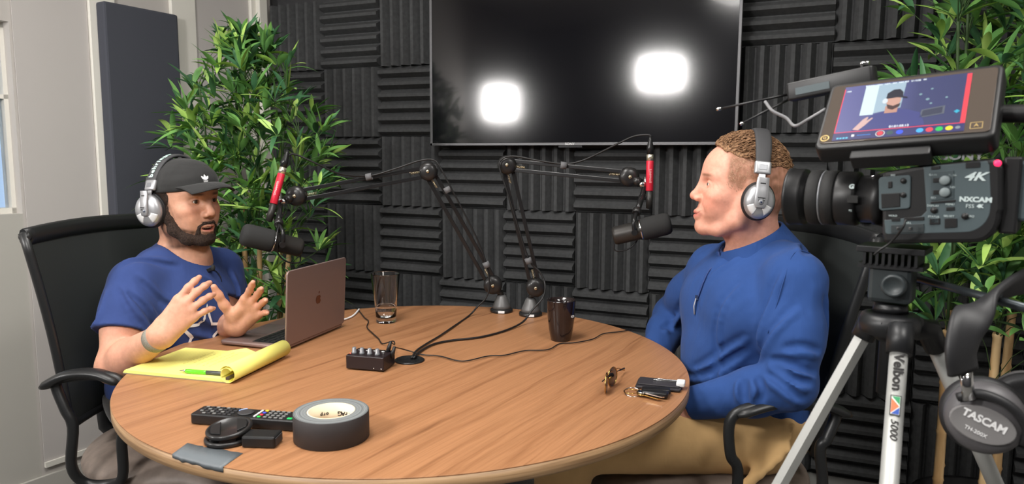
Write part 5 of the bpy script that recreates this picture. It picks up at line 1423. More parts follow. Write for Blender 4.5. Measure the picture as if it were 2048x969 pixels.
def preamp(a, b, c, label, r=.0105):
    """red inline preamp: a bottom end, b top of the red part, c cable boot tip"""
    a, b, c = map(Vector, (a, b, c)); A = along(a, b); L = (b-a).length; root = empty('inline_preamp', M=A)
    MB().lathe([(.0001, 0), (r, 0), (r*1.0, L)], 28).build('red_tube', M_RED, root, bevel=.0008)
    MB().lathe([(.0001, L-.001), (r*.96, L-.001), (r*.96, L+.017), (r*.8, L+.018), (r*.8, L+.040), (.0001, L+.041)], 28).build('connector', mat('nickel', s2l(205, 198, 180), .25, metal=.8), root)
    MB().lathe([(r*.92, L+.019), (r*.92, L+.038), (.0055, L+.058), (.0035, L+.070), (.0001, L+.070)], 24).build('boot', M_ARM, root)
    MB().lathe([(.0001, -.052), (r*.86, -.050), (r*.9, -.001), (.0001, 0)], 24).build('plug', M_MICB, root)
    t = text('DYNAMITE', .008, mat('pale_lettering', s2l(236, 190, 190), .5), root, Matrix.Translation((0, 0, L*.5)) @ basis((0, 0, 0), z=(0, 0, 1), y=(0, 1, 0)))
    # lettering runs along the tube on the side facing the room
    wdir = (root.matrix_world.to_3x3().inverted() @ Vector((0, -1, 0))); wdir.z = 0; wdir.normalize()
    t.matrix_local = basis(Vector((0, 0, L*.5))+wdir*(r+.0004), x=(0, 0, 1), z=wdir)
    tag(root, label, 'inline preamp'); return root
lp = (at(547, 408, 1.97), at(563, 348, 1.99), at(573, 316, 2.0))
rp = (at(1299, 382, 2.02), at(1300, 322, 2.02), at(1303, 276, 2.02))
preamp(*lp, 'slanting red inline preamp above the left microphone')
preamp(*rp, 'upright red inline preamp above the right microphone')
def cable(name, pts, r, m, label, cat='cable', n=8, group=None):
    P = crom(pts, n); root = MB().tube(P, r, 8).build(name, m); tag(root, label, cat, group); return root
GR = atz(819, 722, TZ)
z0 = TZ+.004
def tz(px, py, h=.004): return atz(px, py, TZ+h)
cable('microphone_cable', [at(573, 314, 2.0), at(590, 309, 2.02), at(632, 327, 2.04), at(680, 348, 2.08), at(738, 352, 2.13), at(790, 338, 2.15), at(838, 322, 2.17), at(866, 320, 2.175), at(880, 334, 2.175), at(902, 376, 2.18),
      at(925, 420, 2.19), at(955, 480, 2.2), at(973, 530, 2.205), at(979, 570, 2.205), at(972, 596, 2.205), at(955, 614, 2.2), tz(938, 632), tz(905, 655), tz(880, 672), tz(850, 690), tz(832, 703), tz(824, 716, .006), tz(820, 722, -.02)],
      .0027, M_CABLE, 'black cable along the left boom arm, dropping to the table grommet')
cable('microphone_cable', [at(1303, 274, 2.02), at(1296, 270, 2.03), at(1268, 273, 2.05), at(1235, 288, 2.07), at(1195, 308, 2.1), at(1160, 323, 2.12), at(1128, 328, 2.13), at(1080, 322, 2.14), at(1030, 313, 2.15), at(1005, 318, 2.15), at(999, 335, 2.15), at(1015, 385, 2.15),
      at(1035, 450, 2.155), at(1058, 520, 2.16), at(1080, 545, 2.16), at(1090, 570, 2.15), at(1086, 595, 2.12), at(1065, 620, 2.10), tz(1045, 645, .01), tz(1010, 662), tz(960, 675), tz(900, 682), tz(865, 690), tz(840, 704), tz(828, 716, .006), tz(824, 724, -.02)],
      .0029, M_CABLE, 'black cable along the right boom arm, looping past its foot to the table grommet')
for (px, py, Y, dirp, lab) in ((738, 354, 2.13, (1, 0, .2), 'grey cable tie on the upper part of the left boom arm'), (895, 380, 2.18, (.5, 0, -1), 'grey cable tie below the elbow of the left boom arm'), (973, 530, 2.2, (.5, 0, -1), 'grey cable tie near the bottom of the left boom arm'),
                               (1127, 331, 2.125, (1, 0, -.1), 'grey cable tie on the upper part of the right boom arm'), (1057, 522, 2.155, (.4, 0, -1), 'grey cable tie near the bottom of the right boom arm')):
    p = at(px, py, Y); d = Vector(dirp).normalized()
    o = MB().lathe([(.0085, -.009), (.0105, -.009), (.0105, .009), (.0085, .009), (.0085, -.009)], 16, basis(p, z=d, y=(0, 1, 0))).build('cable_tie', M_GREYP); tag(o, lab, 'cable tie')
# ================================================================== things on the table
g = empty('cable_grommet', GR)
MB().lathe([(.022, .0), (.036, .0), (.037, .002), (.034, .004), (.024, .004), (.022, .002)], 40).build('ring', M_ARM, g)
MB().lathe([(.0001, .0006), (.023, .0006), (.023, .0016), (.0001, .0016)], 40).build('cover', mat('grommet_cover', s2l(58, 66, 68), .5), g)
tag(g, 'round black cable grommet set in the middle of the table', 'grommet')
# headphone amplifier
mA, mB = atz(692, 740, TZ), atz(765, 746, TZ); md = (mB-mA).normalized(); mn = Vector((-md.y, md.x, 0)); W_, D_, H_ = .095, .066, .034
mx = empty('headphone_amplifier', M=basis(mA+md*W_/2+mn*D_/2, x=md, z=(0, 0, 1)))
M_AMP = mat('amp_black', s2l(34, 26, 28), .35)
MB().box((0, 0, H_/2+.002), (W_, D_, H_-.002)).build('case', M_AMP, mx, bevel=.002)
for i in range(4):
    x = -.034+i*.0195
    k = MB().lathe([(.0001, 0), (.0062, 0), (.0060, .004), (.0052, .005), (.0046, .0145), (.0038, .0155), (.0001, .0155)], 20).build('knob', M_SILV2, mx, M=Matrix.Translation((x, -.016, H_+.001)))
    MB().box((0, -.0046, .010), (.0012, .001, .009)).build('pointer', M_LABELW, k)
MB().ell((-.044, -.016, H_+.001), (.0015, .0015, .0012), n=10).build('power_led', mat('red_led', (.9, .05, .03), .4, emis=(1, .1, .06), estr=4), mx)
for i in range(4): MB().lathe([(.003, 0), (.006, 0), (.006, .003), (.003, .003)], 16).build('jack_socket', M_CHROME, mx, M=Matrix.Translation((-.034+i*.0195, .018, H_)))
for i in (0, 1): MB().ell(((W_/2-.006)*(1 if i else .55), -D_/2-.0004, .008), (.0016, .001, .0016), n=8).build('screw', M_CHROME, mx)
tag(mx, 'small black headphone amplifier box with four knobs in the middle of the table', 'headphone amplifier')
pj = basis(mA+md*W_/2+mn*D_/2, x=md, z=(0, 0, 1))
j1 = pj @ Vector((.035, .018, H_)); j2 = pj @ Vector((.047, .012, H_*.7))
for j, nm, lab in ((j1, 'audio_plug', 'black jack plug standing in the top of the headphone amplifier'), (j2, 'audio_plug', 'black jack plug in the right end of the headphone amplifier')):
    o = MB().tube([j, j+Vector((.004, 0, .012)), j+Vector((.008, .002, .026))], [.005, .005, .003], 10).build(nm, M_CABLE); tag(o, lab, 'plug')
cable('headphone_cable', [j1+Vector((.008, .002, .024)), tz(789, 690, .03), tz(786, 683, .02), tz(765, 688), tz(757, 678), tz(745, 667), tz(734, 655), tz(737, 643), tz(729, 636), tz(718, 622), tz(712, 616, .004)], .0016, M_CABLE, 'thin black cable from the headphone amplifier running back past the glass')
cable('headphone_cable', [j2+Vector((.008, .002, .024)), tz(802, 698, .02), tz(820, 703, .008), tz(845, 710), tz(880, 713), tz(925, 723), tz(975, 713), tz(1010, 711), tz(1050, 702), tz(1095, 700), tz(1120, 688, .003), tz(1150, 686), tz(1185, 679), tz(1207, 668), tz(1240, 664), tz(1262, 660)], .0016, M_CABLE, 'thin black cable wandering right across the table past the mug')
cable('charging_cable', [tz(672, 642, .006), tz(690, 639), tz(706, 632), tz(716, 622), tz(718, 619)], .0028, mat('white_cable', s2l(235, 235, 235), .5), 'short white cable end behind the laptop')
# pint glass with water
GLM = mat('clear_glass', (1, 1, 1), .0, trans=1, ior=1.36); WAT = mat('water', (.98, .99, 1), .0, trans=1, ior=1.33)
gp = atz(769, 649, TZ); gp.y += .028; gl = empty('pint_glass', gp)
MB().lathe([(.0001, .0), (.028, .0), (.0295, .002), (.0300, .012), (.0325, .045), (.0437, .1470), (.0440, .1485), (.0430, .1490), (.0418, .1475), (.0305, .045), (.0280, .018), (.020, .0155), (.0001, .015)], 64).build('glass', GLM, gl)
tag(gl, 'clear pint glass one quarter full of water behind the laptop', 'glass')
wt = MB().lathe([(.0001, .0160), (.020, .0164), (.0279, .019), (.0303, .0450), (.0313, .0510), (.0308, .0515), (.0001, .0510)], 64).build('drinking_water', WAT); wt.location = gp; tag(wt, 'clear water filling the bottom of the pint glass', 'water')
# mug
mp_ = atz(1123, 686, TZ); mp_.y += .030; mu = empty('coffee_mug', mp_)
M_MUG = mat('black_ceramic', s2l(30, 22, 22), .12, coat=.4)
MB().lathe([(.0001, 0), (.026, 0), (.0275, .002), (.033, .030), (.0375, .070), (.0392, .110), (.0390, .1125), (.0372, .1125), (.0355, .095), (.031, .03), (.025, .006), (.0001, .005)], 56).build('body', M_MUG, mu)
MB().lathe([(.0001, .086), (.0352, .086)], 40).build('coffee', mat('coffee', s2l(30, 18, 12), .1), mu)
MB().tube(crom([(.0, .037, .092), (.0, .056, .090), (.0, .066, .070), (.0, .060, .045), (.0, .034, .034)], 6), .0055, 10).build('handle', M_MUG, mu)
t = text('CO', .008, M_LABELW, mu, basis((.0392*math.cos(-.72), .0392*math.sin(-.72), .071), z=(math.cos(-.72), math.sin(-.72), 0), y=(0, 0, 1)), bold=.0003)
tag(mu, 'glossy black coffee mug on the far right of the table', 'mug')
# laptop
la, ld = atz(570, 704, TZ), atz(678, 658, TZ); lx = (ld-la).normalized(); ly = Vector((-lx.y, lx.x, 0))    # ly: towards the man
LW, LDp = .285, .200
lap = empty('laptop', M=basis(la+lx*LW/2, x=lx, z=(0, 0, 1)))
M_LAP = mat('laptop_rose_grey', s2l(142, 122, 117), .42, metal=.5); M_LAPD = mat('keyboard_black', s2l(26, 26, 28), .5)
base = MB().rbox((0, LDp/2, .0085), (LW, LDp, .011), .010).build('base', M_LAP, lap, bevel=.0006)
MB().box((0, .063, .0142), (LW-.03, .092, .0006)).build('keyboard_well', M_LAPD, base)
kb = MB()
for r in range(6):
    for c in range(13):
        kb.box((-(LW-.045)/2+(c+.5)*(LW-.045)/13, .022+r*.0158, .0152), (.0155, .0128 if r else .007, .0012))
kb.build('keys', mat('key_black', s2l(38, 38, 40), .4), base)
MB().box((0, .155, .0142), (.105, .066, .0005)).build('trackpad', mat('trackpad', s2l(118, 104, 104), .25, metal=.3), base)
tl, tr_ = at(601, 553, la.y+.055), at(707, 524, ld.y+.035)
Mi = basis(la+lx*LW/2, x=lx, z=(0, 0, 1)).inverted(); up_v = ((Mi @ tl)-(Mi @ la)); lean_ = math.atan2(-up_v.y, up_v.z)
LH_ = .196
lid = empty('lid'); lid.parent = lap; lid.matrix_local = Matrix.Translation((0, -.001, .012)) @ Matrix.Rotation(lean_, 4, 'X')
rb = MB().rbox((0, 0, 0), (LW, LH_, .0055), .010, M=basis((0, 0, LH_/2), x=(1, 0, 0), y=(0, 0, 1))).build('lid_shell', M_LAP, lid, bevel=.0005)
MB().box((0, .0031, LH_/2+.004), (LW-.018, .0006, LH_-.024)).build('display', mat('display_glass', s2l(30, 34, 42), .08), lid)
# maker's mark: an apple with a bite, mirror-bright, on the outside of the lid
ap = []
for i in range(41):
    a = 2*PI*i/41; r = .0125*(1-.10*math.cos(2*a)*.6-.10*abs(math.sin(a))**6); x = r*math.cos(a); y = r*math.sin(a)*1.04
    if math.sin(a) > .90: y -= .0016
    if math.sin(a) < -.92: y += .0012
    dx, dy = x-.0150, y-.0016
    if math.hypot(dx, dy) < .0062: k = .0062/max(math.hypot(dx, dy), 1e-5); x, y = .0150+dx*k, .0016+dy*k
    ap.append((x, y))
b = MB(); b.prism(ap, 0, .0004); b.prism([(x+.0015, y+.0165) for x, y in leafp(0, 0, .9, .007, .0022, 6)], 0, .0004)
b.build('apple_mark', mat('mark_mirror', s2l(120, 92, 86), .08, metal=.9), lid, M=Matrix.Translation((0, -.0031, LH_*.5)) @ basis((0, 0, 0), z=(0, -1, 0), y=(0, 0, 1)))
tag(lap, 'open rose-grey laptop in front of the man in the cap', 'laptop')
# legal pad, its rolled pages, pen
pA, pC_, pB_ = atz(246, 748, TZ), atz(458, 768, TZ), atz(352, 704, TZ)
px_ = (pC_-pA).normalized(); py_ = Vector((-px_.y, px_.x, 0)); PLn = (pC_-pA).length; PWd = .205
M_YEL = mat('yellow_paper', s2l(238, 232, 128), .8); _n = NT(M_YEL)
_c = _n.n('ShaderNodeTexCoord'); _sx = _n.n('ShaderNodeSeparateXYZ'); _n.l(_c.outputs['Object'], _sx.inputs[0])
_m1 = _n.n('ShaderNodeMath'); _m1.operation = 'MULTIPLY'; _m1.inputs[1].default_value = 1/.0087; _n.l(_sx.outputs['X'], _m1.inputs[0])
_m2 = _n.n('ShaderNodeMath'); _m2.operation = 'FRACT'; _n.l(_m1.outputs[0], _m2.inputs[0])
_n.l(_n.ramp(_m2.outputs[0], [(.0, s2l(200, 205, 130)), (.05, s2l(200, 205, 130)), (.08, s2l(238, 232, 128))]), _n.b.inputs['Base Color'])
_n.t.nodes[-1]
M_YEL2 = mat('yellow_paper_plain', s2l(240, 232, 122), .8)
pad = empty('legal_pad', M=basis(pA, x=px_, z=(0, 0, 1)))
MB().box((PLn/2, PWd/2, .0012), (PLn, PWd, .0018)).build('cardboard_back', mat('cardboard', s2l(150, 140, 110), .9), pad)
b = MB()
for k in range(5): b.box((PLn/2+.0003*k, PWd/2, .0030+.0012*k), (PLn-.001*k, PWd-.0006*k, .0011))
b.build('pages', M_YEL, pad)
# a lifted page corner behind
b = MB(); b.add([(PLn*.45, PWd-.004, .0085), (PLn*.80, PWd-.004, .0085), (PLn*.62, PWd+.010, .016)], [(0, 1, 2)]); b.build('lifted_page', M_YEL2, pad, fix=False)
# rolled pages: a spiral curl over the bound end
def curl(th, r0, r1, a0, a1, x0, z0_, n=40):
    out = []
    for i in range(n+1):
        t = i/n; a = a0+(a1-a0)*t; r = r0+(r1-r0)*t; out.append((x0+r*math.cos(a), z0_+r*math.sin(a)))
    return out
b = MB(); R1 = .0195
pr_ = [(PLn-.085, .0088), (PLn-.060, .0098), (PLn-.035, .014), (PLn-.022, .022)]
pr2 = curl(0, R1, R1, 2.6, -2.7, PLn-.003, .0205)
for k in range(1):
    prof = pr2
    m = len(prof); vs = [(x, -.001, z) for x, z in prof]+[(x, PWd+.016, z+.002) for x, z in prof]; b.add(vs, [(i, i+1, m+i+1, m+i) for i in range(m-1)], 0, True)
prof = curl(0, R1-.001, R1-.008, -2.7, -5.6, PLn-.003, .0205); m = len(prof)
b.add([(x, .0, z) for x, z in prof]+[(x, PWd+.014, z) for x, z in prof], [(i, i+1, m+i+1, m+i) for i in range(m-1)], 0, True)
o = b.build('rolled_pages', M_YEL2, pad, fix=False); sm = o.modifiers.new('th', 'SOLIDIFY'); sm.thickness = .0012
MB().box((PLn-.004, PWd/2, .0105), (.008, PWd, .006)).build('binding', mat('binding_tape', s2l(70, 60, 50), .7), pad)
# handwriting: faint pencil lines
b = MB(); random.seed(8)
for r in range(5):
    x = .100+r*.0174; y = .075
    while y < .185-.012*(r % 3):
        w = random.uniform(.006, .014); pts = [(x+random.uniform(-.0018, .0018), y+w*t/5, .0093) for t in range(6)]; b.tube(pts, .00028, 4, caps=False); y += w+.004
b.build('handwriting', mat('pencil', s2l(205, 200, 124), .8), pad, fix=False)
tag(pad, 'yellow ruled legal pad with its used pages rolled over, at the left of the table', 'notepad')
pn0, pn1 = atz(359, 742, TZ+.0135), atz(447, 748, TZ+.0135); pn1 = pn0+(pn1-pn0).normalized()*.112; pen = empty('ballpoint_pen', M=along(pn0, pn1))
M_GREEN = mat('green_translucent', s2l(96, 204, 40), .2, coat=.5)
MB().lathe([(.0001, 0), (.0012, .001), (.0024, .009), (.0036, .013), (.0042, .016)], 20).build('tip', M_CHROME, pen)
MB().lathe([(.0042, .016), (.0050, .022), (.0048, .062), (.0048, .068)], 20).build('barrel', M_GREEN, pen)
MB().lathe([(.0047, .068), (.0047, .104), (.0030, .106), (.0028, .112), (.0001, .112)], 20).build('rear_barrel', mat('pen_grey', s2l(70, 72, 70), .4), pen)
MB().tube([(.0, .0062, .098), (.0, .0066, .070), (.0, .0062, .045)], .0009, 8, flat=(1, 2)).build('clip', M_CHROME, pen)
tag(pen, 'green and grey ballpoint pen lying on the yellow pad', 'pen')
# remote control
r0 = atz(380, 850, TZ); rdir = (atz(590, 866, TZ)-r0).normalized(); rn = Vector((-rdir.y, rdir.x, 0)); RLn, RW_ = .212, .046
rem = empty('remote_control', M=basis(r0+rdir*RLn/2+rn*RW_/2, x=rdir, z=(0, 0, 1)))
MB().rbox((0, 0, .011), (RLn, RW_, .020), .006).build('case', M_BLK, rem, bevel=.001)
M_BTN = mat('button_grey', s2l(120, 120, 118), .5); M_BTD = mat('button_dark', s2l(52, 52, 54), .5)
def btn(x, y, m, dx=.0065, dy=.0042, nm='button'): MB().box((x, y, .0218), (dx, dy, .0020)).build(nm, m, rem, bevel=.0006)
for r in range(4):
    for c in range(5):
        if (r, c) not in ((0, 0),): btn(-.092+c*.0105, -.0155+r*.0103, M_BTN if (r+c) % 2 else M_BTD)
for c in range(2):
    for r in range(4): btn(-.040+c*.010, -.0155+r*.0103, M_BTD)
MB().lathe([(.0095, .0218), (.0150, .0218), (.0150, .0232), (.0095, .0232)], 32).build('navigation_ring', M_BTD, rem, M=Matrix.Translation((-.006, 0, 0)))
MB().lathe([(.0001, .0218), (.0062, .0218), (.0060, .0230), (.0001, .0230)], 24).build('select_button', M_BTD, rem, M=Matrix.Translation((-.006, 0, 0)))
arcb = MB(); arcb.tube([(-.006+.0175*math.cos(a), .0175*math.sin(a), .0222) for a in [PI*.62+i*.09 for i in range(11)]], .0014, 6); arcb.build('blue_arc', mat('pale_blue', s2l(150, 175, 225), .5), rem)
for y in (-.012, .0, .012): btn(.019, y, M_LABELW, .004, .009, 'white_key')
for i, c in enumerate(((40, 190, 70), (215, 50, 60), (70, 80, 200), (235, 190, 50))): btn(.028, -.0155+i*.0103, mat('key_colour', s2l(*c), .5), .006, .005, 'coloured_key')
for r in range(4):
    for c in range(4): btn(.040+c*.0105, -.0155+r*.0103, M_BTN)
btn(.088, -.014, mat('green_key', s2l(30, 180, 90), .5), .010, .006, 'power_key')
tag(rem, 'long black television remote with coloured keys behind the lens cap', 'remote control')
# lens caps
def lens_cap(p, tilt, label, nrm=(0, 0, 1)):
    e = empty('lens_cap', M=Matrix.Translation(p) @ Matrix.Rotation(tilt[0], 4, 'X') @ Matrix.Rotation(tilt[1], 4, 'Y') @ Matrix.Rotation(.35, 4, 'Z'))
    MB().lathe([(.0001, .0), (.036, .0), (.0385, .0015), (.039, .004), (.0385, .0075), (.036, .009), (.0335, .0085), (.0325, .0070), (.0001, .0068)], 48).build('cap_body', M_GLOSS, e)
    for s in (-1, 1):
        MB().prism([(s*.0135, -.024), (s*.0290, -.014), (s*.0305, 0), (s*.0290, .014), (s*.0135, .024)], .0068, .0094).build('pinch_grip', M_BLK, e, bevel=.0008)
    tag(e, label, 'lens cap'); return e
cc = atz(436, 902, TZ); cc.y += .042; cc.x += .0
lens_cap(Vector((cc.x, cc.y, TZ+.0005)), (0, 0), 'black lens cap lying flat on the table, lower of two')
lens_cap(Vector((cc.x+.002, cc.y+.004, TZ+.0165)), (math.radians(7), math.radians(-4)), 'black pinch lens cap resting tilted on the other cap')
# battery pack
ba, bb = atz(482, 898, TZ), atz(550, 900, TZ); bd = (bb-ba).normalized(); bn = Vector((-bd.y, bd.x, 0))
bat = empty('camera_battery', M=basis(ba+bd*.029+bn*.020, x=bd, z=(0, 0, 1)))
MB().box((0, 0, .0105), (.058, .038, .020)).build('cell_case', M_BLK, bat, bevel=.0035)
MB().box((.027, 0, .0105), (.006, .030, .014)).build('contact_end', M_BTD, bat, bevel=.001)
tag(bat, 'black camera battery pack beside the tape roll', 'battery')
# gaffer tape
tp = atz(644, 905, TZ); TRr = .0655; tp.y += TRr; TH = .048
tape = empty('tape_roll', (tp.x, tp.y, TZ+.0005))
M_TAPE = mat('black_cloth_tape', s2l(48, 44, 44), .6); bumpy(M_TAPE, 900, .25, .0006)
M_TSIDE = mat('tape_edge_layers', s2l(100, 104, 104), .6); _n = NT(M_TSIDE)
_c = _n.n('ShaderNodeTexCoord'); _vl = _n.n('ShaderNodeVectorMath'); _vl.operation = 'LENGTH'; _mp = _n.n('ShaderNodeMapping'); _mp.inputs['Scale'].default_value = (1, 1, 0); _n.l(_c.outputs['Object'], _mp.inputs[0]); _n.l(_mp.outputs[0], _vl.inputs[0])
_mu = _n.n('ShaderNodeMath'); _mu.operation = 'MULTIPLY'; _mu.inputs[1].default_value = 420; _n.l(_vl.outputs['Value'], _mu.inputs[0])
_w = _n.n('ShaderNodeTexNoise'); _w.noise_dimensions = '1D'; _w.inputs['Scale'].default_value = 1; _w.inputs['Detail'].default_value = 3; _n.l(_mu.outputs[0], _w.inputs['W'])
_n.l(_n.ramp(_w.outputs['Fac'], [(.3, s2l(70, 74, 76)), (.7, s2l(140, 144, 144))]), _n.b.inputs['Base Color'])
MB().lathe([(TRr-.001, 0), (TRr, .001), (TRr, TH-.001), (TRr-.001, TH)], 80, cap=False).build('outer_wrap', M_TAPE, tape, fix=False)
for z in (0, TH): MB().lathe([(.0415, z), (TRr-.001, z)], 80, cap=False).build('edge_layers', M_TSIDE, tape, fix=False)
M_CORE = mat('card_core', s2l(222, 208, 180), .8)
core = MB().lathe([(.0415, 0), (.0415, TH), (.0385, TH), (.0385, 0), (.0415, 0)], 64).build('core', M_CORE, tape)
M_INK = mat('black_ink', s2l(34, 32, 32), .7)
def core_text(s, a0, size, z=TH*.62, step=.0068):
    n = len(s)
    for i, ch in enumerate(s):
        a = a0-(i-(n-1)/2)*step/.0384; nx, ny = -math.cos(a), -math.sin(a)
        text(ch, size, M_INK, core, basis((.0383*math.cos(a), .0383*math.sin(a), z), z=(nx, ny, 0), y=(0, 0, -1)), bold=.0003)
core_text('GAFF', 1.16, .0120, z=TH*.60); core_text('pro', 2.15, .0090, z=TH*.60, step=.0055)
tag(tape, 'fat roll of black gaffer tape with a card core at the front of the table', 'tape')
# strip of grey tape stuck over the table edge
M_DUCT = mat('grey_duct_tape', s2l(96, 102, 106), .45); bumpy(M_DUCT, 60, .3, .002)
def edge_pt(px, py):
    p = atz(px, py, TZ); v = (p-TC); v.z = 0; v = v.normalized()*(TR+.0008); return Vector((TC.x+v.x, TC.y+v.y, TZ))
e0, e1 = edge_pt(346, 909), edge_pt(449, 934)
i0, i1 = atz(372, 888, TZ), atz(484, 908, TZ)
N = 14; rows = [[], [], [], []]
random.seed(2)
for i in range(N+1):
    t = i/N; a0_ = math.atan2(e0.y-TC.y, e0.x-TC.x); a1_ = math.atan2(e1.y-TC.y, e1.x-TC.x); a = a0_+(a1_-a0_)*t
    ed = Vector((TC.x+(TR+.0009)*math.cos(a), TC.y+(TR+.0009)*math.sin(a), TZ+.0007)); inn = i0.lerp(i1, t)+Vector((random.uniform(-.002, .002), random.uniform(-.002, .002), .0007))
    rows[0].append(tuple(inn)); rows[1].append(tuple(inn.lerp(ed, .5)+Vector((0, 0, random.uniform(0, .0005))))); rows[2].append(tuple(ed)); rows[3].append(tuple(ed+Vector((0, 0, -.006-random.uniform(0, .004)))))
b = MB(); n = N+1; b.add([p for r in rows for p in r], [(i*n+j, i*n+j+1, (i+1)*n+j+1, (i+1)*n+j) for i in range(3) for j in range(N)], 0, True)
o = b.build('tape_strip', M_DUCT, fix=False); sm = o.modifiers.new('th', 'SOLIDIFY'); sm.thickness = .0004; sm.offset = 1
tag(o, 'short strip of grey tape stuck over the front left table edge', 'tape strip')
# sunglasses
sA, sB = Vector((.190, 1.440, TZ+.030)), Vector((.226, 1.522, TZ+.030)); stip = Vector((.262, 1.602, TZ+.006))
sgl = empty('sunglasses', M=basis((sA+sB)/2-Vector((0, 0, .030)), x=sB-sA, z=(0, 0, 1)))
M_LENS = mat('dark_lens', s2l(24, 18, 14), .05, coat=1); M_GOLD = mat('gold_wire', s2l(205, 170, 100), .2, metal=1)
SWi = (sB-sA).length/2; SgI = basis((sA+sB)/2-Vector((0, 0, .030)), x=sB-sA, z=(0, 0, 1)).inverted(); fm = MB()
for s in (-1, 1):
    rim = []
    for i in range(26):
        a = 2*PI*i/26; rim.append((s*SWi*.52+SWi*.50*math.cos(a)*(1+.12*math.sin(a)*-s*math.cos(a)), -.004*math.cos(a)*s-.003, 0.0215+.0205*math.sin(a)*(1 if math.sin(a) > 0 else 1.05)))
    m = len(rim); MB().add([(s*SWi*.52, -.006, .020)]+rim, [(0, i+1, (i+1) % m+1) for i in range(m)], 0, True).build('lens', M_LENS, sgl, fix=False)
    fm.tube(rim+[rim[0], rim[1]], .0013, 6, caps=False)
fm.tube([(-.008, -.004, .026), (0, -.007, .029), (.008, -.004, .026)], .0013, 6); fm.tube([(-.016, -.004, .037), (.016, -.004, .037)], .0011, 6)
fm.build('front_frame', M_GOLD, sgl)
for s in (-1, 1):
    h_ = Vector((s*SWi*.98, 0, .030)); t_ = SgI @ (stip+Vector((0, 0, .004 if s < 0 else 0)))
    MB().tube(crom([h_, h_.lerp(t_, .4)+Vector((0, 0, .004)), h_.lerp(t_, .75)+Vector((0, 0, .002)), t_], 6), [.0012]*13+[.0022]*6, 6).build('temple', M_GOLD if s > 0 else M_BLK, sgl)
tag(sgl, 'gold-rimmed aviator sunglasses standing on the right of the table', 'sunglasses')
# wallet, money clip, key fobs and keys
w0, w1 = atz(1270, 778, TZ), atz(1360, 787, TZ); wdv = (w1-w0).normalized(); wn_ = Vector((-wdv.y, wdv.x, 0))
wal = empty('card_wallet', M=basis(w0+wdv*.048+wn_*.030, x=wdv, z=(0, 0, 1)))
MB().rbox((0, 0, .004), (.096, .062, .006), .005).build('leather_body', mat('black_leather', s2l(40, 38, 42), .55), wal, bevel=.001)
MB().rbox((0, .004, .0085), (.090, .050, .003), .004).build('card_pocket', mat('black_leather_pocket', s2l(48, 46, 50), .5), wal, bevel=.0008)
MB().tube(crom([(-.012, .016, .0125), (.040, .014, .0125), (.044, .008, .012), (.0, .006, .0125), (-.014, .010, .0125)], 5), .0011, 6).build('money_clip', M_CHROME, wal)
tag(wal, 'slim black card wallet with a steel clip near the right table edge', 'wallet')
o = MB().rbox((0, 0, .004), (.018, .028, .010), .004, M=basis(w0+wdv*.094+wn_*.030+Vector((0, 0, .0085)), x=wdv, z=(0, 0, 1))).build('earphone_case', M_LABELW, bevel=.001); tag(o, 'small white plastic piece on the end of the black wallet', 'earphone')
k0 = atz(1266, 789, TZ); kr = empty('key_ring', k0)
MB().tube([(.018*math.cos(a), .018*math.sin(a), .004+.004*math.sin(a)) for a in [2*PI*i/28 for i in range(30)]], .0012, 6, caps=False).build('split_ring', M_CHROME, kr)
MB().tube([(.014*math.cos(a)-.006, .014*math.sin(a)-.004, .007) for a in [2*PI*i/28 for i in range(30)]], .0010, 6, caps=False).build('small_ring', M_GOLD, kr)
def key(a, L, m, z):
    d = Vector((math.cos(a), math.sin(a), 0)); b = MB(); Mk = basis(d*.014+Vector((0, 0, z)), x=d, z=(0, 0, 1))
    b.lathe([(.003, -.001), (.0105, -.001), (.0105, .001), (.003, .001), (.003, -.001)], 20, Mk @ Matrix.Translation((.008, 0, 0)))
    teeth = [(.016, -.004), (L, -.004), (L+.004, 0), (L, .003)]+[(L-.003-.004*i-(0 if j == 0 else .002), .003 if j else .0012) for i in range(int((L-.022)/.004)) for j in (0, 1)]+[(.016, .004)]
    b.prism(teeth, -.001, .001, Mk); return b.build('key', m, kr)
key(-.72, .056, M_CHROME, .010); key(-.80, .050, M_GOLD, .006)
for a, nm, L in ((-.38, 'key_fob', .056), (-.05, 'key_fob', .060)):
    d = Vector((math.cos(a), math.sin(a), 0))
    f_ = MB().rbox((.018+L/2, 0, .008), (L, .024, .011), .006, M=basis((0, 0, 0 if a < -.2 else .001), x=d, z=(0, 0, 1))).build(nm, mat('fob_plastic', s2l(24, 24, 26), .35), kr, bevel=.0015)
tag(kr, 'bunch of keys with two black fobs on a steel ring beside the wallet', 'keys')
# lavalier microphone and its lead on the t-shirt
lv = V3(L_N)+V3(.118, -.058, -.018); h = bt.find_nearest(Vector(lv))
lav = empty('lavalier_microphone', h[0]+h[1]*.004)
MB().box((0, 0, 0), (.010, .007, .026), M=basis((0, 0, 0), z=(.9, -.1, .45), y=(0, 1, 0))).build('clip', M_BLK, lav, bevel=.001)
MB().ell((.012, -.002, .007), (.006, .006, .009), n=12).build('capsule', M_FOAMW, lav)
tag(lav, 'tiny black clip-on microphone at the neck of the blue t-shirt', 'microphone')
P = []
for t in range(12):
    q = V3(h[0])+V3(.002+.004*t, .030+.004*t, -.010-.030*t); r_ = bt.find_nearest(Vector(q)); P.append(r_[0]+r_[1]*.0022)
tag(MB().tube(crom([Vector(lav.location)]+P, 4), .0012, 6).build('microphone_lead', M_CABLE), 'thin dark lead running down the blue t-shirt from the clip-on microphone', 'cable')
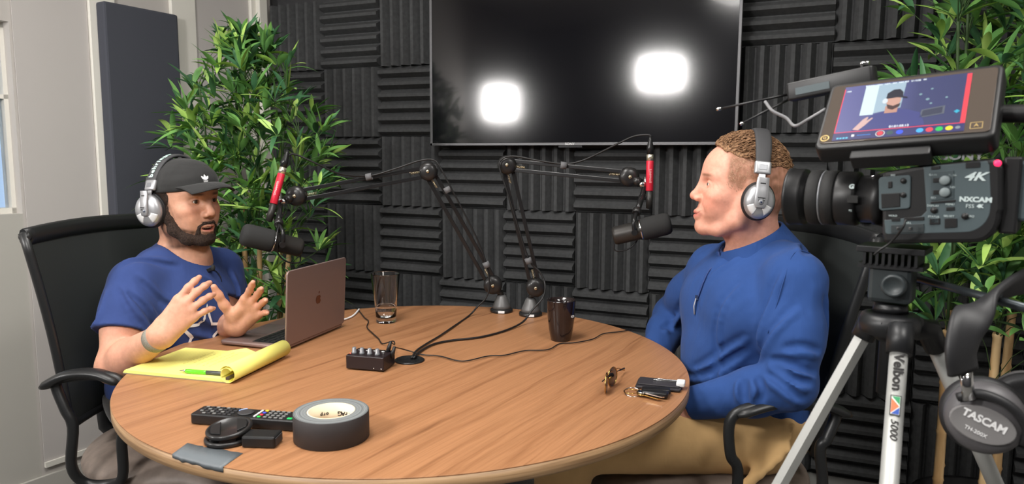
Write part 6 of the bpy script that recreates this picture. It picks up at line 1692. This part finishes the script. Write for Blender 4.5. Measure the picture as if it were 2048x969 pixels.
# ================================================================== video camera on its tripod (right foreground)
M_CBLK = mat('camera_black', s2l(26, 26, 27), .42); M_CGREY = mat('camera_blue_grey', s2l(70, 82, 86), .5); M_CGL = mat('camera_pale_grey', s2l(120, 130, 132), .5)
M_RUB = bumpy(mat('lens_rubber', s2l(30, 30, 30), .7), 700, .2); M_LGL = mat('lens_front_glass', s2l(16, 16, 24), .04, coat=1)
M_PRINT = mat('pale_camera_print', s2l(190, 204, 204), .6); M_TUBE = mat('satin_aluminium', s2l(176, 177, 174), .45, metal=.35); M_TBLK = mat('tripod_black', s2l(30, 31, 33), .42)
KO = Vector((.505, .930, 0)); KF = Vector((-.78, .625, 0)).normalized(); KS = Vector((KF.y, -KF.x, 0)); KS = -KS if KS.y > 0 else KS   # forward, side towards the room's near end
def kp(a, b_, z): return KO+KF*a+KS*b_+Vector((0, 0, z))
KM = basis(KO, x=-KF, z=(0, 0, 1))        # local x to the rear, y away from us, z up
if (KM.to_3x3() @ Vector((0, 1, 0))).dot(KS) > 0: pass
def side(px, py, b_):
    """local (rear-wards x, up z) of pixel on the plane b_ metres to the side of the camera's axis"""
    v = FW + RT*((px-1024)/F_PX) + UP*((484.5-py)/F_PX); q = KO+KS*b_
    s = KS.dot(q)/KS.dot(v); p = v*s; return -(p-q).dot(KF), CAM_Z+p.z
YS = -1 if (KM.to_3x3() @ Vector((0, -1, 0))).dot(KS) > 0 else 1     # local y sign of the side we see
vc = empty('video_camera', M=KM); ML = KM
SB = .046
def poly_side(pts, b0, b1): return [side(x, y, b1) for x, y in pts]
def plate(name, pts, b0, b1, m, parent=vc, bev=.0012):
    P = poly_side(pts, b0, b1); y0, y1 = sorted((YS*b0, YS*b1))
    return MB().prism([(x, -z) for x, z in P], y0, y1, Matrix.Rotation(-PI/2, 4, 'X')).build(name, m, parent, bevel=bev)
def arcpts(cx, cy, rx, ry, a0, a1, n=8): return [(cx+rx*math.cos(a0+(a1-a0)*i/n), cy+ry*math.sin(a0+(a1-a0)*i/n)) for i in range(n+1)]
# prism in the x-z plane: helper matrix maps (x, y, z)->(x, z', -y)
outline = [(1764, 345), (1850, 330), (1990, 316), (2006, 330)]+[(2006, 420)]+arcpts(1950, 428, 52, 58, 0, PI/2, 8)+[(1768, 488), (1764, 470)]
P = [side(x, y, SB) for x, y in outline]
body_ = MB().prism([(x, -z) for x, z in P], -.048, .045, Matrix.Rotation(-PI/2, 4, 'X')).build('camera_body', M_CBLK, vc, bevel=.005)
gp_ = [(1846, 334), (1974, 322), (1980, 330), (1983, 400)]+arcpts(1928, 416, 54, 50, 0, PI/2, 8)+[(1774, 470), (1770, 466), (1768, 440), (1842, 432), (1852, 422)]
plate('side_panel', gp_, SB-.002, SB+.0022, M_CGREY)
plate('front_panel', [(1757, 360), (1762, 354), (1818, 350), (1822, 354), (1820, 414), (1816, 418), (1764, 422), (1758, 418)], SB-.03, SB+.0042, M_CGREY)
plate('flag_window', [(1861, 345), (1908, 341), (1908, 398), (1862, 402)], SB+.002, SB+.003, mat('camera_panel_inset', s2l(60, 71, 75), .5), bev=.0005)
for cy in (361, 385):
    x, z = side(1890, cy, SB+.003)
    MB().lathe([(.0001, .0), (.0058, 0), (.0056, .0035), (.0045, .0045), (.0001, .0045)], 24, Matrix.Translation((x, YS*(SB+.003), z)) @ Matrix.Rotation(PI/2 if YS < 0 else -PI/2, 4, 'X')).build('silver_dial', M_CGL, vc)
    plate('dial_slot', [(1866, cy-4), (1882, cy-5), (1882, cy+4), (1866, cy+5)], SB+.002, SB+.0038, M_CBLK, bev=.0004)
for pts, m, nm in (([(1861, 404), (1911, 400), (1911, 404), (1861, 408)], M_CBLK, 'slot'), ([(1889, 438), (1914, 437), (1914, 455), (1889, 457)], M_CBLK, 'jog_dial'),
                   ([(1859, 438), (1880, 437), (1880, 449), (1859, 450)], M_CBLK, 'button'), ([(1862, 437), (1877, 437), (1877, 446), (1862, 447)], M_CGREY, 'button_cap'),
                   ([(1892, 415), (1909, 414), (1909, 421), (1892, 422)], M_CBLK, 'button'), ([(1931, 326), (1960, 324), (1960, 335), (1931, 337)], M_CBLK, 'mode_switch'),
                   ([(1862, 334), (1880, 332), (1880, 338), (1862, 340)], M_CBLK, 'button'), ([(1783, 436), (1800, 436), (1800, 443), (1783, 443)], M_CBLK, 'button'), ([(1808, 436), (1848, 434), (1848, 441), (1808, 442)], M_CBLK, 'button'),
                   ([(1782, 451), (1848, 448), (1848, 465), (1782, 467)], mat('switch_bay', s2l(44, 50, 52), .5), 'switch_bay')):
    plate(nm, pts, SB+.0015, SB+.0034, m, bev=.0004)
for cx, cy in ((1868, 421), (1930, 433)):
    x, z = side(cx, cy, SB+.003); MB().lathe([(.0001, .0), (.0040, 0), (.0038, .002), (.0001, .0022)], 20, Matrix.Translation((x, YS*(SB+.002), z)) @ Matrix.Rotation(PI/2 if YS < 0 else -PI/2, 4, 'X')).build('round_button', M_CBLK, vc)
for cx in (1796, 1821):
    x, z = side(cx, 457, SB+.004); MB().box((x, YS*(SB+.004), z), (.003, .003, .003)).build('toggle', M_CHROME, vc, bevel=.0006)
plate('rocker_frame', [(1762, 388), (1800, 386), (1800, 414), (1763, 417)], SB+.003, SB+.0052, M_CBLK, bev=.0006)
plate('slide_switch', [(1776, 364), (1784, 363), (1784, 376), (1776, 377)], SB+.003, SB+.0054, M_CBLK, bev=.0006)
for cy in (362, 390):
    x, z = side(1808, cy, SB); MB().lathe([(.0001, 0), (.0035, 0), (.0033, .002), (.0001, .002)], 16, Matrix.Translation((x, YS*(SB+.004), z)) @ Matrix.Rotation(PI/2 if YS < 0 else -PI/2, 4, 'X')).build('round_button', M_CBLK, vc)
TS = basis((0, 0, 0), z=(0, YS, 0), y=(0, 0, 1))
def stxt(s, px, py, size, m=M_PRINT, off=SB+.0030, **kw):
    x, z = side(px, py, off); text(s, size, m, vc, Matrix.Translation((x, YS*off, z)) @ TS, **kw)
stxt('4K', 1949, 354, .0135, shear=.35, sx=1.35, bold=.0004, off=SB+.0026)
stxt('NXCAM', 1951, 400, .0078, bold=.0004, sx=1.15, off=SB+.0026); stxt('FS5', 1940, 413, .0062, off=SB+.0026); stxt('4K', 1960, 413, .0050, off=SB+.0026, bold=.0004)
for s_, x_, y_ in (('PUSH', 1905, 351), ('ND', 1905, 375), ('ISO', 1867, 396), ('GAIN', 1866, 350), ('DISPLAY', 1866, 412), ('MENU', 1900, 409), ('STATUS', 1867, 434), ('SEL/SET', 1898, 433), ('S&Q', 1942, 433), ('FULL', 1816, 446), ('HOLD', 1786, 432), ('IRIS', 1786, 351)):
    stxt(s_, x_, y_, .0034, off=(SB+.0026 if x_ > 1825 or y_ > 428 else SB+.0046))
x, z = side(1925, 313, SB-.006); text('SONY', .0125, M_SILVER, vc, Matrix.Translation((x, YS*(SB-.004), z)) @ TS, sx=1.3, bold=.0004)
x, z = side(1995, 327, SB); MB().ell((x, YS*(SB+.001), z), (.0042, .002, .0042), n=14).build('tally_lamp', mat('tally_red', (.9, .03, .10), .4, emis=(1, .02, .10), estr=1.6), vc)
# rear battery and grip handle
xr = side(2010, 400, SB)[0]; zb0 = side(1900, 480, SB)[1]
MB().box((xr+.030, 0, zb0+.060), (.055, .062, .070)).build('battery', M_CGREY, vc, bevel=.004)
MB().box((xr+.004, 0, zb0+.055), (.018, .075, .090)).build('rear_plate', M_CBLK, vc, bevel=.003)
MB().tube(crom([(xr-.10, 0, zb0+.098), (xr-.09, 0, zb0+.135), (xr-.05, 0, zb0+.150), (xr+.02, 0, zb0+.150), (xr+.05, 0, zb0+.145)], 5), .011, 10).build('top_handle', M_CBLK, vc)
MB().box((side(1850, 330, SB)[0], 0, zb0+.115), (.060, .050, .020)).build('handle_base', M_CBLK, vc, bevel=.004)
# lens
zl = 1.190; x0_ = -side(1765, 400, 0)[0]; Lx = Matrix.Translation((side(1765, 400, 0)[0]+.004, 0, zl)) @ Matrix.Rotation(-PI/2, 4, 'Y')
MB().lathe([(.0001, 0), (.034, 0), (.034, .012), (.0315, .014), (.0315, .030)], 56, Lx).build('lens_mount_barrel', M_CBLK, vc)
lb_ = MB().lathe([(.0315, .030), (.0355, .032), (.0365, .036), (.0365, .056), (.0355, .058)], 56, Lx).build('control_barrel', M_CBLK, vc)
MB().lathe([(.0355, .058), (.0375, .060), (.0375, .074), (.0368, .0745)], 56, Lx).build('zoom_ring', M_RUB, vc)
MB().lathe([(.0368, .0745), (.0378, .0755), (.0378, .0765), (.0368, .0775)], 56, Lx).build('chrome_line', M_SILV2, vc)
MB().lathe([(.0368, .0775), (.0380, .079), (.0380, .092), (.0372, .0935)], 56, Lx).build('focus_ring', M_RUB, vc)
MB().lathe([(.0345, .0930), (.0345, .100), (.0385, .101), (.0395, .104), (.0395, .118), (.0405, .119), (.0405, .123), (.0370, .1235), (.0350, .110), (.0300, .104)], 56, Lx).build('hood', M_CBLK, vc)
MB().lathe([(.0001, .108), (.012, .1075), (.024, .1055), (.031, .103)], 40, Lx).build('front_element', M_LGL, vc)
MB().box((side(1706, 395, .036)[0], YS*.0368, zl+.001), (.013, .002, .010)).build('zoom_switch', M_RUB, vc, bevel=.0006)
x, z = side(1703, 374, .036); text('G', .0085, M_PRINT, vc, Matrix.Translation((x, YS*.0352, z)) @ Matrix.Rotation(-.42, 4, 'X') @ TS, bold=.0005)
x, z = side(1700, 422, .036); text('PZ', .0035, M_PRINT, vc, Matrix.Translation((x, YS*.0345, z)) @ Matrix.Rotation(.45, 4, 'X') @ TS)
x, z = side(1750, 350, .02); MB().tube([(x+.02, YS*.01, z+.002), (x-.005, YS*.01, z-.002), (x-.012, YS*.01, z-.012)], .0012, 6).build('strap_ring', M_CHROME, vc)
tag(vc, 'black and blue-grey video camera with zoom lens pointing at the man in the cap', 'video camera')
# ---- external recorder monitor
MC = Vector((.494, .908, 1.308)); MX = Vector((.757, -.650, .067)); MN = Vector((-.525, -.540, .660))
MMt = basis(MC, x=MX, z=MN); mon = empty('field_monitor', M=MMt); MW, MH, MT = .200, .122, .030
MB().rbox((0, 0, -MT/2), (MW, MH, MT), .010).build('housing', M_CBLK, mon, bevel=.0015)
MB().rbox((0, 0, .0006), (MW-.012, MH-.016, .0014), .005).build('bezel_glass', mat('bezel_glass', s2l(70, 62, 56), .12, coat=.6), mon)
sx0, sx1, sy0, sy1 = -.078, .068, -.050, .048; SWd, SHt = sx1-sx0, sy1-sy0
def semit(name, c, e=.72):
    return mat(name, tuple(x*.3 for x in c), .3, emis=c, estr=e)
M_SBG = semit('screen_picture_blue', s2l(72, 76, 122)); n_ = NT(M_SBG)
_c = n_.n('ShaderNodeTexCoord'); _s = n_.n('ShaderNodeSeparateXYZ'); n_.l(_c.outputs['Object'], _s.inputs[0])
_r = n_.n('ShaderNodeMapRange'); _r.inputs[1].default_value = sx0; _r.inputs[2].default_value = sx1; n_.l(_s.outputs['X'], _r.inputs[0])
n_.l(n_.ramp(_r.outputs[0], [(.0, s2l(112, 112, 164)), (.45, s2l(84, 88, 132)), (.62, s2l(52, 58, 88)), (1.0, s2l(46, 52, 72))]), n_.b.inputs['Emission Color'])
scr = MB().box(((sx0+sx1)/2, (sy0+sy1)/2, .0015), (SWd, SHt, .0006)).build('screen', M_SBG, mon)
def sp(u, v): return (sx0+u*SWd, sy0+v*SHt)
def sq(pts, col, name='screen_graphic', z=.0019, e=.72):
    return MB().prism([sp(u, v) for u, v in pts], z, z+.0001).build(name, semit(name, s2l(*col), e), scr)
def circ(u, v, r, n=18, k=1.5): return [(u+r*math.cos(2*PI*i/n), v+r*k*math.sin(2*PI*i/n)) for i in range(n)]
BV = .13
sq([(.18, .42), (.29, .42), (.29, .98), (.18, .98)], (196, 216, 222)); sq([(.29, .44), (.50, .50), (.51, .98), (.29, .98)], (150, 172, 188))
sq([(.14, .16), (.20, .30), (.30, .42), (.42, .47), (.55, .46), (.66, .38), (.70, .22), (.71, BV+.02), (.15, BV+.02)], (66, 70, 124), z=.0020)   # shoulders
sq([(.38, .42), (.48, .42), (.48, .55), (.38, .55)], (176, 134, 120), z=.0021)
sq(circ(.435, .64, .058, 20, 1.9), (186, 146, 132), z=.0022); sq([(.385, .58), (.40, .50), (.44, .47), (.49, .52), (.495, .58), (.44, .54)], (70, 52, 52), z=.0023)
sq([(.372, .68), (.375, .78), (.42, .84), (.47, .84), (.50, .78), (.505, .70), (.54, .68), (.54, .66), (.46, .69)], (42, 42, 54), z=.0024); sq(circ(.368, .64, .022, 14, 2.2), (196, 206, 214), z=.0025)
sq([(.15, .17), (.22, .34), (.25, .38), (.262, .37), (.25, .31), (.29, .36), (.30, .35), (.25, .24), (.20, .15)], (196, 164, 160), z=.0022)        # raised hand
sq([(.66, .28), (.84, .32), (.84, .46), (.67, .42)], (92, 98, 110), z=.0020); sq([(.675, .30), (.825, .335), (.825, .44), (.68, .405)], (60, 64, 82), z=.0021)
for u, v, r in ((.70, .60, .014), (.73, .52, .010), (.64, .70, .012), (.72, .78, .010), (.84, .60, .010)): sq(circ(u, v, r), (120, 150, 160), z=.0021)
fb = [(0, BV), (1, BV), (1, BV+.012), (0, BV+.012)]; sq(fb, (224, 70, 96), 'record_frame'); sq([(0, BV), (.008, BV), (.008, .955), (0, .955)], (224, 70, 96), 'record_frame'); sq([(.965, BV), (1, BV), (1, .985), (.965, .985)], (226, 72, 84), 'record_frame')
sq([(0, 0), (1, 0), (1, BV), (0, BV)], (58, 58, 104), 'tool_bar', z=.00185)
def stext(s, u, v, size, col, **kw): text(s, size, semit('screen_text', s2l(*col), 1.0), scr, Matrix.Translation((*sp(u, v), .0023)), **kw)
stext('01:01:05:13', .52, BV+.035, .0048, (225, 230, 235)); stext('100%', .04, .9, .003, (200, 210, 220)); stext('DCI 24p   10bit   HDR   SDI   REC 709   01:13:22   4K', .42, .965, .0032, (210, 220, 230))
for u in (.035, .06, .085, .11): sq([(u, .02), (u+.018, .02), (u+.018, .045), (u, .045)], (90, 190, 225), 'level_meter')
sq([(.20, .060), (.31, .060), (.31, .068), (.20, .068)], (60, 140, 225), 'level_slider'); sq([(.155, .045), (.178, .045), (.178, .085), (.155, .085)], (225, 225, 230), 'headphone_icon')
sq(circ(.385, .065, .036, 24, 1.45), (235, 235, 235), 'record_button'); sq(circ(.385, .065, .031, 24, 1.45), (80, 40, 70), 'record_button', z=.0021); sq(circ(.385, .065, .023, 24, 1.45), (232, 70, 84), 'record_button', z=.0022)
for u, c in ((.46, (60, 84, 88)), (.535, (60, 90, 235)), (.685, (70, 170, 240)), (.755, (232, 70, 84)), (.825, (50, 190, 90)), (.895, (225, 205, 60)), (.955, (130, 140, 150))):
    sq(circ(u, .065, .027 if u < .93 else .018, 16, 1.35), c, 'tool_button')
sq(circ(.93, .34, .022, 4, 1.4), (60, 170, 200), 'tool_button')
M_GOLDP = mat('gold_print', s2l(190, 165, 110), .4, metal=.5)
for cx, cy, r in ((-.088, -.044, .0056),): MB().lathe([(r*.72, 0), (r, 0), (r, .0003), (r*.72, .0003), (r*.72, 0)], 28, Matrix.Translation((cx, cy, .0014))).build('round_badge', M_GOLDP, mon); text('Q', .0052, M_GOLDP, mon, Matrix.Translation((cx, cy, .0016)))
for b0 in (((.0735, .0860), (-.0475, -.0372)),):
    (xa, xb), (ya, yb) = b0
    fr_ = MB()
    for x1, y1, x2, y2 in ((xa, ya, xb, ya+.0006), (xa, yb-.0006, xb, yb), (xa, ya, xa+.0006, yb), (xb-.0006, ya, xb, yb)): fr_.box(((x1+x2)/2, (y1+y2)/2, .0015), (x2-x1, y2-y1, .0003))
    fr_.build('maker_plate', M_GOLDP, mon); text('A', .007, M_GOLDP, mon, Matrix.Translation(((xa+xb)/2, (ya+yb)/2, .0016)))
MB().box((-.01, -MH/2-.006, -.018), (.09, .014, .022)).build('battery_slot', M_CBLK, mon, bevel=.002)
for px_ in (-.055, .02, .075): MB().ell((px_, MH/2+.001, -.012), (.006, .003, .006), n=12).build('top_screw', M_CHROME, mon)
tag(mon, 'touchscreen field monitor on top of the video camera, showing the man in the cap', 'monitor')
# mount between monitor and camera
ma_ = empty('monitor_mount', kp(-.02, .0, 1.235)); q_ = (MC-MN*.030-(MMt.to_3x3() @ Vector((0, 1, 0)))*.045)
MB().tube([(0, 0, .0), (0, 0, .020)], .012, 16).build('base_knob', M_CBLK, ma_); MB().ell((0, 0, .030), (.011, .011, .011)).build('ball', M_CHROME, ma_)
rel = q_-ma_.location; MB().tube([(0, 0, .03), rel*.5+Vector((0, 0, .015)), rel], .009, 12).build('arm', M_CBLK, ma_)
MB().tube([rel*.55+KS*.004+Vector((0, 0, .012)), rel*.55+KS*.026+Vector((0, 0, .012))], .007, 14).build('clamp_knob', M_CHROME, ma_)
tag(ma_, 'small jointed arm holding the field monitor above the camera', 'monitor mount')
# ---- wireless receiver with antennas
ra_, rb_ = at(1578, 186, 1.06), at(1752, 150, .98); rd = (rb_-ra_).normalized(); rcv = empty('wireless_receiver', M=basis(ra_.lerp(rb_, .5), x=rd, z=(0, 0, 1)))
RL_ = (rb_-ra_).length
MB().rbox((0, 0, 0), (RL_, .024, .026), .005).build('case', M_CBLK, rcv, bevel=.002); MB().box((-RL_*.18, -.0125, -.002), (RL_*.4, .001, .010)).build('display_window', M_CGREY, rcv)
MB().tube([(RL_*.36, 0, .013), (RL_*.36, 0, .020), (RL_*.44, 0, .018)], .0025, 8).build('clip_screw', M_CHROME, rcv)
Ri = basis(ra_.lerp(rb_, .5), x=rd, z=(0, 0, 1)).inverted()
for tipp, st_ in ((at(1433, 219, 1.10), -.002), (at(1480, 249, 1.07), -.009)):
    a_ = Vector((-RL_/2, 0, st_)); t_ = Ri @ tipp; MB().tube([a_, a_.lerp(t_, .93)], [.0020, .0016], 8).build('antenna', M_CBLK, rcv); MB().tube([a_.lerp(t_, .93), t_], .0026, 8).build('antenna_tip', M_CHROME, rcv)
tag(rcv, 'slim black wireless receiver with two thin antennas beside the field monitor', 'wireless receiver')
cable('monitor_cable', [at(1530, 203, 1.05), at(1545, 222, 1.04), at(1572, 236, 1.03), at(1590, 252, 1.02), at(1618, 238, 1.0), at(1652, 218, .99)], .0024, mat('grey_cable', s2l(120, 120, 122), .4), 'grey kinked cable hanging between the antennas and the monitor')
cable('camera_cable', [at(1812, 440, .86), at(1806, 455, .86), at(1795, 470, .87), at(1778, 488, .88), at(1760, 500, .885), at(1748, 510, .89)], .0014, M_CABLE, 'thin cable hanging from the camera side to the tripod plate')
# ---- tripod
tri = empty('tripod', (KO.x, KO.y, 0)); TL = lambda p: Vector(p)-Vector((KO.x, KO.y, 0))
zt_p = side(1795, 492, .0)[1]
hd = basis(TL(Vector((KO.x, KO.y, 0))), x=-KF, z=(0, 0, 1))
MB().box((-.0, 0, zt_p-.004), (.080, .060, .008)).build('quick_release_plate', M_TBLK, tri, bevel=.001, M=hd)
rb2 = MB()
for i in range(9): rb2.box((-.030+i*.0075, 0, zt_p-.016), (.0035, .056, .016))
rb2.box((.0, 0, zt_p-.026), (.076, .050, .006)); rb2.build('ribbed_platform', M_TBLK, tri, M=hd)
MB().box((0, 0, zt_p-.050), (.052, .040, .050)).build('pan_head', mat('tripod_slate', s2l(44, 50, 52), .45), tri, bevel=.006, M=hd)
kx = TL(at(1786, 573, .90)); MB().lathe([(.0001, -.02), (.0135, -.02), (.0150, -.015), (.0150, -.002), (.0130, .001), (.0105, .0), (.0085, -.002), (.0001, -.002)], 32, basis(kx, z=KS, y=(0, 0, 1))).build('tilt_knob', mat('knob_slate', s2l(50, 56, 58), .4), tri)
h0, h1 = TL(at(1832, 556, .95)), TL(at(1962, 592, .86)); h2 = h0+(h1-h0)*1.9
MB().tube([h0, h2], .0055, 12).build('pan_handle', mat('handle_gunmetal', s2l(70, 76, 80), .3, metal=.6), tri); MB().tube([h2, h2+(h2-h0).normalized()*.10], [.013, .015], 14).build('handle_grip', M_TBLK, tri)
zc = 1.030
MB().lathe([(.0001, zt_p-.078), (.020, zt_p-.078), (.022, zt_p-.09), (.020, zc+.012), (.034, zc+.008), (.038, zc-.002), (.036, zc-.016), (.020, zc-.022), (.011, zc-.03), (.011, zc-.10), (.0001, zc-.10)], 32).build('centre_column', M_TBLK, tri)
legs = []
for nm, tp_, bp_, r_ in (('a', at(1740, 648, .955), at(1558, 972, .995), .0112), ('b', at(1800, 676, .885), at(1778, 972, .805), .0105), ('c', at(1862, 672, .95), at(1992, 972, 1.01), .0112)):
    d = (bp_-tp_).normalized(); foot = tp_+d*((tp_.z-.02)/-d.z); T0, F0 = TL(tp_), TL(foot); dl = (F0-T0).normalized(); Ln = (F0-T0).length
    sdv = dl.cross(Vector((0, 0, 1))).normalized()
    lg = MB().tube([T0, T0+dl*Ln*.42], r_, 6 if nm == 'a' else 20).build('leg', M_TUBE, tri)
    if nm == 'a': lg.data.polygons.foreach_set('use_smooth', [False]*len(lg.data.polygons))
    MB().tube([T0+dl*Ln*.40, T0+dl*Ln*.72], r_*.82, 16).build('lower_tube', M_TUBE, lg); MB().tube([T0+dl*Ln*.70, T0+dl*Ln*.99], r_*.66, 16).build('foot_tube', M_TUBE, lg)
    MB().tube([T0+dl*Ln*.395, T0+dl*Ln*.43], r_*1.35, 16).build('leg_lock', M_TBLK, lg); MB().tube([T0+dl*Ln*.70, T0+dl*Ln*.73], r_*1.2, 16).build('leg_lock', M_TBLK, lg)
    MB().ell(F0, (.016, .016, .014), n=14).build('rubber_foot', M_TBLK, lg)
    hub = Vector((0, 0, zc-.006))+(T0-Vector((0, 0, T0.z))).normalized()*.030
    MB().tube([hub+Vector((0, 0, .004)), hub.lerp(T0, .5), T0-dl*.012, T0+dl*.022], [.013, .0155, .0160, .0150], 14).build('leg_socket', M_TBLK, lg)
    MB().tube([hub-sdv*.018+Vector((0, 0, .004)), hub+sdv*.018+Vector((0, 0, .004))], .008, 12).build('hinge_pin', M_TBLK, lg)
    st_ = T0+dl*Ln*.36; c_ = Vector((0, 0, st_.z+.05)); MB().tube([c_, st_], .0035, 8).build('spreader_arm', M_TBLK, lg)
    legs.append((T0, dl, r_, lg))
# maker's name, emblem and number run down the near leg
T0, dl, r_, lg = legs[1]; fwd_ = Vector((-.45, -.88, 0)); fwd_ = (fwd_-dl*fwd_.dot(dl)).normalized(); across = dl.cross(fwd_); 
def legmark(s, dist, size, **kw): text(s, size, M_INK, lg, basis(T0+dl*dist+fwd_*(r_+.0004), x=dl, z=fwd_), **kw)
def ldist(py): 
    best = min(range(0, 400), key=lambda i: abs(_py(T0+Vector((KO.x, KO.y, 0))+dl*i*.001)-py)); return best*.001
def _py(p):
    q = p-Vector((0, 0, CAM_Z)); return 484.5-F_PX*q.dot(UP)/q.dot(FW)
legmark('Velbon', ldist(749), .0165, bold=.0004); legmark('5000', ldist(862), .0125, shear=.25)
dm = ldist(815); b0_ = basis(T0+dl*dm+fwd_*(r_-.0006), x=dl, z=fwd_)
def lm(pts, c, z): MB().prism(pts, z, z+.0012).build('emblem', mat('emblem_colour', s2l(*c), .5), lg, M=b0_)
lm([(-.0125, -.0060), (.0125, -.0060), (.0125, .0060), (-.0125, .0060)], (40, 44, 42), 0); lm([(-.0112, -.0048), (.0112, -.0048), (.0112, .0048), (-.0112, .0048)], (226, 226, 220), .0002)
lm([(-.0108, -.0044), (-.0108, .0044), (-.001, .0044)], (60, 150, 100), .0004); lm([(-.0085, -.0046), (.0095, -.0046), (.0010, .0040)], (226, 120, 84), .0005); lm([(.0022, .0044), (.0108, .0044), (.0108, -.0044)], (52, 84, 170), .0004)
tag(tri, 'silver and black camera tripod standing in front of the right chair', 'tripod')
# ---- closed-back headphones hanging from the pan handle
def strap(name, pts, wdir, w, th, m, parent, n=6):
    P = crom(pts, n); rings = []; wd_ = Vector(wdir).normalized()
    for i, p in enumerate(P):
        t = (P[min(i+1, len(P)-1)]-P[max(i-1, 0)]).normalized(); a = (wd_-t*wd_.dot(t)).normalized(); nn = t.cross(a)
        rings.append([p+a*(w/2)*math.copysign(abs(math.cos(q))**.5, math.cos(q))+nn*(th/2)*math.copysign(abs(math.sin(q))**.7, math.sin(q)) for q in [2*PI*j/14 for j in range(14)]])
    return MB().loft(rings).build(name, m, parent)
c1 = at(1972, 838, .80); c2 = at(2052, 800, .93); topb = at(2062, 560, .86)
hp = empty('studio_headphones', c1); H_ = lambda p: Vector(p)-c1
M_HPB = mat('headphone_black', s2l(36, 36, 38), .5); M_HPG = mat('headphone_graphite', s2l(88, 86, 88), .45)
s1 = at(1928, 765, .79)
strap('headband', [H_(at(1926, 745, .79)), H_(at(1922, 700, .79)), H_(at(1938, 645, .80)), H_(at(1975, 600, .82)), H_(topb), H_(at(2130, 590, .91)), H_(at(2140, 660, .94))], (-.75, -.2, -.45), .040, .011, M_HPB, hp)
MB().tube([H_(at(1932, 742, .79)), H_(at(1938, 800, .79))], .0075, 10, flat=(1, .5)).build('slider', M_CHROME, hp)
n1 = Vector((-.42, -.88, .10)).normalized()
A1 = basis(H_(c1), z=n1, y=(.30, 0, 1))
cu_ = MB().lathe([(.0001, .0155), (.018, .0150), (.032, .0125), (.039, .0075), (.0415, .0), (.0420, -.010), (.040, -.014)], 48, A1).build('ear_cup', M_HPG, hp)
MB().lathe([(.030, -.012), (.042, -.012), (.046, -.020), (.045, -.030), (.036, -.034), (.028, -.030)], 48, A1).build('ear_pad', M_HPB, cu_)
lens_ = [(.034*math.cos(t), .022*math.sin(t)) for t in [PI*.0+2*PI*i/28 for i in range(28)]]
MB().prism([(x-.004, y*.95-.006) for x, y in lens_], .0125, .0165, A1).build('name_plate', mat('name_plate_grey', s2l(120, 118, 118), .45), cu_, bevel=.0015)
text('TASCAM', .0120, M_LABELW, cu_, A1 @ Matrix.Translation((-.004, -.001, .0168)) @ Matrix.Rotation(-.12, 4, 'Z'), bold=.0004); text('TH-200X', .0062, M_LABELW, cu_, A1 @ Matrix.Translation((-.008, -.016, .0168)) @ Matrix.Rotation(-.12, 4, 'Z'))
MB().tube(crom([A1 @ Vector((-.036, .014, .012)), A1 @ Vector((-.018, .028, .019)), A1 @ Vector((.012, .026, .020)), A1 @ Vector((.036, .008, .014)), A1 @ Vector((.040, -.012, .004))], 6), .0052, 10).build('yoke', M_HPB, hp)
A2 = basis(H_(c2), z=Vector((.5, .85, .1)), y=(.1, 0, 1))
c2o = MB().lathe([(.0001, .0155), (.030, .0135), (.039, .0075), (.0415, .0), (.0420, -.010), (.040, -.014)], 40, A2).build('ear_cup', M_HPG, hp)
MB().lathe([(.030, -.012), (.042, -.012), (.046, -.020), (.045, -.030), (.036, -.034), (.028, -.030)], 40, A2).build('ear_pad', M_HPB, c2o)
tag(hp, 'grey and black studio headphones hanging from the tripod pan handle at the right edge', 'headphones')
# ------------------------------------------------------------------ turn the whole place so that the foam wall runs along the world's x axis
bpy.context.view_layer.update()
_T = Matrix.Rotation(YAW, 4, 'Z')
for _o in [o for o in bpy.data.objects if o.parent is None]:
    _o.matrix_world = _T @ _o.matrix_world
